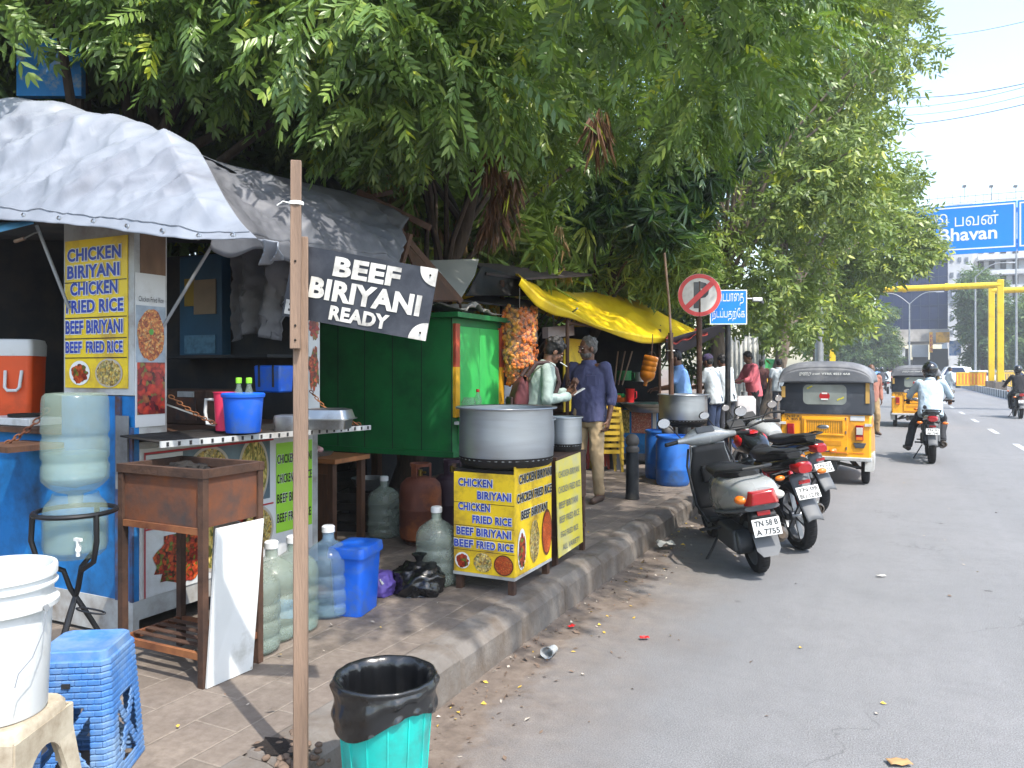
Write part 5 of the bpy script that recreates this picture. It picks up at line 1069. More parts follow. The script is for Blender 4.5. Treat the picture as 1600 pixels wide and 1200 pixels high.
MB().lathe([(0, zd0), (.11, zd0), (.132, zd0 + .02), (.14, zd0 + .05), (.14, zd0 + h_ * .7), (.132, zd0 + h_ * .82), (.105, zd0 + h_ * .93), (.1, zd0 + h_), (.094, zd0 + h_)], (0, 0, 0), 40).obj('tank', M_JUG, dp); MB().lathe([(0, zd0 + .01), (.132, zd0 + .03), (.132, zd0 + h_ * .55), (0, zd0 + h_ * .55)], (0, 0, 0), 32).obj('water', M_WATER, dp)
MB().cyl((.125, -.07, zd0 + .06), (.165, -.10, zd0 + .06), .012, n=10).cyl((.155, -.094, zd0 + .095), (.155, -.094, zd0 + .03), .009, n=10).box((.155, -.094, zd0 + .1), (.045, .014, .012)).obj('tap', M_PLW, dp)
ju = thing('inverted_water_jug', 'big water jug turned upside down on the dispenser', 'water jug', (c.x, c.y, .2))
top = at(118, 612, dz).z - .2; H_ = top - zb_; R0 = 105 * dz / FPX / 2
prof = [(.03, zb_ - .05), (.035, zb_ - .005), (.09, zb_ + .012)] + [(R0 * a_, zb_ + H_ * b_) for a_, b_ in ((.80, .07), (.98, .13), (1, .18), (1, .27), (.95, .30), (.95, .33), (1, .36), (1, .52), (.95, .55), (.95, .58), (1, .61), (.985, .84), (.98, .9), (.95, .955), (.86, .985), (.7, .99), (.5, .965), (0, .97))]
MB().lathe(prof, (0, 0, 0), 44).obj('bottle_shell', M_JUG, ju, smooth=55); MB().lathe([(0, zb_ + .02)] + [(R0 * .93 * q, zb_ + H_ * z_) for q, z_ in ((.8, .1), (1, .16), (1, .40))] + [(0, zb_ + H_ * .40)], (0, 0, 0), 36).obj('water', M_WATER, ju)

ju.scale = (.91, .91, 1); dp.scale = (.91, .91, 1)
# blue tub with lid, violet bag, black rubbish bag
q = gnd(556, 953, .2); tb = thing('storage_tub', 'bright blue rectangular plastic tub with a clip lid', 'tub', tuple(q), R_(12))
def rrect(w_, d_, z, r=.03, n=5):
    out = []
    for cx_, cy_, a0 in ((w_ / 2 - r, d_ / 2 - r, 0), (-w_ / 2 + r, d_ / 2 - r, PI / 2), (-w_ / 2 + r, -d_ / 2 + r, PI), (w_ / 2 - r, -d_ / 2 + r, 1.5 * PI)):
        for i in range(n): a_ = a0 + PI / 2 * i / (n - 1); out.append(Vector((cx_ + r * math.cos(a_), cy_ + r * math.sin(a_), z)))
    return out
MB().loft([rrect(.17, .25, 0), rrect(.20, .28, .33)]).obj('tub_body', M_PLB, tb); MB().loft([rrect(.225, .305, .331), rrect(.228, .308, .35), rrect(.218, .298, .385), rrect(.2, .28, .39)]).obj('lid', M_PLB, tb)
def lump(name, label, cat, c, r, m, seed, sq=.75, knot=False, amp=.2):
    mb = MB(); mb.ball((0, 0, 0), (1, 1, 1), None, 56, 36); out = []
    for p in mb.v:
        w_ = 1 + crumple(p, amp, 1.3, seed) - amp * .6; z = p.z * sq * w_; out.append(Vector((p.x * w_ * r[0], p.y * w_ * r[1], max(z, -.52 * sq) * r[2] + .52 * sq * r[2])))
    mb.v = out; t = thing(name, label, cat, c); mb.obj('bag_body', m, t, smooth=70)
    if knot: k_ = MB(); zt = max(p.z for p in out); k_.lathe([(.045, zt - .02), (.018, zt), (.03, zt + .025), (.05, zt + .045), (.03, zt + .04), (.01, zt + .03)], (.0, 0, 0), 14); k_.obj('knot', m, t)
    return t
lump('rubbish_bag', 'full black plastic rubbish bag on the paving beside the yellow menu cart', 'rubbish bag', tuple(gnd(655, 925, .2)), (.17, .14, .16), M_BAG, 3, .75, True)
vb = lump('violet_packet', 'crumpled violet plastic packet lying beside the blue tub', 'packet', tuple(gnd(594, 928, .2)), (.085, .11, .10), M_VIO, 5, .9); MB().box((.06, -.06, .1), (.035, .035, .004), Matrix.Rotation(.9, 3, 'Y')).obj('label', M_POSW, vb)

# white bucket on the cream stool, woven blue stool
wb0 = at(-5, 1112, 2.1); sz = wb0.z - .2
cs_ = thing('plastic_stool', 'dirty cream plastic stool under the white bucket', 'stool', (wb0.x - .0, wb0.y, .2), YAW)
rings = [rrect(.27, .27, sz - .05, .05), rrect(.265, .265, sz - .012, .05), rrect(.25, .25, sz - .001, .05), rrect(.2, .2, sz - .003, .05)]; MB().loft(rings).obj('seat', M_PLCR, cs_)
for sx in (-1, 1):
    for sy in (-1, 1):
        lg = MB(); tp_ = [Vector((sx * .128, sy * .128, sz - .05)), Vector((sx * .175, sy * .175, 0))]
        R1 = []
        for t_ in (0, .25, .6, 1):
            p = tp_[0].lerp(tp_[1], t_); w_ = .085 - .045 * min(1, t_ * 1.6)
            R1.append([p, p + Vector((-sx * w_, 0, 0)), p + Vector((-sx * w_, -sy * .012, 0)), p + Vector((-sx * .014, -sy * .014, 0)), p + Vector((-sx * .012, -sy * w_, 0)), p + Vector((0, -sy * w_, 0))])
        if sx * sy < 0: R1 = [r_[::-1] for r_ in R1]
        lg.loft(R1); lg.obj('leg', M_PLCR, cs_, smooth=30)
ap = MB()
for k in range(4):
    Rz = Matrix.Rotation(k * PI / 2, 3, 'Z'); pts = [Rz @ Vector((x_, -.134, z_)) for x_, z_ in [(-.13, sz - .03), (.13, sz - .03)] + [(.11 * math.cos(a_), sz - .16 + .10 * math.sin(a_)) for a_ in [PI * i / 12 for i in range(13)]]]
    pts = [Rz @ Vector((x_, -.131 - .0, z_)) for x_, z_ in [(-.13, sz - .20), (-.13, sz - .03), (.13, sz - .03), (.13, sz - .20)] + [(.085 * math.cos(a_), sz - .20 + .11 * math.sin(a_)) for a_ in [PI * i / 14 for i in range(15)]]]
    ap.prism(pts, Rz @ Vector((0, -1, 0)), .008)
ap.obj('apron', M_PLCR, cs_)
bk = thing('white_bucket', 'big white plastic bucket with ribbed rim standing on the cream stool', 'bucket', (wb0.x, wb0.y, wb0.z), YAW); r0 = .136; hb = at(-5, 886, 2.1).z - wb0.z
MB().lathe([(0, .004), (r0 * .86, 0), (r0 * .885, .008), (r0 * .97, hb * .70), (r0 * .975, hb * .72), (r0 * 1.09, hb * .725), (r0 * 1.10, hb * .76), (r0 * 1.03, hb * .79), (r0 * 1.0, hb * .8), (r0 * .995, hb * .865), (r0 * 1.07, hb * .872), (r0 * 1.075, hb * .885), (r0 * 1.0, hb * .9), (r0 * 1.0, hb * .93), (r0 * 1.065, hb * .935), (r0 * 1.07, hb * .985), (r0 * 1.05, hb), (r0 * .98, hb), (r0 * .97, hb * .96), (r0 * .87, .02), (0, .016)], (0, 0, 0), 64).obj('bucket_body', M_PLW, bk, smooth=28)
a_ = -1.15; e = Vector((math.cos(a_), math.sin(a_), 0)); MB().lathe([(r0 * .935, hb * .40), (r0 * .957, hb * .52)], (0, 0, 0), 10, a0=-1.75, a1=-1.2).obj('label', mat('label_green', '#a9b79a', .5, var=.4, scale=25, dirt='#c8c4b2'), bk)
MB().cyl((r0 * 1.06, -.02, hb * .74), (r0 * 1.14, -.03, hb * .74), .008, n=8).tube([(r0 * 1.12, -.03, hb * .74), (r0 * 1.16, -.05, hb * .6), (r0 * 1.13, -.09, hb * .46), (r0 * 1.0, -.12, hb * .38), (r0 * .98, -.13, hb * .3)], .0015, 5).obj('wire_handle', M_GALV, bk)
st0 = at(142, 1000, 2.68); hz_ = st0.z - .2
ss = thing('woven_stool', 'blue plastic stool with woven basket pattern and crossed cut-outs', 'stool', (st0.x, st0.y, .2), R_(32))
MB().loft([rrect(.272, .272, hz_ - .03, .035, 7), rrect(.262, .262, hz_ - .004, .035, 7), rrect(.25, .25, hz_, .035, 7), rrect(.225, .225, hz_ - .004, .03, 7)]).obj('seat', M_STOOL, ss)
side = MB()
def stool_wall(k):
    """one tapered wall: weave relief, with the four triangular openings of the cross left out"""
    Rz = Matrix.Rotation(k * PI / 2, 3, 'Z'); nu, nv = 72, 84; hh = hz_ - .03; keep = {}
    for j in range(nv + 1):
        v = j / nv
        for i in range(nu + 1):
            u = i / nu; wx = .136 + .034 * (1 - v); x_ = (u - .5) * 2 * wx
            row = int(v * 21); fr_ = (v * 21) % 1; bx = (u * 6 + (row % 2) * .5) % 1
            z_ = v * hh; d_ = .006 * (min(1, fr_ * 4, (1 - fr_) * 4)) * (.35 if bx < .08 or bx > .92 else 1)
            cr_ = .02 * max(0, abs(u - .5) * 2 - .86) / .14
            keep[(i, j)] = len(side.v); side.v.append(Rz @ Vector((x_, -wx - d_ + cr_, z_)))
    def hole(u, v):
        if not (.20 < u < .80 and .10 < v < .66): return False
        a, b = (u - .5) / .30, (v - .38) / .28
        if abs(a) + .0 > .93 or abs(b) > .93: return False
        return abs(abs(a) - abs(b)) > .22
    for j in range(nv):
        for i in range(nu):
            if hole((i + .5) / nu, (j + .5) / nv): continue
            side.f.append((keep[(i, j)], keep[(i + 1, j)], keep[(i + 1, j + 1)], keep[(i, j + 1)])); side.mi.append(0)
for k in range(4): stool_wall(k)
side.obj('woven_wall', M_STOOL, ss, smooth=35, solid=.006); ss.scale = (.87, .87, 1); ss.location = tuple(Vector(st0) - Vector((CA, SA, 0)) * .02 - Vector((0, 0, st0.z - .2))); MB().boxp((-.02, -.158, hz_ - .115), (.01, -.150, hz_ - .10)).obj('slot', M_BLACKIN, ss)

# teal waste bin with black liner
bn0 = cs((602 - 800) / FPX * 2.62, 2.62, 0); tz_ = at(602, 1062, 2.62).z; bn = thing('waste_bin', 'turquoise plastic waste bin with a black liner folded over the rim', 'waste bin', (bn0.x, bn0.y, .004)); rr = 150 / FPX * 2.62 / 2
prof = [(0, .004), (rr * .74, 0), (rr * .76, .01), (rr * .99, tz_ - .03), (rr * 1.02, tz_ - .02), (rr * 1.02, tz_), (rr * .97, tz_), (rr * .74, .03), (0, .03)]
mb = MB().lathe(prof, (0, 0, 0), 64)
for i, p in enumerate(mb.v):
    a_ = math.atan2(p.y, p.x); k = (a_ * 14 / PI) % 2
    if .03 < p.z < tz_ - .05: p *= 1
mb.obj('bin_body', M_TEAL, bn, smooth=30)
rb_ = MB()
for k in range(14): a_ = k * 2 * PI / 14; e = Vector((math.cos(a_), math.sin(a_), 0)); rb_.bar(e * rr * .762 + ZP * .01, e * rr * .985 + ZP * (tz_ - .04), .005, .006, e)
rb_.obj('ribs', M_TEAL, bn)
def liner(u, v):
    a_ = u * 2 * PI; w_ = math.sin(a_ * 13 + 1.6 * math.sin(a_ * 2)) * .7 + .5 * mnoise.noise((math.cos(a_) * 4, math.sin(a_) * 4, v * 3)); drop = .135 + .045 * math.sin(a_ - 1.5) + .02 * math.sin(a_ * 3)
    fine = .5 * mnoise.noise((math.cos(a_) * 14, math.sin(a_) * 14, v * 4))
    if v < .45:   # inside
        t_ = v / .45; r_ = rr * (.74 + .19 * t_) + .011 * w_ + .006 * fine; z = tz_ - .30 + .305 * t_; r_ = min(r_, rr * (.82 + .10 * t_))
    elif v < .55: t_ = (v - .45) / .1; r_ = rr * (.93 + .15 * math.sin(PI / 2 * t_)) + .002 * w_; z = tz_ + .006 + .012 * math.sin(PI * t_)
    else: t_ = (v - .55) / .45; r_ = rr * (1.085 - .07 * t_) + .008 * w_ * (.3 + t_) + .006 * fine + .006 * math.sin(t_ * 9 + a_ * 2); r_ = max(r_, rr * 1.045); z = tz_ + .005 - drop * t_
    return (r_ * math.cos(a_), r_ * math.sin(a_), z)
MB().grid(liner, 180, 44).lathe([(0, tz_ - .31), (rr * .76, tz_ - .295)], (0, 0, 0), 40).obj('bin_liner', M_BAG, bn, smooth=75)

# rusty stand with the white panel leaning on it
rs = thing('iron_stand', 'rusty iron box on four tall legs with a slatted lower rack', 'stand', (-2.96, 2.62, .2)); hx, y0_, y1_ = .26, -.18, .15; zt = .955; zbx = .70
def L(name, mb, m=M_RUSTD): return mb.obj(name, m, rs)
for sx in (-1, 1):
    for y_ in (y0_, y1_): L('leg', MB().boxp((sx * hx - .016, y_ - .016, 0), (sx * hx + .016, y_ + .016, zt)))
L('rim', MB().boxp((-hx - .02, y0_ - .02, zt - .035), (hx + .02, y0_ + .012, zt + .004)).boxp((-hx - .02, y1_ - .012, zt - .035), (hx + .02, y1_ + .02, zt + .004)).boxp((-hx - .02, y0_ + .013, zt - .034), (-hx + .012, y1_ - .013, zt + .003)).boxp((hx - .012, y0_ + .013, zt - .034), (hx + .02, y1_ - .013, zt + .003)))
M_RPANEL = mat('rust_panel', '#6e3d1f', .8, .05, var=.3, scale=5, dirt='#3a3230', dirt_amt=.85, dscale=4.5, bump=.25, bscale=25); L('fire_box', MB().boxp((-hx + .004, y0_ - .004, zbx), (hx - .004, y0_ + .004, zt - .036)).boxp((-hx + .004, y1_ - .004, zbx), (hx - .004, y1_ + .004, zt - .036)).boxp((-hx - .004, y0_ + .005, zbx), (-hx + .003, y1_ - .005, zt - .036)).boxp((hx - .003, y0_ + .005, zbx), (hx + .004, y1_ - .005, zt - .036)).boxp((-hx + .02, y0_ + .01, zt - .1), (hx - .02, y1_ - .01, zt - .09)), M_RPANEL)
L('lower_rail', MB().boxp((-hx + .017, y0_ - .014, zbx - .03), (hx - .017, y0_ + .012, zbx - .001)), M_RUST)
for a_, b_ in (((-hx + .017, y0_ - .012, .12), (hx - .017, y0_ + .008, .15)), ((-hx + .017, y1_ - .01, .12), (hx - .017, y1_ + .01, .15)), ((-hx - .01, y0_ + .017, .12), (-hx + .01, y1_ - .017, .15)), ((hx - .01, y0_ + .017, .12), (hx + .01, y1_ - .017, .15))): L('lower_rail', MB().boxp(a_, b_), M_RUST)
for k in range(4): L('slat', MB().boxp((-hx + .012, y0_ + .045 + k * .065, .151), (hx - .012, y0_ + .075 + k * .065, .156)), M_RUSTD)
o = lump('ash_heap', 'dark charred grate lump in the top of the rusty iron box', 'charcoal', (-2.98, 2.6, .2 + zt - .075), (.12, .07, .07), M_SOOT, 12, .7, False, .3)
ap_ = at(331, 832, 3.33); P4 = [at(322, 1072, 3.36), at(393, 1030, 3.58), at(411, 810, 3.66), at(338, 826, 3.40)]; P4[0].z = .203; P4[1].z = .203
wp_ = thing('laminate_board', 'white laminate board leaning against the rusty iron stand', 'panel', tuple(P4[0])); n_ = (P4[1] - P4[0]).cross(P4[3] - P4[0]).normalized(); bpart(wp_, 'sheet', MB().prism(P4, n_, .012), M_PLW); 
P5 = [at(222, 1, 3.9)] * 0 + [Vector((-3.10, 2.84, .22)), Vector((-2.78, 2.83, .22)), Vector((-2.78, 2.82, .83)), Vector((-3.05, 2.83, .87))]
o = MB().prism(P5, (0, 1, 0), .01).obj('speckled_board', mat('speckled_board', '#979a9c', .6, var=.25, scale=60)); tag(o, 'grey speckled board standing behind the legs of the iron stand', 'board')

# blue tub, jugs and tray on the serving shelf
q = at(380, 680, 4.12); sh_z = 1.262
tub = thing('blue_tub', 'round royal blue plastic tub on the serving shelf', 'tub', (q.x, q.y, sh_z)); MB().lathe([(0, 0), (.086, 0), (.09, .006), (.104, .185), (.112, .19), (.114, .205), (.106, .212), (.100, .208), (.09, .02), (0, .014)], (0, 0, 0), 40).obj('tub_body', M_PLB, tub)
for k, (px, lab) in enumerate(((373, 'left one of the two green-capped bottles standing in the blue tub'), (389, 'right one of the two green-capped bottles standing in the blue tub'))):
    p = at(px, 680, 4.14); b_ = thing('green_capped_bottle', lab, 'bottle', (p.x, p.y, sh_z + .018), 0, 'bottles in the blue tub'); MB().lathe([(0, 0), (.026, 0), (.028, .01), (.028, .16), (.024, .19), (.013, .225), (.012, .25)], (0, 0, 0), 20).obj('glass_body', M_JUG, b_); MB().lathe([(0, .275), (.014, .275), (.016, .27), (.016, .245), (.014, .245)], (0, 0, 0), 14).obj('cap', M_GRC, b_)
p = at(352, 676, 4.25); pj = thing('pink_jug', 'pink plastic jug with a white handle, left of the blue tub', 'jug', (p.x, p.y, sh_z)); MB().lathe([(0, 0), (.05, 0), (.062, .21), (.066, .212), (.06, .2), (.048, .01), (0, .008)], (0, 0, 0), 24).obj('jug_body', M_PINK, pj)
MB().tube([(-.055, -.02, .17), (-.115, -.03, .17), (-.12, -.03, .1), (-.105, -.03, .035), (-.05, -.02, .03)], .009, 8).obj('handle', M_PLW, pj)
p = at(512, 668, 4.62); ty = thing('steel_food_tray', 'rectangular steel food tray with a domed lid on the serving shelf', 'food tray', (p.x, p.y, 1.243), R_(20))
MB().loft([rrect(.25, .17, 0, .03), rrect(.27, .19, .055, .03), rrect(.31, .23, .058, .03), rrect(.31, .23, .064, .03)]).obj('tray_body', M_STEEL, ty); MB().loft([rrect(.29, .21, .0645, .03), rrect(.26, .18, .115, .03), rrect(.2, .13, .122, .03)]).obj('lid', M_STEEL, ty)
p = at(455, 668, 4.5); ob = thing('steel_box', 'plain dark steel box half hidden behind the timber post', 'box', (p.x, p.y, 1.243), R_(20)); MB().loft([rrect(.16, .14, 0, .02), rrect(.17, .15, .075, .02), rrect(.16, .14, .09, .02)]).obj('box_body', M_STEEL, ob)
p = onY(428, 592, 3.7); bsk = thing('blue_basket', 'blue plastic basket hanging inside the stall above the shelf', 'basket', tuple(p)); MB().box((0, 0, 0), (.2, .12, .17), None, (1.1, 1.1)).obj('basket_body', M_PLB, bsk, bevel=.012)
for x_ in (-.06, .055): MB().boxp((x_ - .006, -.070, -.05), (x_ + .006, -.062, .085)).obj('slot', M_BLACKIN, bsk)
p = onY(300, 600, 3.6); stv = thing('iron_stove', 'rusty iron stove box inside the stall behind the chain', 'stove', (p.x, p.y, 1.25)); MB().boxp((-.3, -.14, 0), (.28, .16, .22)).obj('stove_box', M_RUSTD, stv, bevel=.01); MB().boxp((.02, -.147, .03), (.2, -.141, .17)).obj('door', M_RPANEL, stv); MB().boxp((.04, -.15, .175), (.18, -.141, .21)).obj('plate', M_WHITEM, stv)
p = onX(288, 640, -3.6); pn = thing('ladle', 'long flat steel ladle lying aslant inside the stall', 'ladle', (p.x, p.y, 1.30)); MB().bar((-.1, -.1, .12), (.1, .12, .0), .03, .008).obj('handle', M_STEEL, pn); MB().ball((.15, .17, -.02), (.09, .06, .015), None, 14, 8).obj('blade', M_STEEL, pn)
# things in the side opening
a = onY(-60, 625, 2.95); b = onY(27, 530, 2.95); wdt = b.x - a.x; ob = thing('cool_box', 'orange cool box with a white lid on the stall counter', 'cool box', (at(0, 600, 4.85).x, at(0, 600, 4.85).y, 1.277), YAW + R_(14)); wdt = .45; hh = at(0, 530, 4.7).z - 1.277
MB().loft([rrect(wdt * .96, .26, 0), rrect(wdt, .28, hh * .80)]).obj('box_body', M_ORC, ob); MB().loft([rrect(wdt * 1.01, .285, hh * .80 + .001), rrect(wdt * 1.02, .29, hh * .94), rrect(wdt * .98, .27, hh), rrect(wdt * .9, .22, hh * 1.01)]).obj('lid', M_PLW, ob)
MB().tube([(.08, -.142, hh * .62), (.085, -.165, hh * .42), (.1, -.168, hh * .38), (.15, -.168, hh * .38), (.165, -.165, hh * .42), (.17, -.142, hh * .62)], .010, 8).obj('handle', M_PLW, ob)
gs = thing('gas_stove', 'white and black gas stove at the edge of the stall counter', 'gas stove', (onY(38, 650, 2.76).x, 2.78, 1.277)); MB().boxp((-.3, -.09, 0), (.16, .1, .045)).obj('stove_body', M_PLW, gs, bevel=.006); MB().lathe([(.07, .046), (.09, .05), (.09, .065), (.07, .065), (.07, .046)], (-.02, 0, 0), 20).obj('pan_support', M_SOOT, gs)
kt = onY(8, 525, 3.3); kv = thing('steel_kettle', 'tall steel pitcher behind the orange cool box', 'pitcher', (kt.x, kt.y, 1.278)); MB().lathe([(0, 0), (.09, 0), (.095, .3), (.08, .46), (.085, .48), (.07, .46), (0, .44)], (0, 0, 0), 28).obj('pitcher_body', M_STEEL, kv); MB().tube([(.09, 0, .42), (.15, 0, .42), (.16, 0, .32), (.1, 0, .22)], .009, 8).obj('handle', M_STEEL, kv)
cz = onY(62, 612, 3.0); cu = thing('wooden_handled_knife', 'small tool with a wooden handle tucked under the tarpaulin edge', 'tool', tuple(onY(42, 372, 2.5))); MB().cyl((-.1, 0, -.01), (-.02, 0, 0), .01, n=8).obj('handle', M_WOOD, cu); MB().tube([(-.02, 0, 0), (.06, 0, .02), (.11, 0, .025)], .004, 6).obj('blade', M_STEEL, cu)

# eggs, stool and carved cabinet behind the post
wt = thing('wooden_table', 'low wooden table with an egg tray between the stall and the kiosk', 'table', tuple(gnd(520, 850, .2))); zt_ = at(540, 708, wt.location.y / (CA - .23 * SA)).z - .2; zt_ = 1.0 - .2 + .0
zt_ = at(520, 712, 6.15).z - .2
MB().boxp((-.42, -.22, zt_ - .035), (.2, .22, zt_)).obj('tabletop', mat('orange_wood', '#8a5a35', .6, var=.2, scale=4, stretch=(1, 6, 6)), wt)
for x_, y_ in ((-.38, -.18), (.14, -.18), (-.38, .18), (.14, .18)): MB().boxp((x_ - .025, y_ - .025, 0), (x_ + .025, y_ + .025, zt_ - .036)).obj('leg', M_WOODD, wt)
dr = MB().boxp((-.1, -.20, .05), (.16, -.17, zt_ - .04)).obj('carved_panel', mat('carved_wood', '#5a3a24', .6, var=.3, scale=4, stretch=(6, 6, 1)), wt); MB().boxp((-.05, -.206, .15), (.11, -.2005, zt_ - .12)).obj('inset', M_WOODD, dr)
et = thing('egg_tray', 'shallow tray of pinkish eggs on the wooden table', 'egg tray', (wt.location.x - .19, wt.location.y - .06, .2 + zt_)); MB().loft([rrect(.30, .2, 0, .02), rrect(.33, .23, .03, .02)]).obj('tray', M_STEEL, et)
for k in range(11): x_, y_ = -.11 + (k % 4) * .072, -.06 + (k // 4) * .062; MB().ball((x_, y_, .05), (.024, .03, .024), Matrix.Rotation(k * 1.7, 3, 'Z'), 12, 8).obj('egg', mat('egg_shell', '#b98f8c', .5), et)

# gas cylinders and scrap under the kiosk
def cylinder(label, c, m, r=.155, h=.5):
    t = thing('gas_cylinder', label, 'gas cylinder', c); MB().lathe([(0, .03), (r * .8, .03), (r * .95, .05), (r, .1), (r, h * .52), (r * 1.015, h * .53), (r * 1.015, h * .55), (r, h * .56), (r, h - .1), (r * .93, h - .04), (r * .7, h), (r * .3, h + .02), (0, h + .02)], (0, 0, 0), 36).obj('shell', m, t)
    MB().lathe([(r * .72, 0), (r * .72, .04), (r * .68, .04), (r * .68, 0), (r * .72, 0)], (0, 0, 0), 28).obj('foot_ring', M_RUSTD, t); MB().lathe([(r * .5, h + .10), (r * .5, h + .125), (r * .46, h + .125), (r * .46, h + .10), (r * .5, h + .10)], (0, 0, 0), 24).obj('collar', m, t)
    for k in range(3): a_ = k * 2.1 + .4; MB().box((r * .48 * math.cos(a_), r * .48 * math.sin(a_), h + .05), (.05, .01, .14), Matrix.Rotation(a_ + PI / 2, 3, 'Z')).obj('collar_stay', m, t)
    MB().cyl((0, 0, h + .01), (0, 0, h + .07), .018, n=10).cyl((0, 0, h + .05), (.05, 0, h + .05), .01, n=8).obj('valve', mat('brass', '#8a7434', .4, .8), t); return t
M_CYL = mat('cylinder_red_brown', '#5c3226', .7, .1, var=.3, scale=4, dirt='#a05a26', dirt_amt=.55, dscale=3, bump=.15); M_CYLP = mat('cylinder_plum', '#33222e', .6, .1, var=.3, scale=5)
cylinder('rusty red-brown gas cylinder standing under the green kiosk', tuple(gnd(657, 848, .2)), M_CYL, .17, .52); cylinder('dark plum gas cylinder behind the yellow menu cart', tuple(gnd(706, 838, .2)), M_CYLP, .15, .52)
jug('water_jug', 'glass-clear jug in the dark under the kiosk, left of the rusty gas cylinder', tuple(gnd(600, 838, .2)), M_JUGG); bx = thing('dark_crate', 'dark open crate full of odds and ends under the kiosk', 'crate', tuple(gnd(575, 825, .2)), .3)
for k in range(4): MB().boxp((-.25, -.17, k * .09), (.25, -.15, k * .09 + .06)).boxp((-.25, .15, k * .09), (.25, .17, k * .09 + .06)).boxp((-.25, -.149, k * .09), (-.23, .149, k * .09 + .06)).boxp((.23, -.149, k * .09), (.25, .149, k * .09 + .06)).obj('slats', M_SOOT, bx)
MB().boxp((-.245, -.145, .01), (.245, .145, .03)).obj('bottom', M_SOOT, bx); bw = thing('steel_bowl', 'dull steel bowl on the dark crate under the kiosk', 'bowl', tuple(gnd(575, 825, .2) + Vector((0, 0, .345)))); MB().lathe([(0, 0), (.08, .01), (.14, .1), (.15, .1), (.09, 0)], (0, 0, 0), 28).obj('bowl_body', M_STEEL, bw)
# plastic bottles on the kiosk ledge
p = Vector((GX1 + .13, GY0 + .06, 1.146)); pb_ = thing('plastic_bottle', 'clear plastic bottle with red cap on the kiosk ledge', 'bottle', tuple(p + Vector((.05, .07, 0)))); MB().lathe([(0, 0), (.034, 0), (.036, .01), (.036, .18), (.03, .21), (.014, .24), (.013, .262)], (0, 0, 0), 20).obj('bottle_shell', M_JUG, pb_); MB().lathe([(0, .28), (.015, .28), (.016, .255), (.014, .255)], (0, 0, 0), 14).obj('cap', M_RED, pb_)
pj2 = thing('plastic_jar', 'clear ribbed jar with a pink label on the kiosk ledge', 'jar', tuple(p)); MB().lathe([(0, 0), (.06, 0), (.065, .01), (.065, .17), (.05, .2), (.045, .21)], (0, 0, 0), 24).obj('jar_shell', M_JUG, pj2); MB().lathe([(.0662, .03), (.0662, .12)], (0, 0, 0), 24).obj('label', mat('label_pink', '#c78fa0', .5, var=.3, scale=20), pj2)
# hanging snack packets
sb = thing('snack_packet_bundle', 'tall bundle of clear packets of orange fried snacks hanging from the dark awning', 'snack packets', tuple(at(812, 485, 7.55)))
M_PACK = mat('snack_packet', '#cf6a1e', .25, var=.35, scale=9, dirt='#dca45e', dirt_amt=.5, dscale=9, coat=.6); M_PACK2 = mat('snack_packet_pale', '#d88a42', .2, var=.3, scale=12, dirt='#e8d8c0', dirt_amt=.7, dscale=7, coat=.8)
pk = MB(); pk.grid(lambda u, v: ((u - .5) * .13, (.034 * (math.sin(PI * u) * math.sin(PI * v)) ** .6 + .007 * mnoise.noise((u * 6, v * 6, 1))) , (v - .5) * .19 + .004 * math.sin(u * 20)), 12, 14); pk.grid(lambda u, v: ((.5 - u) * .13, -(.034 * (math.sin(PI * u) * math.sin(PI * v)) ** .6 + .007 * mnoise.noise((u * 6, v * 6, 5))), (v - .5) * .17 + .004 * math.sin((1 - u) * 20)), 12, 14)
rk2 = random.Random(4); hb_ = (600 - 492) * 7.55 / FPX
M_FILM = mat('clear_film', '#dcd6cc', .08, var=.05, alpha=.07, spec=1.0, coat=.35); M_PUFF = mat('fried_puff', '#cc6a14', .6, var=.3, scale=22, bump=.3, bscale=60); M_PUFFP = mat('pale_puff', '#d8923a', .6, var=.3, scale=22, bump=.3, bscale=60); p0 = []
for m_ in (M_PUFF, M_PUFFP):
    o = pk.obj('packet', M_FILM, sb, smooth=70); pf = MB()
    for k in range(15): pf.ball((rk2.uniform(-.045, .045), rk2.uniform(-.02, .02), rk2.uniform(-.075, .072)), (rk2.uniform(.016, .024), .014, rk2.uniform(.016, .028)), Matrix.Rotation(rk2.random() * 3, 3, 'Y'), 8, 6)
    pf.obj('puffs', m_, o); p0.append(o)
n_ = 0
for row in range(10):
    for k in range(7):
        a_ = k * 2 * PI / 7 + row * .5 + rk2.uniform(-.2, .2); r_ = .14 * (1 - .35 * max(0, row - 7) / 3); z = -.03 - row * hb_ / 10 + rk2.uniform(-.02, .02)
        o = p0[n_] if n_ < 2 else copy_tree(p0[0 if rk2.random() < .65 else 1], parent=sb)
        n_ += 1; o.location = (r_ * math.cos(a_), r_ * math.sin(a_), z); o.rotation_euler = (rk2.uniform(-.6, .3), rk2.uniform(-.9, .9), a_ - PI / 2 + rk2.uniform(-.4, .4))
MB().cyl((0, 0, -.05), (0, 0, .22), .004, n=5).obj('string', M_HALO, sb)

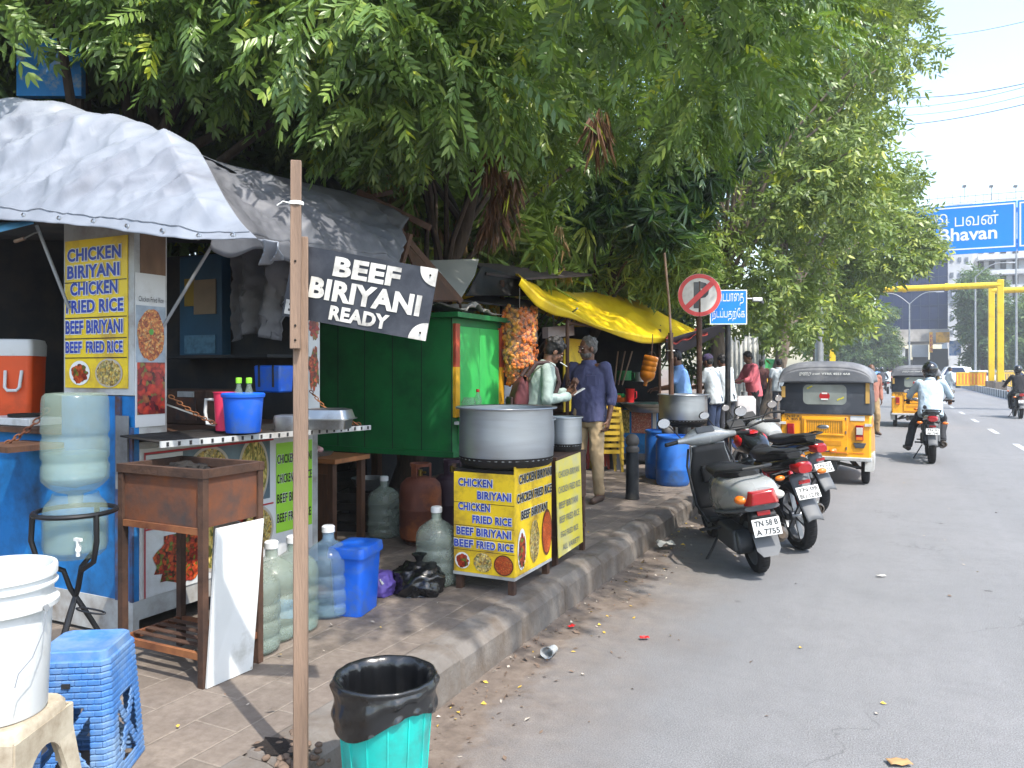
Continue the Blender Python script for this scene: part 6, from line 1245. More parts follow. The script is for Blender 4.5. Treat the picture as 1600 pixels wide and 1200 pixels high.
# bollards, drums, stools, kitchen things
M_BOL = mat('bollard_iron', '#22262b', .5, .3, var=.25, scale=6, dirt='#4a4640', dirt_amt=.5); M_BOLH = mat('bollard_cap', '#4d4a47', .6, .2, var=.2)
bo = thing('bollard', 'black iron bollard with a domed head in front of the yellow crates', 'bollard', tuple(gnd(988, 780, .2)), 0, 'iron bollards on the footpath')
MB().lathe([(.075, 0), (.078, .01), (.07, .06), (.068, .42), (.066, .5), (.066, .51)], (0, 0, 0), 24).obj('shaft', M_BOL, bo); MB().lathe([(.066, .51), (.074, .515), (.074, .555), (.06, .565), (.055, .58), (.07, .6), (.074, .63), (.066, .665), (.045, .692), (.02, .703), (0, .705)], (0, 0, 0), 24).obj('domed_head', M_BOLH, bo)
q = at(1043, 668, 9.6); copy_tree(bo, (q.x, q.y, .2), label='black iron bollard mostly hidden behind the blue drum, its dome showing')
def drum(label, c, r=.2, h=.6):
    t = thing('blue_drum', label, 'drum', c); MB().lathe([(0, 0), (r * .9, 0), (r * .97, .02), (r, .06), (r, h * .3), (r * 1.02, h * .32), (r, h * .34), (r, h * .86), (r * .93, h * .93), (r * .93, h * .95), (r * 1.0, h * .955), (r * 1.0, h), (r * .9, h), (r * .9, h - .03), (0, h - .03)], (0, 0, 0), 40).obj('drum_body', M_DRUM, t); MB().lathe([(r * 1.004, h * .95), (r * 1.03, h * .955), (r * 1.03, h * .985), (r * 1.0, h * .99)], (0, 0, 0), 36).obj('clamp_ring', M_DRUM, t); return t
drum('blue plastic drum on the footpath right of the bollard', tuple(gnd(1051, 757, .2))); q = at(1030, 690, 9.9); drum('blue plastic drum half hidden behind the nearer blue drum', (q.x, q.y, .2), .18, .62)
M_CRY = mat('crate_yellow', '#b5962a', .5, var=.12, dirt='#7a6526', dirt_amt=.4); M_CRR = mat('crate_red', '#a83a2a', .5, var=.12)
for px, m, lab, n_c, dd in ((932, M_CRR, 'stack of red plastic stools, left of the yellow ones', 7, 10.9), (942, M_CRY, 'stack of yellow plastic stools, taller one, beside the purple shirted man', 8, 10.7), (953, M_CRY, 'stack of yellow plastic stools, right one, beside the food counter', 7, 10.6)):
    q = at(px, 640, dd); t = thing('stool_stack', lab, 'stool stack', (q.x, q.y, .2), .5)
    for k in range(n_c):
        sb_ = MB(); z = k * .085; sb_.boxp((-.13, -.13, z + .34), (.13, .13, z + .365))
        for sx in (-1, 1):
            for sy in (-1, 1): sb_.bar((sx * .115, sy * .115, z + .34), (sx * .15, sy * .15, z), .035, .02)
        sb_.boxp((-.14, -.14, z + .25), (.14, -.125, z + .3)).boxp((-.14, .125, z + .25), (.14, .14, z + .3)); sb_.obj('stool', m, t)
bq = thing('grey_bin', 'small dark grey bin beside the stool stacks', 'bin', tuple(gnd(963, 733, .2))); MB().lathe([(0, 0), (.09, 0), (.12, .42), (.13, .425), (.13, .44), (.115, .44), (.09, .03), (0, .03)], (0, 0, 0), 24).obj('bin_body', M_DKG, bq)
M_OJ = mat('amber_jug', '#bd7320', .2, var=.1, trans=.35, ior=1.2); hj = thing('hanging_water_jug', 'amber water jug hanging upside down from the yellow awning', 'water jug', tuple(at(1018, 556, 10.6)))
mb = MB().lathe([(r_ * .88, -z_) for r_, z_ in JP], (0, 0, 0), 32, rot=Matrix.Rotation(.22, 3, 'Y')); mb.obj('bottle_shell', M_OJ, hj); hj.scale = (.88, .88, .88); MB().cyl((0, 0, 0), (.02, 0, .34), .008, n=6).obj('strap', M_WOODD, hj); MB().tube([(.06 * math.cos(a_) + .0, 0, .01 + .05 * math.sin(a_)) for a_ in [PI * k / 10 for k in range(11)]], .007, 6).obj('hook', M_SOOT, hj)
q = Vector(fc.location); rj = thing('red_jug', 'small red plastic jug on the food counter', 'jug', (q.x - .04, q.y - .05, .2 + .902)); MB().lathe([(0, 0), (.06, 0), (.068, .2), (.072, .205), (.064, .2), (.056, .01), (0, .008)], (0, 0, 0), 22).obj('jug_body', M_RED, rj); MB().tube([(.065, 0, .17), (.1, 0, .16), (.1, 0, .07), (.062, 0, .05)], .008, 6).obj('handle', M_RED, rj)
vg = thing('vegetable_basin', 'basin of orange and green vegetables on the food counter left of the red jug', 'basin', (q.x - .22, q.y, .2 + .902)); MB().lathe([(0, 0), (.1, 0), (.14, .07), (.15, .07), (.11, -.0)], (0, 0, 0), 24).obj('basin_body', mat('basin_orange', '#b5581c', .5), vg)
for k in range(9): MB().ball((.07 * math.cos(k * 2.4) * (k % 3) / 2, .07 * math.sin(k * 2.4) * (k % 3) / 2, .08 + .02 * (k % 2)), (.045, .035, .035), None, 10, 7).obj('vegetable', M_GRNB if k % 2 else mat('carrot', '#c8702a', .5), vg)
for px, py, d, lab, m in ((975, 588, 11.6, 'green cooking tin on the kitchen table, left one', M_GRNSH), (1000, 590, 11.7, 'silver cooking tin on the kitchen table, right of the green one', M_STEEL)):
    p = at(px, py, d); t = thing('cooking_tin', lab, 'tin', (p.x, p.y, p.z - .06)); MB().lathe([(0, 0), (.11, 0), (.115, .14), (.12, .145), (.11, .14), (.1, .01), (0, .01)], (0, 0, 0), 22).obj('tin_body', m, t); MB().tube([(.11, 0, .1), (.16, 0, .11), (.16, 0, .04), (.112, 0, .03)], .007, 6).obj('handle', m, t)
p = at(960, 575, 11.5); t = thing('wooden_ladles', 'bunch of long wooden ladles leaning in the kitchen stall', 'ladles', tuple(p - Vector((0, 0, .25))))
for k in range(3): MB().cyl((k * .06, 0, 0), (k * .11 + .05, .02, .5), .012, n=6).obj('ladle', M_WOOD, t)

# signs on posts
ns = gnd(1093, 728, .2); np_ = thing('no_parking_sign', 'round red and white no parking sign on a rusty post', 'traffic sign', tuple(ns), YAW - R_(6)); zc = at(1090, 462, 11.2).z - .2; M_SR = mat('sign_red_paint', '#c04547', .55, var=.1, dirt='#a55a58', dirt_amt=.3); M_SW = mat('sign_white_paint', '#bcbdbd', .6, var=.08, dirt='#8f8e8c', dirt_amt=.4)
MB().cyl((0, .03, 0), (0, .03, zc + .2), .042, n=12).obj('post', M_RUSTD, np_); r_ = .31; MB().cyl((0, -.008, zc), (0, .008, zc), r_, n=48).obj('disc', M_SW, np_)
MB().lathe([(r_ * .80, -.011), (r_ * .985, -.011), (r_ * .985, -.0085), (r_ * .80, -.0085), (r_ * .80, -.011)], (0, 0, zc), 48, rot=Matrix.Rotation(-PI / 2, 3, 'X')).obj('red_rim', M_SR, np_)
mb = MB(); mb.lathe([(r_ * .80, .0), (r_ * .985, .0)], (0, -.0115, zc), 48, rot=Matrix.Rotation(PI / 2, 3, 'X')); mb.obj('red_ring', M_SR, np_)
lt_ = MB(); put_text(lt_, 'P', (-.085, -.009, zc - .19), XP, ZP, .22, .38, .001, .05); lt_.obj('letter', M_DKG, np_); lt2 = MB(); put_text(lt2, 'NO', (-.05, -.012, zc - .03), XP, ZP, .17, .075, .002, .02); 
MB().bar((-r_ * .62, -.013, zc - r_ * .60), (r_ * .62, -.013, zc + r_ * .60), .075, .003, (0, 1, 0)).obj('diagonal_bar', M_SR, np_)
bs0 = gnd(1138, 713, .2); db = FPX * 1.4 / (713 - HZ); bs = thing('footpath_sign', 'blue sign with white Tamil lettering on a dark post', 'sign', tuple(bs0), YAW - R_(4)); wS = 57 * db / FPX; z1_, z0_ = at(1138, 453, db).z - .2, at(1138, 507, db).z - .2
MB().cyl((0, .035, 0), (0, .035, z1_), .045, n=12).obj('post', M_BOL, bs); MB().boxp((-wS / 2, -.01, z0_), (wS / 2, .01, z1_)).obj('plate', M_BLUE, bs); hS = z1_ - z0_
bd = MB()
for x0_, za, x1_, zc_ in ((-wS / 2, z0_, wS / 2, z0_ + .015), (-wS / 2, z1_ - .015, wS / 2, z1_), (-wS / 2, z0_ + .015, -wS / 2 + .015, z1_ - .015), (wS / 2 - .015, z0_ + .015, wS / 2, z1_ - .015)): bd.boxp((x0_, -.013, za), (x1_, -.0105, zc_))
bd.obj('border', M_SIGNW, bs); tx = MB(); put_text(tx, 'நைடபாைத', (-wS * .43, -.0105, z0_ + hS * .54), XP, ZP, wS * .84, hS * .36, .002, 0); put_text(tx, 'நடப்பதற்ேக', (-wS * .44, -.0105, z0_ + hS * .1), XP, ZP, wS * .88, hS * .38, .002, 0); tx.obj('lettering', M_SIGNW, bs)
q = at(1181, 468, db + .2); cc_ = thing('security_camera', 'white security camera on a bracket at the blue sign', 'camera', tuple(q), YAW); MB().box((.02, 0, 0), (.16, .07, .065)).obj('housing', M_PLW, cc_, bevel=.012); MB().cyl((-.3, .02, .015), (-.05, 0, .015), .012, n=8).obj('bracket', M_PLW, cc_); MB().cyl((.1, 0, -.02), (.1, 0, -.06), .03, n=12).obj('lens_hood', M_DKG, cc_)
q = gnd(1047, 745, .2); th = thing('thin_pole', 'thin bent wooden pole rising past the edge of the yellow awning', 'pole', tuple(q)); dq = FPX * 1.4 / (745 - HZ); MB().tube([at(1050, 740, dq) - q + Vector((0, 0, -.0)), at(1049, 640, dq) - q, at(1048, 520, dq) - q], .035, 8).obj('lower_pole', M_WOODD, th); MB().tube([at(1050, 560, dq - .06) - q, at(1046, 480, dq - .06) - q, at(1038, 395, dq - .05) - q], .016, 8).obj('upper_cane', M_WOOD, th)
MB().tube([Vector((.05 * math.cos(a_), .05 * math.sin(a_), 0)) + (at(1048, 548, dq) - q) for a_ in [2 * PI * k / 12 for k in range(12)]], .008, 5, closed=True).obj('lashing', M_HALO, th)
# water can, amber drum and mirror-like lid among the customers
q = at(1163, 640, 14.6); wc = thing('jerry_can', 'whitish plastic jerry can held up on the amber drum behind the scooters', 'jerry can', (q.x, q.y, q.z - .42), YAW); MB().loft([rrect(.36, .26, 0, .05), rrect(.38, .28, .1, .05), rrect(.38, .28, .62, .05), rrect(.3, .2, .68, .05)]).obj('can_body', mat('can_white', '#a9a7a8', .4, var=.08), wc); MB().cyl((0, 0, .68), (0, 0, .76), .06, n=14).obj('cap', M_STEEL, wc)
ad = thing('amber_drum', 'amber plastic drum below the whitish jerry can', 'drum', (q.x, q.y, .2)); MB().lathe([(0, 0), (.17, 0), (.19, .05), (.19, .2), (.18, .22), (.19, .24), (.19, q.z - .42 - .2 - .02), (.15, q.z - .42 - .2 - .003), (0, q.z - .42 - .2 - .003)], (0, 0, 0), 28).obj('drum_body', mat('amber_plastic', '#b5761c', .35, var=.15), ad)
# individual litter on the road
M_PAPER = mat('paper_white', '#b9b6ae', .8, var=.1); M_CARD = mat('cardboard', '#a58158', .85, var=.12, scale=10)
def scrap(name, label, cat, px, py, w_, d_, m, rz, h=.01, seed=1):
    q = gnd(px, py, 0); t = MB().grid(lambda u, v: ((u - .5) * w_, (v - .5) * d_, .004 + h * (.5 + .5 * mnoise.noise((u * 3 + seed, v * 3, seed)))), 8, 8).obj(name, m, None, solid=.002); t.location = (q.x, q.y, .004); t.rotation_euler = (0, 0, rz); tag(t, label, cat); return t
scrap('red_wrapper', 'small red and white wrapper lying on the open road', 'wrapper', 1007, 1000, .055, .03, M_RED, YAW, .02); scrap('red_scrap', 'red plastic scrap in the gutter soil', 'wrapper', 893, 982, .05, .03, M_RED, 1.2, .02, 3); scrap('torn_cardboard', 'torn piece of brown cardboard at the bottom edge of the road', 'cardboard', 1405, 1195, .09, .05, M_CARD, YAW, .012, 4)
scrap('paper_scrap', 'white paper scrap in the gutter by the broken kerb', 'paper', 1040, 858, .16, .12, M_PAPER, .4, .09, 5); scrap('white_wrapper', 'small white wrapper near the parked scooter', 'paper', 1377, 902, .07, .03, M_PAPER, .5, .012, 6)
pc = thing('crushed_cup', 'crushed clear plastic cup lying in the gutter', 'plastic cup', tuple(gnd(860, 1026, 0) + Vector((0, 0, .034)))); mb = MB().lathe([(.026, -.05), (.036, .05), (.039, .052), (.034, .05), (.024, -.048)], (0, 0, 0), 24, rot=Matrix.Rotation(1.45, 3, 'X') @ Matrix.Rotation(.4, 3, 'Z'))
for p in mb.v: p.z = p.z * .8 + .006 * mnoise.noise(p * 40)
mb.obj('cup_wall', mat('clear_cup', '#c9ced0', .15, trans=.5, ior=1.2), pc)
# ------------------------------------------------------------------ people
M_SKIN = mat('skin_brown', '#7c5540', .5, var=.1, scale=14, sss=.08); M_SKIND = mat('skin_dark_brown', '#634433', .5, var=.1, scale=14, sss=.06)
M_HAIR = mat('hair_black', '#121011', .55, var=.3, scale=30, bump=.5, bscale=60); M_HAIRG = mat('hair_grey', '#55524f', .65, var=.45, scale=50, bump=.5, bscale=60); M_EYEW = mat('eye_white', '#b9b2a8', .2); M_IRIS = mat('iris_dark', '#14100e', .2)
M_SHOE = mat('shoe_leather', '#2a2120', .5, var=.2); M_SANDAL = mat('sandal', '#4a3a30', .7)
def cloth(name, col, v=.1, s=3): return mat(name, col, .85, var=v, scale=s, bump=.15, bscale=120)
DEF = dict(pel=(0, 0, .94), chest=(0, 0, 1.28), neck=(0, 0, 1.45), head=(0, .02, 1.60), shL=(-.18, 0, 1.40), shR=(.18, 0, 1.40), elL=(-.235, -.02, 1.12), elR=(.235, -.02, 1.12), wrL=(-.25, .06, .87), wrR=(.25, .06, .87),
           hipL=(-.09, 0, .92), hipR=(.09, 0, .92), knL=(-.10, .02, .49), knR=(.10, .02, .49), anL=(-.105, -.02, .09), anR=(.105, -.02, .09), toeL=(-.13, .15, .03), toeR=(.13, .15, .03))
def face(mb, c, Hm, k=1.0):
    def b(p, r): mb.ball(c + Hm @ Vector(p), r, Hm, 14, 10)
    b((0, -.012, .03), (.074, .094, .09)); b((0, .018, -.04), (.060, .066, .075)); b((0, .055, -.088), (.028, .024, .022)); b((0, .074, .028), (.050, .016, .012))
    mb.cap(c + Hm @ Vector((0, .086, .016)), c + Hm @ Vector((0, .108, -.022)), .008, .0135, 10); b((-.012, .094, -.026), (.009, .010, .008)); b((.012, .094, -.026), (.009, .010, .008))
    b((0, .080, -.056), (.023, .010, .006)); b((0, .078, -.068), (.020, .010, .006))
    for s in (-1, 1): b((s * .077, -.004, -.008), (.011, .022, .032)); b((s * .036, .058, -.02), (.024, .022, .026))
def hand(mb, wr, f, pn, side, curl=.5, k=1.0):
    """palm, four fingers of unequal length that bend, and a thumb leaving the side of the palm"""
    f = Vector(f).normalized(); pn = Vector(pn); pn = (pn - f * pn.dot(f)).normalized(); s = f.cross(pn) * side
    for q in (-.024, -.008, .008, .024): mb.cap(wr + f * .012 + s * q * .8, wr + f * .075 + s * q, .016, .0125, 8)
    for q, l in ((-.030, .062), (-.010, .075), (.010, .080), (.030, .070)):
        p0 = wr + f * .085 + s * q; a1, a2 = curl * .9, curl * 2.0; d1 = f * math.cos(a1) + pn * math.sin(a1); d2 = f * math.cos(a2) + pn * math.sin(a2)
        p1 = p0 + d1 * l * .52; mb.cap(p0 - f * .012, p1, .0095, .0085, 8); mb.cap(p1, p1 + d2 * l * .48, .0085, .0068, 8)
    t0 = wr + f * .03 + s * .028; t1 = t0 + (f * .6 + s * .75 + pn * .35).normalized() * .035; mb.cap(t0, t1, .0125, .0105, 8); mb.cap(t1, t1 + (f * .9 + s * .2 + pn * .5).normalized() * .03, .0105, .008, 8)
def wrinkle(me, amp, sc, seed):
    n = len(me.vertices); co = np.empty(n * 3, np.float32); no = np.empty(n * 3, np.float32); me.vertices.foreach_get('co', co); me.vertices.foreach_get('normal', no); co = co.reshape(-1, 3); no = no.reshape(-1, 3)
    d = np.array([crumple((p[0], p[1], p[2] * .55), amp, sc, seed) for p in co]) - amp * .5; me.vertices.foreach_set('co', (co + no * d[:, None]).ravel()); me.update()
def person(label, loc, rz, pose=None, skin=None, hair='short', hairm=None, shirt=None, trousers=None, sleeve='short', shoes=None, vox=.013, scale=1.0, head=(0, 0), group=None, hand_curl=(.5, .5), palm=None, hem=-.12, beard=None, cap=None, helmet=None, name='person', seat=False, girth=1.0, face_detail=False, parent=None):
    J = {k: Vector(v) for k, v in {**DEF, **(pose or {})}.items()}; t = thing(name, label, 'person', loc, rz, group) if parent is None else parent
    t.scale = (scale,) * 3; skin = skin or M_SKIN; Hm = Matrix.Rotation(head[0], 3, 'Z') @ Matrix.Rotation(-head[1], 3, 'X'); c = J['head']; g = girth
    mb = MB(); face(mb, c, Hm); mb.cap(J['neck'] - Vector((0, 0, .06)), c + Hm @ Vector((0, -.02, -.05)), .058, .05)
    mb.cap(J['shL'], J['shR'], .05); mb.cap(J['chest'], J['pel'], .09, .09); mb.cap(J['neck'], J['chest'], .06, .09)
    for i, s in enumerate('LR'):
        sg = -1 if s == 'L' else 1; sh, el, wr, hp, kn, an, toe = (J[q + s] for q in ('sh', 'el', 'wr', 'hip', 'kn', 'an', 'toe'))
        mb.cap(sh, el, .046, .037); mb.cap(el, wr, .037, .026); f = (wr - el).normalized(); pn = Vector(palm[i]) if palm else Vector((-sg, 0, .0)) if abs(f.z) > .5 else Vector((0, 0, -1)); 
        hand(mb, wr, f, pn, 1 if s == "R" else -1, hand_curl[i])
        mb.cap(J['pel'], hp, .08, .075); mb.cap(hp, kn, .072, .05); mb.cap(kn, an, .048, .034); mb.cap(an - Vector((0, .03, .03)) * .8, toe, .036, .026); mb.cap(an, an - Vector((0, .02, .045)), .034, .03)
    me = evaluated(mb, vox, 4, .45); o = obj_from(me, 'body', skin, t)
    sp = [J['pel'] + (J['pel'] - J['chest']).normalized() * .0, J['chest'], J['neck']]
    up0 = (J['chest'] - J['pel']).normalized(); up1 = (J['neck'] - J['chest']).normalized(); sx = (J['shR'] - J['shL']).normalized(); shx = sx
    hx = (J['hipR'] - J['hipL']).normalized()
    def ring(p, a, b, up, x): x = (x - up * x.dot(up)).normalized(); y = up.cross(x); return [p + x * (math.copysign(abs(math.cos(q)) ** .8, math.cos(q)) * a) + y * (math.copysign(abs(math.sin(q)) ** .8, math.sin(q)) * b) for q in [2 * PI * k / 24 for k in range(24)]]
    if shirt:
        L = (J['chest'] - J['pel']).length; mb = MB(); rs = [ring(J['pel'] + up0 * hem, .18 * g, .13 * g, up0, hx), ring(J['pel'], .178 * g, .132 * g, up0, hx), ring(J['pel'] + up0 * L * .45, .168 * g, .125 * g, up0, (hx + sx) / 2), ring(J['pel'] + up0 * L * .85, .185 * g, .125 * g, up0, sx), ring(J['chest'] + up1 * .06, .185, .12, up1, sx), ring(J['chest'] + up1 * .115, .155, .098, up1, sx), ring(J['neck'] - up1 * .015, .085, .075, up1, sx), ring(J['neck'] + up1 * .01, .066, .066, up1, sx)]
        mb.loft(rs)
        for s in 'LR':
            sh, el, wr = J['sh' + s], J['el' + s], J['wr' + s]; mb.cap(sh - sx * (.03 if s == 'R' else -.03), sh, .062, .064)
            if sleeve == 'short': mb.cap(sh, sh.lerp(el, .62), .064, .06)
            elif sleeve == 'rolled': mb.cap(sh, el, .063, .053); mb.cap(el, el.lerp(wr, .3), .053, .05)
            else: mb.cap(sh, el, .063, .054); mb.cap(el, el.lerp(wr, .93), .054, .040)
        me = evaluated(mb, max(.009, vox), 3, .4); wrinkle(me, .009, 7, 3); o = obj_from(me, 'shirt', shirt, t)
        col = MB(); col.lathe([(.064, -.012), (.071, .022), (.078, .016), (.086, -.02)], (0, 0, 0), 22); Mq = Matrix.Translation(J['neck'] + up1 * .01) @ (up1.to_track_quat('Z', 'Y').to_matrix().to_4x4()); col.xf(Mq); col.obj('collar', shirt, t)
    if trousers:
        mb = MB(); mb.loft([ring(J['pel'] + up0 * .06, .165 * g, .12 * g, up0, hx), ring(J['pel'], .17 * g, .125 * g, up0, hx), ring(J['pel'] - up0 * .09, .165, .12, up0, hx), ring(J['pel'] - up0 * .15, .10, .09, up0, hx)])
        for s in 'LR':
            hp, kn, an = J['hip' + s], J['kn' + s], J['an' + s]; mb.cap(hp, kn, .088, .066); mb.cap(kn, kn.lerp(an, .96), .066, .056)
        me = evaluated(mb, max(.01, vox), 3, .4); wrinkle(me, .010, 6, 5); obj_from(me, 'trousers', trousers, t)
    if shoes:
        for s in 'LR':
            an, toe = J['an' + s], J['toe' + s]; mb = MB(); mb.cap(an - Vector((0, .035, .045)), toe + Vector((0, .02, .004)), .045, .034); mb.cap(an, an - Vector((0, .02, .05)), .043, .042); me = evaluated(mb, .01, 3); obj_from(me, 'shoe', shoes, t)
    P = lambda p: c + Hm @ Vector(p)
    if helmet:
        mb = MB(); mb.ball(P((0, -.005, .03)), (.128, .148, .138), Hm, 28, 18); mb.ball(P((0, .03, -.05)), (.108, .125, .10), Hm, 22, 14); me = evaluated(mb, .012, 3); obj_from(me, 'helmet', helmet, t); MB().grid(lambda u, v: P((.125 * math.sin((u - .5) * 2.6), .03 + .122 * math.cos((u - .5) * 2.6), -.02 + .075 * v)), 16, 4).obj('visor', M_GLASS, t, solid=.006)
    elif hair:
        hm = hairm or M_HAIR; mb = MB(); r = random.Random(len(label)); big = 1.08 if hair == 'wavy' else 1.0
        if hair != 'bald': mb.ball(P((0, -.024, .044)), (.084 * big, .092 * big, .086 * big), Hm, 20, 14)
        if hair == 'bald': mb.ball(P((0, -.03, -.005)), (.080, .082, .05), Hm, 18, 10)
        else: mb.ball(P((0, -.045, -.0)), (.079, .062, .07), Hm, 16, 10)
        if hair == 'wavy':
            for k in range(60):
                a_, z_ = r.random() * 6.28, r.uniform(-.1, 1); q_ = math.sqrt(max(0, 1 - z_ * z_)); y_ = q_ * math.sin(a_)
                if y_ > .5 and z_ < .45: continue
                mb.ball(P((.086 * q_ * math.cos(a_), -.022 + .094 * y_, .05 + .088 * z_)), r.uniform(.015, .026), None, 8, 6)
        elif hair == 'short':
            for k in range(40):
                a_, z_ = r.random() * 6.28, r.uniform(.0, 1); q_ = math.sqrt(max(0, 1 - z_ * z_)); y_ = q_ * math.sin(a_)
                if y_ > .55 and z_ < .5: continue
                mb.ball(P((.080 * q_ * math.cos(a_), -.024 + .088 * y_, .046 + .083 * z_)), r.uniform(.010, .016), None, 8, 6)
        me = evaluated(mb, .007, 1, .3); obj_from(me, 'hair', hm, t)
        if beard:
            mb = MB(); mb.ball(P((0, .020, -.056)), (.0615, .0665, .052), Hm, 16, 12); mb.ball(P((0, .083, -.044)), (.026, .008, .005), Hm, 10, 8); me = evaluated(mb, .006, 2); obj_from(me, 'beard', beard, t)
        if cap: mb = MB(); mb.ball(P((0, -.018, .055)), (.09, .1, .088), Hm, 22, 14); me = evaluated(mb, .01, 2); obj_from(me, 'cap', cap, t)
        if face_detail:
            for s in (-1, 1):
                e = MB().ball(P((s * .030, .079, .010)), (.0125, .0085, .0065), Hm, 12, 8).obj('eye', M_EYEW, t); MB().ball(P((s * .030, .0865, .010)), (.0052, .0025, .0052), Hm, 10, 7).obj('iris', M_IRIS, e); MB().cap(P((s * .015, .092, .030)), P((s * .048, .080, .034)), .0045, .003, 8).obj('eyebrow', hm, t)
    return t
def facing(a_deg): return R_(a_deg - 90)          # a_deg: 0 is image right, 90 straight away from the camera
A0 = math.degrees(YAW)
# two men talking in front of the snack packets
yp = at(838, 640, 7.35); yp.z = .2
POSE_Y = dict(pel=(0, -.02, .94), chest=(0, .05, 1.28), neck=(0, .11, 1.44), head=(0, .175, 1.565), shL=(-.17, .10, 1.39), shR=(.17, .07, 1.39), elL=(-.23, .10, 1.12), elR=(.24, .03, 1.12), wrL=(-.10, .32, 1.18), wrR=(.06, .30, 1.14))
ym = person('young man with thick black hair and a pale grey shirt, looking down at his phone', tuple(yp), facing(A0 + 14), POSE_Y, M_SKIND, 'wavy', M_HAIR, cloth('shirt_pale_grey', '#92a29c', .08), cloth('trousers_dark', '#2b2c33'), 'long', M_SHOE, .0055, 1.0, (0, .62), hand_curl=(.7, .8), palm=((.5, .2, .7), (-.5, .2, .7)), face_detail=True)
M_PACKM = mat('bag_maroon', '#55252b', .7, var=.25, scale=6, bump=.2); M_STRAP = mat('bag_strap', '#3c2b2b', .7, var=.2)
bk_ = MB(); bk_.loft([[p + Vector((0, -.215 + dy, 0)) for p in rrect(w_, d_, z, .04)] for w_, d_, z, dy in ((.22, .09, .95, .04), (.27, .13, .98, .03), (.28, .15, 1.12, .04), (.24, .11, 1.26, .06), (.15, .05, 1.33, .08))]); bk_.obj('backpack', M_PACKM, None); bpo = COL.objects['backpack']; bpo.location = tuple(yp); bpo.rotation_euler = (0, 0, facing(A0 + 14)); tag(bpo, 'maroon backpack on the back of the young man in pale grey', 'backpack')
MB().box((0, -.262, 1.07), (.18, .03, .14)).obj('front_pocket', M_STRAP, bpo, bevel=.01)
for sg in (-1, 1): MB().tube([(sg * .1, -.12, 1.33), (sg * .115, -.03, 1.455), (sg * .12, .07, 1.465), (sg * .125, .16, 1.40), (sg * .14, .185, 1.27), (sg * .165, .12, 1.12), (sg * .15, -.08, 1.02)], .022, 8).obj('strap', M_STRAP, bpo)
sm = bpo
ph_ = thing('mobile_phone', 'white mobile phone in the hand of the young man in pale grey', 'phone', tuple(Vector(yp)), facing(A0 + 14)); MB().box((.04, .41, 1.185), (.07, .13, .009), Matrix.Rotation(.5, 3, 'X')).obj('phone_body', M_PLW, ph_)
cg = thing('cigarette', 'white cigarette between the lips of the young man', 'cigarette', tuple(Vector(yp)), facing(A0 + 14)); MB().cyl((0.01, .235, 1.468), (.015, .305, 1.425), .0045, n=8).obj('paper_tube', M_PLW, cg)
pm = gnd(920, 783, .2)
POSE_P = dict(head=(0, .03, 1.60), elL=(-.25, -.05, 1.12), wrL=(-.235, .02, .86), elR=(.25, .03, 1.13), wrR=(.07, .25, 1.21), shL=(-.19, -.01, 1.40), shR=(.19, .01, 1.40), anL=(-.11, -.03, .09), anR=(.12, .06, .09), toeR=(.16, .22, .03))
person('man with grey hair and beard in a purple-blue shirt and beige trousers', tuple(pm), facing(A0 + 238), POSE_P, M_SKIND, 'short', M_HAIRG, cloth('shirt_purple_blue', '#444768', .12), cloth('trousers_beige', '#a08b6c', .1), 'rolled', M_SANDAL, .0055, 1.01, (-.55, .1), hand_curl=(.7, .75), palm=((1, 0, 0), (-.2, -.4, .6)), hem=-.1, beard=M_HAIRG, girth=1.04, face_detail=True)
PMO = [o for o in COL.objects if o.get('label', '').startswith('man with grey hair and beard')][0]
MB().tube([(0, .085, 1.425), (.0, .122, 1.37), (0, .130, 1.25), (0, .129, 1.1), (0, .135, .95), (0, .137, .86)], .0055, 6).obj('placket', cloth('shirt_edge', '#2e3150'), PMO); MB().box((-.085, .118, 1.27), (.10, .012, .11), Matrix.Rotation(.25, 3, 'Z')).obj('chest_pocket', MATS['shirt_purple_blue'], PMO, bevel=.004)
wbn = MB(); wbn.lathe([(.035, -.006), (.037, 0), (.035, .006)], (0, 0, 0), 16); 
wb_ = wbn.xf(Matrix.Translation((.085, .235, 1.2)) @ (Vector((-.18, .22, .08)).to_track_quat('Z', 'Y').to_matrix().to_4x4())).obj('wristband', M_PLW); wb_.location = tuple(pm); wb_.rotation_euler = (0, 0, facing(A0 + 232)); tag(wb_, 'white wristband on the bent arm of the purple shirted man', 'wristband')
# people along the footpath behind
REACH = dict(elL=(-.2, .2, 1.15), wrL=(-.12, .42, 1.12), elR=(.2, .2, 1.13), wrR=(.12, .4, 1.1), chest=(0, .05, 1.28), neck=(0, .09, 1.44), head=(0, .13, 1.58), shL=(-.17, .07, 1.40), shR=(.17, .07, 1.40))
def stand(px, d, z=.2): q = at(px, 600, d); q.z = z; return tuple(q)
person('man in a light blue shirt bending to the frying pan under the awning', stand(1069, 11.6), facing(A0 + 165), REACH, M_SKIND, 'short', None, cloth('shirt_light_blue', '#6f97cf'), cloth('trousers_black', '#1b1c20'), 'short', M_SHOE, .013, .99, (0, .5))
person('customer with a violet cap, white shirt and jeans', stand(1116, 13.2), facing(A0 + 140), REACH, M_SKIND, 'short', None, cloth('shirt_white', '#b4bdc2', .05), cloth('jeans', '#2c3a56'), 'short', M_SHOE, .013, .97, (0, .25), cap=cloth('cap_violet', '#3d3353'))
person('customer in a white shirt and grey trousers, partly behind the blue sign post', stand(1136, 13.9), facing(A0 + 125), REACH, M_SKIND, 'short', None, MATS['shirt_white'], cloth('trousers_grey', '#3d4048'), 'short', M_SHOE, .013, .98, (0, .3))
person('man in a pink shirt and black trousers looking down', stand(1178, 15.6), facing(A0 + 190), REACH, M_SKIND, 'short', None, cloth('shirt_pink', '#c0616b'), MATS['trousers_black'], 'rolled', M_SHOE, .013, 1.03, (.1, .5))
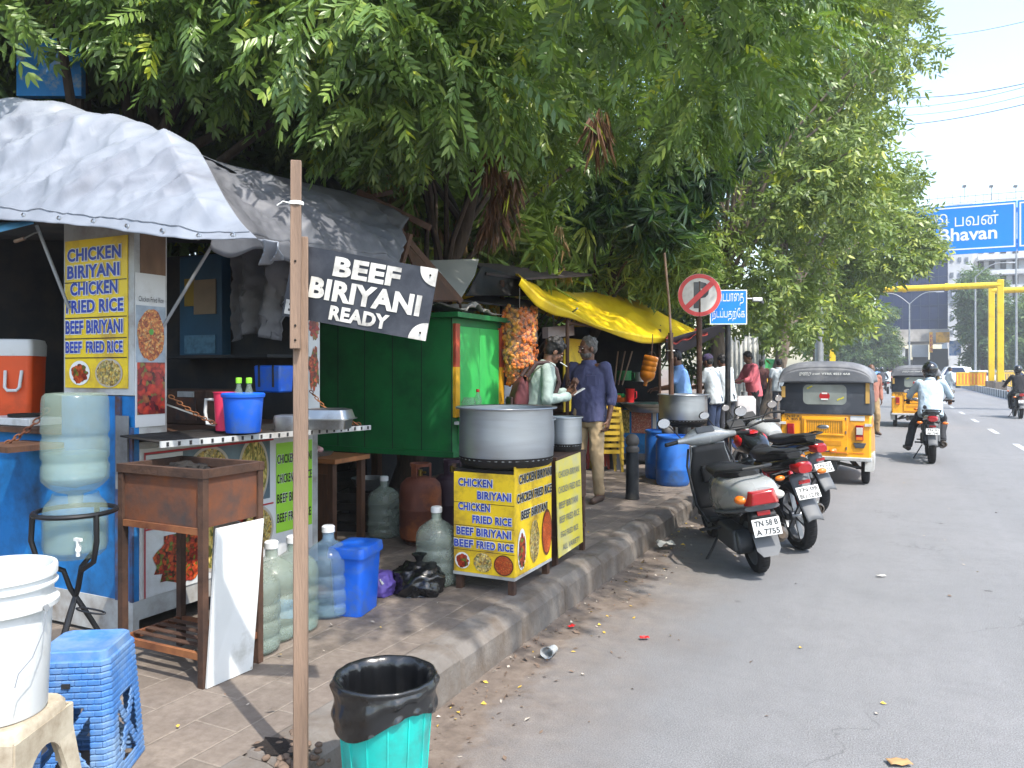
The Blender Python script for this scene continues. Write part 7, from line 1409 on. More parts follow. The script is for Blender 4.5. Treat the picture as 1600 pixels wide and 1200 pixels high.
person('distant man in dark clothes in front of the painted fence', stand(1189, 23), facing(A0 + 80), None, M_SKIND, 'short', None, cloth('shirt_dark_red', '#4a2a2a'), MATS['trousers_black'], 'short', None, .02, .98)
person('distant man in a white shirt left of the near auto-rickshaw roof', stand(1217, 21), facing(A0 + 80), None, M_SKIND, 'short', None, MATS['shirt_white'], MATS['trousers_grey'], 'short', None, .02, .98)
WALK = dict(hipL=(-.09, 0, .92), knL=(-.10, .14, .52), anL=(-.105, .10, .12), toeL=(-.12, .27, .06), knR=(.1, -.02, .49), anR=(.105, -.2, .12), toeR=(.12, -.06, .03), elL=(-.24, -.08, 1.13), wrL=(-.25, -.04, .87), elR=(.24, -.02, 1.13), wrR=(.25, .12, .90))
person('balding man in a brown shirt and tan trousers walking toward the camera past the auto-rickshaw', stand(1361, 18.5, 0), facing(A0 + 262), WALK, M_SKIND, 'bald', M_HAIRG, cloth('shirt_brown_pink', '#97685a'), cloth('trousers_tan', '#8d7654'), 'long', M_SANDAL, .011, 1.0, (0, .05), face_detail=True)
person('pedestrian in white clothes crossing the road ahead of the white shirted rider', stand(1484, 41, 0), facing(A0 + 0), WALK, M_SKIND, 'short', None, MATS['shirt_white'], cloth('trousers_white', '#a5adb3'), 'long', M_SHOE, .02, 1.0)
RIDE = dict(pel=(0, -.25, .90), chest=(0, -.14, 1.24), neck=(0, -.09, 1.41), head=(0, -.05, 1.57), shL=(-.185, -.12, 1.36), shR=(.185, -.12, 1.36), elL=(-.31, .06, 1.14), elR=(.31, .06, 1.14), wrL=(-.33, .31, 1.05), wrR=(.33, .31, 1.05), hipL=(-.10, -.22, .88), hipR=(.10, -.22, .88), knL=(-.21, .16, .72), knR=(.21, .16, .72), anL=(-.20, -.04, .36), anR=(.20, -.04, .36), toeL=(-.22, .12, .33), toeR=(.22, .12, .33))
RIDE1 = dict(RIDE, knL=(-.26, .12, .60), anL=(-.34, -.08, .24), toeL=(-.40, .08, .20))
rp1 = gnd(1456, 724, 0); rp2 = at(1590, 640, 25.5); rp2.z = 0
M_HEL = mat('helmet_black', '#131417', .25, var=.3, scale=9, coat=.5)
rd1 = person('rider in a pale blue-white shirt and black helmet on the motorcycle, his left foot out', (rp1.x, rp1.y + .66, 0), 0, RIDE1, M_SKIND, None, None, cloth('shirt_blue_white', '#a9bcc9', .05), cloth('trousers_charcoal', '#26282d'), 'rolled', M_SHOE, .009, 1.0, (0, .05), helmet=M_HEL, hand_curl=(1.1, 1.1), girth=1.08)
rd2 = person('rider in black with a black helmet on the motorcycle at the right edge', (rp2.x, rp2.y, 0), 0, RIDE, M_SKIND, None, None, cloth('jacket_black', '#17191f'), MATS['trousers_black'], 'long', M_SHOE, .014, 1.0, helmet=M_HEL, hand_curl=(1.1, 1.1))
# ------------------------------------------------------------------ vehicles (local +Y is forward)
M_RUB = mat('rubber', '#17171a', .85, var=.2, scale=20, dirt='#4a443d', dirt_amt=.35, dscale=8); M_ALLOY = mat('alloy', '#6f7276', .4, .8, var=.15); M_BLKP = mat('gloss_black', '#0f1013', .18, var=.2, coat=.6); M_BLKM = mat('matt_black', '#1a1b1d', .6, var=.2)
M_SEAT = mat('seat_vinyl', '#17181b', .45, var=.15, scale=8, bump=.15, bscale=90); M_SILV = mat('silver_grey_paint', '#9b9e9f', .26, .15, var=.06, coat=.5, dirt='#5d5a55', dirt_amt=.3); M_CHR = mat('chrome', '#b5b8bb', .12, 1.0, var=.04); M_EXH = mat('exhaust_steel', '#6a655e', .45, .7, var=.3, scale=8, dirt='#5a4636', dirt_amt=.5)
M_LRED = mat('lamp_red', '#8c1016', .15, var=.15, coat=.6, scale=12); M_LAMB = mat('lamp_amber', '#d9701a', .15, var=.12, coat=.6); M_LCLR = mat('lamp_clear', '#b9b8b0', .12, var=.1, coat=.7); M_PLATE = mat('number_plate', '#c2c4c4', .5, var=.05, dirt='#8f8c87', dirt_amt=.3); M_GUN = mat('engine_grey', '#4a4c4f', .5, .5, var=.2); M_REDP = mat('gloss_red', '#a5141c', .2, var=.08, coat=.6); M_MIRR = mat('mirror_glass', '#c7cdd2', .04, 1.0, var=.02); M_GREYP = mat('grey_plastic', '#55585c', .55, var=.1)
RX = Matrix.Rotation(PI / 2, 3, 'Y')
def wheel(root, c, R, w, spokes=5, disc=False, steel=False):
    c = Vector(c); rr = R - w * .62; T = [(rr, -w * .36), (R - w * .35, -w * .5), (R - w * .12, -w * .42), (R, -w * .16), (R + .001, 0), (R, w * .16), (R - w * .12, w * .42), (R - w * .35, w * .5), (rr, w * .36), (rr, -w * .36)]
    wh = MB().lathe([(rr - .002, -w * .3), (rr + .004, -w * .36), (rr + .004, w * .36), (rr - .002, w * .3), (rr - .02, w * .2), (rr - .02, -w * .2), (rr - .002, -w * .3)], c, 36, rot=RX).obj('wheel', M_ALLOY if not steel else M_GREYP, root)
    ty_ = MB().lathe(T, c, 44, rot=RX); 
    for k in range(44): a_ = 2 * PI * k / 44; ty_.box(c + Vector((0, math.cos(a_) * (R + .001), math.sin(a_) * (R + .001))), (w * .5, .006, .005), Matrix.Rotation(a_ + PI / 2, 3, 'X'))
    ty_.obj('tyre', M_RUB, wh)
    sp_ = MB().cyl(c - Vector((w * .45, 0, 0)), c + Vector((w * .45, 0, 0)), R * .14, n=14)
    if steel: sp_.lathe([(R * .12, -.012), (rr - .015, -.02), (rr - .015, -.012), (R * .12, .0)], c, 30, rot=RX)
    else:
        for k in range(spokes): a_ = 2 * PI * k / spokes + .3; e = Vector((0, math.cos(a_), math.sin(a_))); sp_.bar(c + e * R * .12, c + e * (rr - .01), .022, .04, (1, 0, 0))
    sp_.obj('spokes', M_ALLOY if not steel else M_GREYP, wh)
    if disc: MB().lathe([(R * .25, .0), (R * .5, 0), (R * .5, .006), (R * .25, .006), (R * .25, 0)], c + Vector((w * .5, 0, 0)), 28, rot=RX).obj('brake_disc', M_CHR, wh)
    return wh
def plate(root, c, w_, h_, lines, tilt=.35, m=None):
    c = Vector(c); uy = Vector((0, math.sin(tilt) * .0 + math.sin(tilt), math.cos(tilt))); p = MB().prism([c + XP * sx * w_ / 2 + uy * sz * h_ / 2 for sx, sz in ((-1, -1), (1, -1), (1, 1), (-1, 1))], XP.cross(uy), .005).obj('number_plate', m or M_PLATE, root, bevel=.002)
    tx = MB(); n_ = len(lines)
    for i, t_ in enumerate(lines): put_text(tx, t_, c - XP * w_ * .42 + uy * h_ * (.5 - (i + .86) / n_ + .0), XP, uy, w_ * .84, h_ / n_ * .66, .0045, .02)
    tx.obj('plate_lettering', M_BLK, p, smooth=0); return p
def rings_y(L, e=2.6, n=22): return [sring((0, y, z), hw, hh, e, n) for y, z, hw, hh in L]
def mirror(root, base, tip, r=(.055, .012, .04), m=M_BLKP, round_=False):
    base, tip = Vector(base), Vector(tip); mr = MB().ball(tip, (r[0], r[1] * 1.3, r[2]), None, 18, 12).obj('mirror', m, root); MB().tube([base, base.lerp(tip, .6) + Vector((0, 0, .02)), tip], .006, 6).obj('mirror_stem', M_BLKM, mr)
    mb = MB(); k = 20; mb.add([tip + Vector((r[0] * .88 * math.cos(2 * PI * i / k), -r[1] * 1.34, r[2] * .86 * math.sin(2 * PI * i / k))) for i in range(k)], [tuple(range(k))]); mb.obj('mirror_glass', M_MIRR, mr, smooth=0)

def motorcycle(label, loc, rz, tank, panel, tail, accent=None, plate_txt=('TN 07', 'BK 4284'), lean=0.0, group=None, simple=False, lamp=M_LRED):
    t = thing('motorcycle', label, 'motorcycle', loc, rz, group); t.rotation_euler = (0, lean, rz)
    def p(name, mb, m, par=None, **k): return mb.obj(name, m, par or t, **k)
    wheel(t, (0, .69, .30), .30, .09, 6, True); wheel(t, (0, -.64, .30), .30, .115, 6)
    for s in (-1, 1): p('fork', MB().cyl((s * .085, .69, .30), (s * .085, .575, .62), .026, .03, n=12).cyl((s * .085, .575, .62), (s * .085, .47, .98), .02, n=10), M_CHR)
    p('front_mudguard', MB().grid(lambda u, v: ((u - .5) * .13, .69 + .335 * math.cos(.35 + v * 1.9), .30 + .335 * math.sin(.35 + v * 1.9) - .02 * (abs(u - .5) * 2) ** 2), 6, 14), tank, solid=.005)
    p('handlebar', MB().tube([(-.38, .33, 1.03), (-.25, .40, 1.04), (-.12, .45, 1.0), (.12, .45, 1.0), (.25, .40, 1.04), (.38, .33, 1.03)], .012, 8), M_BLKM)
    for s in (-1, 1): p('grip', MB().cyl((s * .27, .392, 1.041), (s * .40, .318, 1.029), .018, n=10), M_BLKM); p('lever', MB().tube([(s * .25, .43, 1.04), (s * .34, .42, 1.02), (s * .40, .38, 1.01)], .006, 6), M_ALLOY); mirror(t, (s * .25, .41, 1.05), (s * .36, .37, 1.20))
    hl = p('headlamp_cowl', MB().loft([sring((0, .50, .93), .10, .10, 2.4), sring((0, .58, .93), .11, .13, 2.4), sring((0, .66, .90), .095, .10, 2.3), sring((0, .70, .89), .06, .06, 2.2)]), panel); p('headlamp', MB().ball((0, .675, .90), (.075, .035, .065), None, 16, 10), M_LCLR, hl); p('dash', MB().box((0, .50, 1.04), (.18, .03, .10), Matrix.Rotation(-.9, 3, 'X')), M_BLKM, None, bevel=.012)
    tk_ = p('fuel_tank', MB().loft(rings_y([(.44, .84, .05, .06), (.40, .87, .11, .10), (.28, .895, .145, .115), (.12, .885, .15, .11), (-.02, .85, .12, .085), (-.08, .83, .09, .06)], 2.5)), tank); 
    if accent:
        for s in (-1, 1): p('tank_panel', MB().ball((s * .105, .20, .90), (.05, .15, .075), Matrix.Rotation(s * .1, 3, 'Z'), 16, 10), accent, tk_)
        p('tank_top', MB().ball((0, .2, .985), (.09, .16, .025), None, 16, 8), accent, tk_)
    p('filler_cap', MB().cyl((0, .24, 1.0), (0, .24, 1.017), .032, n=16), M_CHR, tk_)
    p('seat', MB().loft(rings_y([(.02, .82, .09, .04), (-.08, .81, .12, .045), (-.25, .805, .14, .05), (-.42, .825, .135, .05), (-.60, .855, .12, .045), (-.74, .865, .095, .035), (-.78, .865, .06, .02)], 3)), M_SEAT)
    tl = p('tail_cowl', MB().loft(rings_y([(-.15, .70, .13, .075), (-.40, .72, .14, .08), (-.62, .765, .125, .075), (-.82, .80, .09, .055), (-.92, .815, .06, .035)], 2.6)), tail)
    for s in (-1, 1): p('side_panel', MB().prism([(s * .135, .0, .74), (s * .14, -.30, .70), (s * .13, -.34, .55), (s * .13, -.05, .52)], (1, 0, 0), .03), panel, None, bevel=.012)
    p('grab_rail', MB().tube([(-.13, -.50, .86), (-.14, -.66, .90), (-.10, -.85, .915), (0, -.90, .92), (.10, -.85, .915), (.14, -.66, .90), (.13, -.50, .86)], .011, 8), M_BLKM)
    p('tail_lamp', MB().loft(rings_y([(-.84, .775, .085, .055), (-.93, .77, .08, .05), (-.965, .765, .06, .036)], 2.8)), lamp)
    fl_ = p('rear_mudguard', MB().grid(lambda u, v: ((u - .5) * (.17 - .03 * v), -.80 - .22 * v - .0 + .02 * math.sin(v * 3), .70 - .36 * v - .02 * (abs(u - .5) * 2) ** 2), 8, 10), M_GREYP, solid=.008); p('reflector', MB().box((0, -.905, .645), (.10, .012, .03), None), M_LRED)
    plate(t, (0, -.955, .56), .20, .11, plate_txt, .45)
    for s in (-1, 1):
        ind = p('indicator', MB().ball((s * .19, -.86, .70), (.045, .028, .025), None, 14, 8), M_LAMB); p('stem', MB().cyl((s * .06, -.84, .71), (s * .16, -.86, .70), .008, n=8), M_BLKM, ind); i2 = p('indicator', MB().ball((s * .20, .55, .86), (.04, .026, .024), None, 14, 8), M_LAMB)
    en = p('engine', MB().box((0, .10, .40), (.22, .36, .22), None, (.85, .8)).cyl((0, .20, .46), (0, .27, .72), .085, n=16).cyl((-.15, .04, .37), (.15, .04, .37), .10, n=20), M_GUN, None, bevel=.015); fi = MB()
    for k in range(6): fi.cyl((0, .20 + .012 * k, .50 + k * .035), (0, .203 + .012 * k, .512 + k * .035), .115, n=16)
    p('cooling_fins', fi, M_ALLOY, en)
    p('frame', MB().tube([(0, .46, .90), (0, .36, .60), (0, .30, .26), (0, -.10, .24), (0, -.18, .5), (0, -.16, .74)], .02, 8).tube([(-.07, -.16, .74), (-.07, -.55, .74)], .014, 6).tube([(.07, -.16, .74), (.07, -.55, .74)], .014, 6), M_BLKM)
    for s in (-1, 1): p('swingarm', MB().bar((s * .09, -.16, .36), (s * .085, -.66, .30), .03, .05), M_BLKM); p('shock_absorber', MB().cyl((s * .11, -.50, .36), (s * .11, -.36, .70), .028, n=10), M_REDP if accent is M_REDP else M_GUN); p('foot_peg', MB().cyl((s * .12, -.02, .30), (s * .24, -.02, .30), .014, n=8).cyl((s * .12, -.38, .38), (s * .22, -.38, .38), .012, n=8), M_BLKM)
    ex = p('exhaust', MB().tube([(.05, .30, .52), (.10, .36, .38), (.13, .25, .24), (.15, -.05, .24), (.165, -.25, .27)], .018, 8), M_EXH); p('muffler', MB().lathe([(.0, 0), (.03, 0), (.052, .06), (.056, .4), (.05, .48), (.032, .5), (.032, .47), (.0, .46)], (.17, -.25, .27), 20, rot=(Vector((.02, -1, .16))).to_track_quat('Z', 'Y').to_matrix()), M_EXH, ex); p('heat_shield', MB().bar((.222, -.40, .315), (.226, -.62, .35), .012, .06), M_CHR, ex)
    p('chain_cover', MB().prism([(-.115, -.10, .46), (-.115, -.60, .38), (-.115, -.66, .30), (-.115, -.10, .32)], (1, 0, 0), .012), M_BLKM); p('side_stand', MB().tube([(-.12, .0, .26), (-.20, -.05, .12), (-.26, -.02, .01)], .010, 6), M_BLKM)
    return t

def scooter(label, loc, rz, lean=0.0):
    t = thing('scooter', label, 'scooter', loc, rz); t.rotation_euler = (0, lean, rz)
    def p(name, mb, m, par=None, **k): return mb.obj(name, m, par or t, **k)
    wheel(t, (0, .66, .235), .235, .09, 6, False, True); wheel(t, (0, -.62, .235), .235, .10, 6, False, True)
    bd_ = p('rear_body', MB().loft(rings_y([(-.02, .52, .13, .19), (-.12, .55, .17, .21), (-.35, .60, .20, .175), (-.60, .63, .205, .15), (-.80, .655, .185, .125), (-.93, .665, .15, .095), (-.985, .67, .10, .06)], 2.9, 28)), M_SILV)
    lw = p('lower_trim', MB().loft([sring((0, y, z), hw, .022, 3, 24) for y, z, hw in ((-.30, .455, .195), (-.6, .50, .20), (-.82, .545, .178), (-.95, .575, .13))]), M_GREYP)
    p('seat', MB().loft(rings_y([(.16, .745, .08, .03), (.08, .75, .12, .04), (-.15, .755, .14, .045), (-.35, .765, .15, .045), (-.55, .79, .145, .045), (-.68, .80, .11, .035), (-.72, .80, .07, .02)], 3)), M_SEAT)
    p('grab_rail', MB().tube([(-.175, -.42, .76), (-.19, -.55, .82), (-.16, -.80, .855), (-.08, -.88, .865), (.08, -.88, .865), (.16, -.80, .855), (.19, -.55, .82), (.175, -.42, .76)], .014, 8), M_BLKM)
    # tail lamp, amber corners, reflector, plate
    tlm = p('tail_lamp', MB().loft([[Vector((x * w_, y, z)) for x, z in ((-1, z0), (1, z0), (.8, z1), (-.8, z1))] for y, w_, z0, z1 in ((-.925, .135, .598, .718), (-.985, .122, .602, .712), (-1.015, .088, .608, .70))]), M_LRED, None, bevel=.008)
    for s in (-1, 1): p('indicator', MB().ball((s * .135, -.915, .648), (.055, .06, .036), Matrix.Rotation(s * .6, 3, 'Z'), 16, 10), M_LAMB if s < 0 else M_LCLR)
    p('seam_strip', MB().tube([(s * hw, y, z) for s, hw, y, z in ((-1, .192, -.6, .665), (-1, .165, -.82, .69), (-1, .10, -.965, .70), (1, .10, -.965, .70), (1, .165, -.82, .69), (1, .192, -.6, .665))], .005, 6), M_BLKM)
    p('plate_holder', MB().box((0, -.90, .46), (.20, .10, .17), Matrix.Rotation(.3, 3, 'X')), M_BLKM, None, bevel=.02); p('reflector', MB().box((0, -.962, .535), (.10, .02, .035)), M_LRED, None, bevel=.004)
    plate(t, (0, -.992, .435), .21, .13, ('TN 58 B', 'A 7755'), .25)
    p('mudguard_flap', MB().prism([(-.095, -.90, .385), (.095, -.90, .385), (.09, -.96, .26), (.055, -.985, .215), (-.055, -.985, .215), (-.09, -.96, .26)], (0, 1, .35), .008), M_GREYP)
    p('floorboard', MB().box((0, .22, .315), (.34, .42, .05), None, (1, 1)), M_BLKM, None, bevel=.015); p('underbody', MB().box((0, -.05, .27), (.20, .7, .10)), M_BLKM, None, bevel=.02)
    ap2 = p('leg_shield', MB().grid(lambda u, v: ((u - .5) * 2 * (.155 + .05 * math.sin(PI * min(1, v * 1.1))) , .41 + .16 * (1 - abs(u - .5) * 2) ** .8 * (.25 + .75 * math.sin(PI * v * .8 + .3)) - .06 * v, .31 + .62 * v), 18, 16), M_SILV, solid=.012)
    p('inner_shield', MB().grid(lambda u, v: ((u - .5) * 2 * (.15 + .045 * math.sin(PI * min(1, v * 1.1))), .395 - .05 * v, .32 + .60 * v), 8, 10), M_BLKM, solid=.01); p('glove_box', MB().box((0, .34, .66), (.2, .06, .16)), M_BLKM, None, bevel=.02)
    p('steering_column', MB().cyl((0, .56, .35), (0, .40, .98), .03, n=12), M_BLKM); p('fork', MB().tube([(0, .57, .36), (-.075, .60, .33), (-.075, .66, .235)], .018, 8), M_GUN)
    p('front_fender', MB().grid(lambda u, v: ((u - .5) * .19, .655 + .275 * math.cos(.15 + v * 2.4), .235 + .275 * math.sin(.15 + v * 2.4) - .05 * (abs(u - .5) * 2) ** 2), 8, 14), M_SILV, solid=.006)
    hc = p('handlebar_cowl', MB().loft([[Vector((x, .40 + cy_ + k * .085 * math.cos(a_), .985 + k * .085 * math.sin(a_) * (1.0 if math.sin(a_) > 0 else .8))) for a_ in [2 * PI * q / 16 for q in range(16)]] for x, k, cy_ in ((-.27, .30, -.05), (-.20, .42, -.03), (-.15, .75, .0), (-.10, 1.05, .02), (0, 1.2, .03), (.10, 1.05, .02), (.15, .75, .0), (.20, .42, -.03), (.27, .30, -.05))]), M_SILV); p('headlamp', MB().ball((0, .535, .975), (.11, .03, .055), None, 16, 10), M_LCLR, hc); p('instrument_panel', MB().box((0, .365, 1.06), (.17, .07, .02), Matrix.Rotation(.75, 3, 'X')), M_GREYP, hc, bevel=.01)
    p('front_fascia', MB().loft([[Vector((x * hw, y, z)) for x, y in ((-1, .42), (-.6, yy), (0, yy + .02), (.6, yy), (1, .42))] + [Vector((hw, .40, z)), Vector((-hw, .40, z))] for z, hw, yy in ((.62, .12, .54), (.78, .17, .53), (.90, .15, .50))]), M_SILV)
    for s in (-1, 1): p('grip', MB().cyl((s * .25, .36, .985), (s * .39, .31, .98), .019, n=10), M_BLKM); p('brake_lever', MB().tube([(s * .24, .40, .985), (s * .33, .385, .975), (s * .39, .35, .965)], .006, 6), M_ALLOY); mirror(t, (s * .22, .38, 1.0), (s * .36, .40, 1.17), (.062, .014, .05), M_BLKP)
    p('engine', MB().box((-.10, -.42, .27), (.16, .48, .17), None, (.8, .9)).cyl((-.15, -.60, .255), (-.02, -.60, .255), .10, n=18), M_GUN, None, bevel=.02)
    p('muffler', MB().lathe([(0, 0), (.035, 0), (.065, .06), (.07, .3), (.062, .42), (.03, .46), (0, .46)], (.17, -.30, .26), 20, rot=Vector((.03, -1, .08)).to_track_quat('Z', 'Y').to_matrix()), M_EXH); p('muffler_cover', MB().bar((.245, -.42, .29), (.25, -.66, .31), .012, .08), M_GUN)
    p('exhaust_pipe', MB().tube([(.05, -.05, .25), (.12, -.15, .2), (.17, -.32, .26)], .016, 6), M_EXH); p('side_stand', MB().tube([(-.12, -.15, .27), (-.24, -.22, .13), (-.33, -.22, .012)], .011, 6), M_BLKM); p('foot_rest', MB().bar((-.14, -.30, .32), (-.34, -.32, .325), .05, .016), M_BLKM)
    p('crash_bar', MB().tube([(-.17, .40, .90), (-.215, .36, .75), (-.22, .2, .42), (-.19, -.02, .30)], .011, 8).tube([(.17, .40, .90), (.215, .36, .75), (.22, .2, .42), (.19, -.02, .30)], .011, 8), M_BLKM)
    return t

def aim(rear_px, front_px, rz_=None):
    a, b = gnd(*rear_px, 0), gnd(*front_px, 0); return a, math.atan2(-(b.x - a.x), b.y - a.y)
def place(rear, rz, yr):     # rear: ground point of the rear tyre, yr: its local y
    return (rear.x - (-math.sin(rz)) * yr, rear.y - math.cos(rz) * yr, .0)
ra = gnd(1186, 893, 0); rzs = R_(27); scooter('silver-grey scooter with a red tail lamp and white plate, nearest of the parked row', place(ra, rzs, -.62), rzs, R_(-9))
rb2 = gnd(1252, 857, 0); rz2 = R_(31); motorcycle('black motorcycle with red tank panels, parked between the scooter and the farther motorcycle', place(rb2, rz2, -.64), rz2, M_BLKP, M_BLKM, M_BLKP, M_REDP, ('TN 09', 'BU 1278'), R_(-9))
rc2 = gnd(1272, 803, 0); rz3 = R_(38); motorcycle('silver and black motorcycle, farthest of the parked row, close to the auto-rickshaw', place(rc2, rz3, -.64), rz3, M_SILV, M_BLKP, M_BLKP, None, ('TN 22', 'CZ 1224'), R_(-9))
motorcycle('dark motorcycle ridden by the man in the pale blue-white shirt', (rp1.x, rp1.y + .66, 0), 0, M_BLKP, M_BLKM, M_BLKP, None, ('TN 01', 'AK 7340'))
motorcycle('black motorcycle at the right edge ridden by the man in black', (rp2.x, rp2.y, 0), 0, M_BLKP, M_BLKM, M_BLKP, None, ('TN 05', 'CD 2261'))

# ------------------------------------------------------------------ auto-rickshaws
M_AYEL = mat('auto_yellow', '#e09a0c', .35, var=.05, scale=2, coat=.35, dirt='#a56f14', dirt_amt=.35, dscale=2.5); M_CANV = mat('canopy_vinyl', '#2a2f38', .55, var=.12, scale=3, bump=.1, bscale=12, dirt='#4a4e55', dirt_amt=.4); M_CANT = mat('canopy_top_vinyl', '#5d6066', .6, var=.1, scale=3, dirt='#7c7d7f', dirt_amt=.5); M_WIN = mat('clear_vinyl', '#7d8480', .15, var=.2, scale=4, coat=.5); M_TRIMY = mat('seat_cream', '#b08c4c', .6)
def auto_rickshaw(label, loc, rz):
    t = thing('auto_rickshaw', label, 'auto-rickshaw', loc, rz)
    def p(name, mb, m, par=None, **k): return mb.obj(name, m, par or t, **k)
    def sec(y, hw, z0, z1, r=.06, n=5): return [Vector((q.x, y, (z0 + z1) / 2 + q.y)) for q in rrect(hw * 2, z1 - z0, 0, r, n)]
    # rear body: slightly raked back panel
    bdy = p('body', MB().loft([[Vector((v.x, v.y + (v.z - .36) * .05, v.z)) for v in sec(-1.02, .625, .38, .985, .05)], [Vector((v.x, v.y + (v.z - .36) * .05, v.z)) for v in sec(-1.0, .645, .36, .995, .06)], sec(-.6, .665, .34, .99), sec(.0, .665, .30, .70), sec(.35, .66, .28, .42)]), M_AYEL)
    p('floor', MB().loft([sec(.30, .64, .28, .36, .03), sec(.75, .55, .28, .36, .03), sec(1.15, .28, .30, .38, .03)]), M_AYEL); p('front_panel', MB().loft([sec(.85, .52, .34, .98, .1), sec(1.05, .46, .36, .98, .12), sec(1.2, .30, .40, .92, .12), sec(1.28, .15, .45, .8, .08)]), M_AYEL)
    # engine door with raised frame, louvred panel, slot
    yb_ = lambda z: -1.022 + (z - .38) * .05
    def panel(name, x0, x1, z0, z1, m, d=.012, par=bdy, bv=.006): return p(name, MB().prism([(x0, yb_(z0) - d / 2, z0), (x1, yb_(z0) - d / 2, z0), (x1, yb_(z1) - d / 2, z1), (x0, yb_(z1) - d / 2, z1)], (0, -1, .05), d), m, par, bevel=bv)
    dr_ = panel('engine_door', -.33, .33, .44, .955, M_AYEL, .016)
    fr_ = MB()
    for x0, x1, z0, z1 in ((-.30, .28, .90, .93), (-.30, .28, .69, .715), (-.30, -.27, .715, .90), (.25, .28, .715, .90)): fr_.prism([(x0, yb_(z0) - .024, z0), (x1, yb_(z0) - .024, z0), (x1, yb_(z1) - .024, z1), (x0, yb_(z1) - .024, z1)], (0, -1, .05), .014)
    p('door_frame', fr_, M_AYEL, dr_, bevel=.004); gr_ = MB()
    for k in range(15):
        for j in range(11): gr_.box((-.245 + k * .033, yb_(.73 + j * .015) - .0165, .728 + j * .0155), (.018, .004, .006))
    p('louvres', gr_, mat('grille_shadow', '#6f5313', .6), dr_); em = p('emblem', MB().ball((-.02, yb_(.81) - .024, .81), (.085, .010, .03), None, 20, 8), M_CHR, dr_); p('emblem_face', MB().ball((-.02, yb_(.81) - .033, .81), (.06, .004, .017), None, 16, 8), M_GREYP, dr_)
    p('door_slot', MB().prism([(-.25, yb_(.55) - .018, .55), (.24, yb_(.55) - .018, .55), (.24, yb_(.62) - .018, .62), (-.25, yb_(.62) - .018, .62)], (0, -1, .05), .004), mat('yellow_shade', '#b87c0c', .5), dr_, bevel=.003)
    panel('red_line', -.32, .31, .452, .458, M_REDP, .02); panel('red_line', .34, .55, .452, .458, M_REDP, .006)
    for x_, z_ in ((.30, .93), (.30, .74), (.31, .52)): p('hinge', MB().cyl((x_, yb_(z_) - .02, z_ - .02), (x_, yb_(z_) - .02, z_ + .02), .009, n=8), M_GREYP, dr_)
    for s in (-1, 1):
        tlp = p('tail_lamp', MB().box((s * .49, yb_(.74) - .014, .74), (.11, .035, .21)), M_LRED, None, bevel=.008); p('lamp_lens', MB().box((s * .49, yb_(.765) - .034, .765), (.088, .008, .10)), M_LCLR if s > 0 else M_LRED, tlp, bevel=.003); p('indicator', MB().box((s * .49, yb_(.655) - .033, .662), (.088, .008, .04)), M_LAMB, tlp)
        p('side_reflector', MB().box((s * .612, yb_(.85) - .004, .85), (.10, .03, .035)), M_PLATE); 
        p('mudguard', MB().loft([[Vector((s * (.56 + .12 * q), -.95 + v_, .20 + h_)) for q, v_, h_ in ((0, 0, 0), (1, 0, 0), (1.08, .02, .16), (1, .04, .24), (0, .04, .24))], [Vector((s * (.56 + .12 * q), -.45 + v_, .20 + h_)) for q, v_, h_ in ((0, 0, 0), (1, 0, 0), (1.08, .02, .16), (1, .04, .24), (0, .04, .24))]]), M_WHITEM)
    p('badge_plate', MB().prism([(.40, yb_(.60) - .012, .60), (.585, yb_(.60) - .012, .60), (.55, yb_(.53) - .012, .53), (.435, yb_(.53) - .012, .53)], (0, -1, .05), .012), M_GUN, None, bevel=.004)
    pl_ = panel('number_plate', .36, .56, .905, .975, M_PLATE, .006); nb = MB(); put_text(nb, 'TN 07 X', (-.58, yb_(.93) - .004, .935), XP, ZP, .22, .035, .004, .02); put_text(nb, 'A 4053', (-.565, yb_(.89) - .004, .89), XP, ZP, .22, .035, .004, .02); p('number_lettering', nb, M_BLK, bdy, smooth=0)
    p('bumper', MB().loft([[Vector((x, y, z)) for y, z in ((-1.05, .345), (-1.05, .395), (-1.0, .40), (-1.0, .34))] for x in (-.66, -.3, .3, .66)]), M_WHITEM, None, bevel=.008)
    # canopy: dark sides and back, grey roof with flap
    def csec(y, hw, z0, z1, e=3.4, n=28): return [Vector((math.copysign(abs(math.cos(a_)) ** (2 / e), math.cos(a_)) * hw, y, z0 + (z1 - z0) * max(0, math.copysign(abs(math.sin(a_)) ** (2 / e), math.sin(a_))))) for a_ in [PI * i / n for i in range(n + 1)]]
    cv = p('canopy', MB().loft([csec(-1.005, .60, .99, 1.55), csec(-.965, .655, .985, 1.64), csec(-.6, .665, .985, 1.70), csec(.0, .665, .985, 1.72)], caps=True), M_CANV, None, smooth=50)
    p('canopy_front', MB().loft([csec(.001, .665, 1.42, 1.722), csec(.5, .655, 1.42, 1.71), csec(.85, .60, 1.40, 1.66)]), M_CANV)
    rf_ = MB().grid(lambda u, v: (lambda a_, y_, dz_: Vector((math.copysign(abs(math.cos(a_)) ** (2 / 3.2), math.cos(a_)) * (.672 + .004), y_, 1.44 + (.30 - .0) * abs(math.sin(a_)) ** (2 / 2.6) - dz_)))(PI * u, -1.03 + 1.95 * v ** 1.3, .10 * max(0, 1 - v * 7) ** 1.5 + .02 * v * v), 40, 30)
    rfo = p('canopy_roof', rf_, M_CANT, cv, solid=.006); fl2 = MB().grid(lambda u, v: (lambda a_: Vector((math.copysign(abs(math.cos(a_)) ** (2 / 3.2), math.cos(a_)) * .68, -1.035 - .012 * v, (1.44 + .30 * abs(math.sin(a_)) ** (2 / 2.6) - .10) * (1 - v) + v * 1.435)))(PI * u), 40, 6)
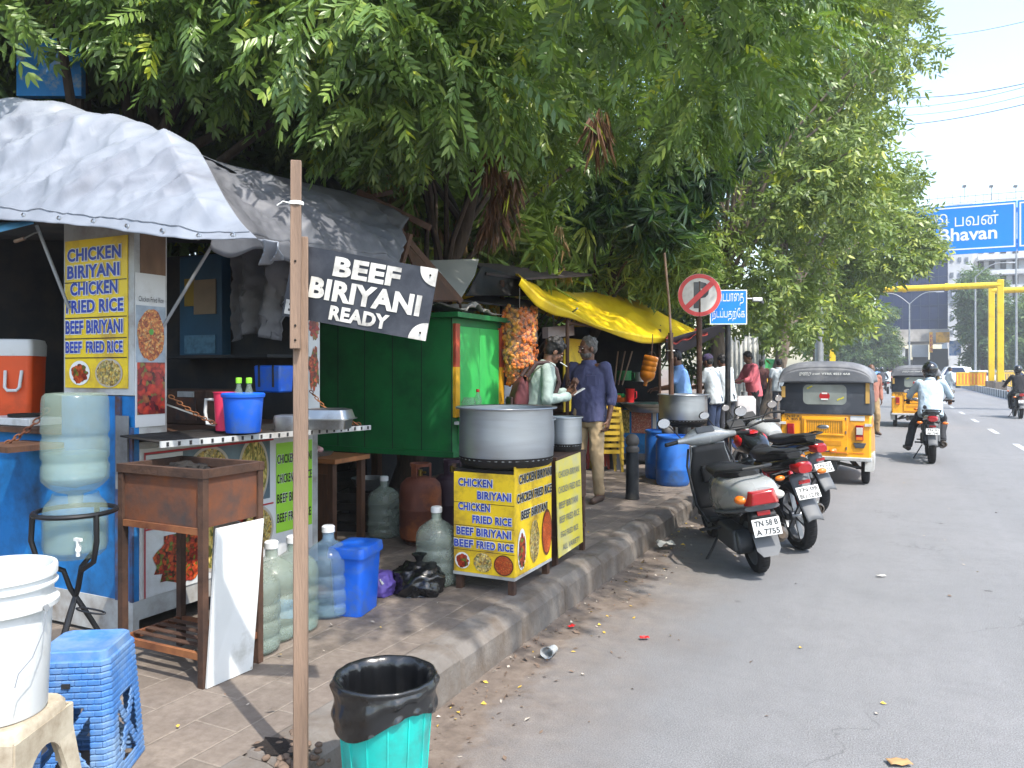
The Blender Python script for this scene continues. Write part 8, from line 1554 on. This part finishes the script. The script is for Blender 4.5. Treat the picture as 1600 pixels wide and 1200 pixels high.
    p('roof_flap', fl2, M_CANT, cv, solid=.005); tx = MB(); put_text(tx, 'முனாடு', (-.36, -1.048, 1.535), XP, ZP, .17, .045, .004, 0); put_text(tx, 'எண்', (-.17, -1.048, 1.545), XP, ZP, .11, .035, .004, 0); put_text(tx, 'YTRR 4553 4A8', (-.04, -1.048, 1.545), XP, ZP, .40, .03, .004, .02); p('flap_lettering', tx, M_HALO, cv, smooth=0)
    wn = p('rear_window', MB().prism([Vector((v.x, -1.002 + (v.z * 0), 1.265 + v.y)) for v in rrect(.62, .28, 0, .07, 6)], (0, 1, 0), .012), M_WIN, cv); p('window_sticker', MB().prism([(.0 + .075 * math.cos(a_), -1.0105, 1.245 + .06 * math.sin(a_)) for a_ in [2 * PI * k / 20 for k in range(20)]], (0, 1, 0), .003), M_REDP, wn)
    st2 = MB().box((-.0, -1.0135, 1.285), (.08, .002, .022)).box((0, -1.0135, 1.20), (.10, .002, .02)); p('sticker_strip', st2, M_HALO, wn); ys = MB()
    for x_, z_, r_ in ((-.23, 1.36, .5), (-.20, 1.375, .5), (.20, 1.20, .5), (.25, 1.22, .5)): ys.box((x_, -1.0105, z_), (.05, .003, .02), Matrix.Rotation(-r_, 3, 'Y'))
    p('yellow_tape', ys, mat('tape_yellow', '#c3bb2c', .5), wn)
    for s in (-1, 1): p('side_curtain', MB().box((s * .60, -1.006, 1.30), (.055, .016, .30 if s > 0 else .16)), M_TRIMY, cv)
    p('hem_rail', MB().bar((-.65, -1.0, 1.0), (.65, -1.0, 1.0), .02, .025), M_CANV, cv)
    # cab: seat, windscreen frame, handlebar, front wheel
    p('bench_seat', MB().box((0, -.35, .72), (1.15, .5, .12)).box((0, -.62, .98), (1.15, .1, .5)), M_SEAT, None, bevel=.03); p('driver_seat', MB().box((0, .38, .66), (.5, .35, .1)).box((0, .22, .86), (.5, .06, .34)), M_SEAT, None, bevel=.02)
    ws_ = MB()
    for s in (-1, 1): ws_.tube([(s * .50, 1.0, .95), (s * .56, .88, 1.42), (s * .60, .8, 1.60)], .022, 8)
    p('windscreen_frame', ws_, M_BLKM); p('windscreen', MB().prism([(-.48, 1.0, .98), (.48, 1.0, .98), (.56, .86, 1.48), (-.56, .86, 1.48)], (0, 1, .3), .006), mat('wind_glass', '#8d979b', .06, trans=.8, ior=1.1))
    p('handlebar', MB().tube([(-.3, .66, .98), (0, .74, .96), (.3, .66, .98)], .014, 8), M_BLKM); p('headlamp', MB().ball((0, 1.28, .74), (.08, .04, .08), None, 16, 10), M_LCLR)
    wheel(t, (.56, -.68, .20), .20, .115, 6, False, True); wheel(t, (-.56, -.68, .20), .20, .115, 6, False, True); wheel(t, (0, 1.12, .20), .20, .11, 6, False, True)
    p('axle', MB().tube([(-.52, -.68, .21), (-.2, -.7, .27), (.2, -.7, .27), (.52, -.68, .21)], .025, 8).box((0, -.72, .27), (.34, .3, .16)), M_GUN, None, bevel=.02); p('exhaust', MB().cyl((-.22, -.95, .24), (-.22, -.4, .26), .05, n=14).cyl((-.22, -1.0, .22), (-.22, -.94, .24), .02, n=8), M_EXH); p('trailing_arm', MB().bar((.32, -.3, .30), (.45, -.70, .22), .05, .05).bar((-.32, -.3, .30), (-.45, -.70, .22), .05, .05), M_GUN)
    return t
aw = gnd(1353, 755, 0); au = auto_rickshaw('black and yellow auto-rickshaw seen from behind beside the parked motorcycles', (aw.x - .50, aw.y + .68, 0), R_(-1)); au.scale = (.91, 1, .985)
af = at(1400, 664, 21.5); af.z = 0; copy_tree(au, (af.x + .50, af.y + .68, 0), R_(-1), 'black and yellow auto-rickshaw driving ahead, partly hidden by the rider in the pale shirt')

# far two-wheelers with riders, small in the picture
rf = random.Random(12)
def far_bike(label, px, d, col):
    q = at(px, 600, d); t = thing('motor_scooter', label, 'motorbike', (q.x, q.y, 0), rf.uniform(-.1, .1), 'far riders coming and going under the trees')
    b = MB(); b.loft(rings_y([(-.75, .62, .1, .08), (-.4, .6, .16, .16), (0, .55, .14, .16), (.4, .75, .1, .12), (.55, .92, .08, .06)])); b.obj('bike_body', col, t)
    for y in (-.6, .62): MB().lathe([(.17, -.05), (.28, -.05), (.30, 0), (.28, .05), (.17, .05), (.17, -.05)], (0, y, .3), 18, rot=RX).obj('wheel', M_RUB, t)
    MB().tube([(-.33, .4, 1.0), (0, .5, .98), (.33, .4, 1.0)], .02, 6).obj('handlebar', M_BLKM, t); MB().box((0, -.78, .72), (.16, .05, .07)).obj('tail_lamp', M_LRED, t); plate(t, (0, -.80, .55), .2, .13, ('TN',), .2)
    return q
for k, (px, d, lab, sh_) in enumerate(((1378, 46, 'in a dark grey shirt, left of the near auto-rickshaw pair', 'trousers_grey'), (1387, 50, 'in a pale shirt, beside the dark shirted far rider', 'shirt_white'), (1370, 58, 'in blue, farther under the trees', 'shirt_light_blue'), (1393, 64, 'in brown, next to the far auto-rickshaw', 'shirt_brown_pink'))):
    q = far_bike('far two-wheeler of the rider ' + lab, px, d, [M_BLKP, M_SILV, M_REDP, M_BLKP][k]); person('far rider ' + lab, (q.x, q.y, 0), 0, RIDE, M_SKIND, 'short', None, MATS[sh_], MATS['trousers_black'], 'long', None, .03, 1.0, helmet=M_HEL if k % 2 == 0 else None)
# ------------------------------------------------------------------ the hazy city air
hz_m = bpy.data.materials.new('haze'); hz_m.use_nodes = True; _n = hz_m.node_tree.nodes; _n.remove(_n['Principled BSDF']); _v = _n.new('ShaderNodeVolumePrincipled'); _v.inputs['Color'].default_value = (.90, .95, 1, 1); _v.inputs['Density'].default_value = .0013; _v.inputs['Anisotropy'].default_value = .2
hz_m.node_tree.links.new(_v.outputs[0], _n['Material Output'].inputs['Volume'])
o = MB().boxp((-90, -20, -1.06), (90, 175, 42)).obj('haze', hz_m, smooth=0); o['kind'] = 'stuff'
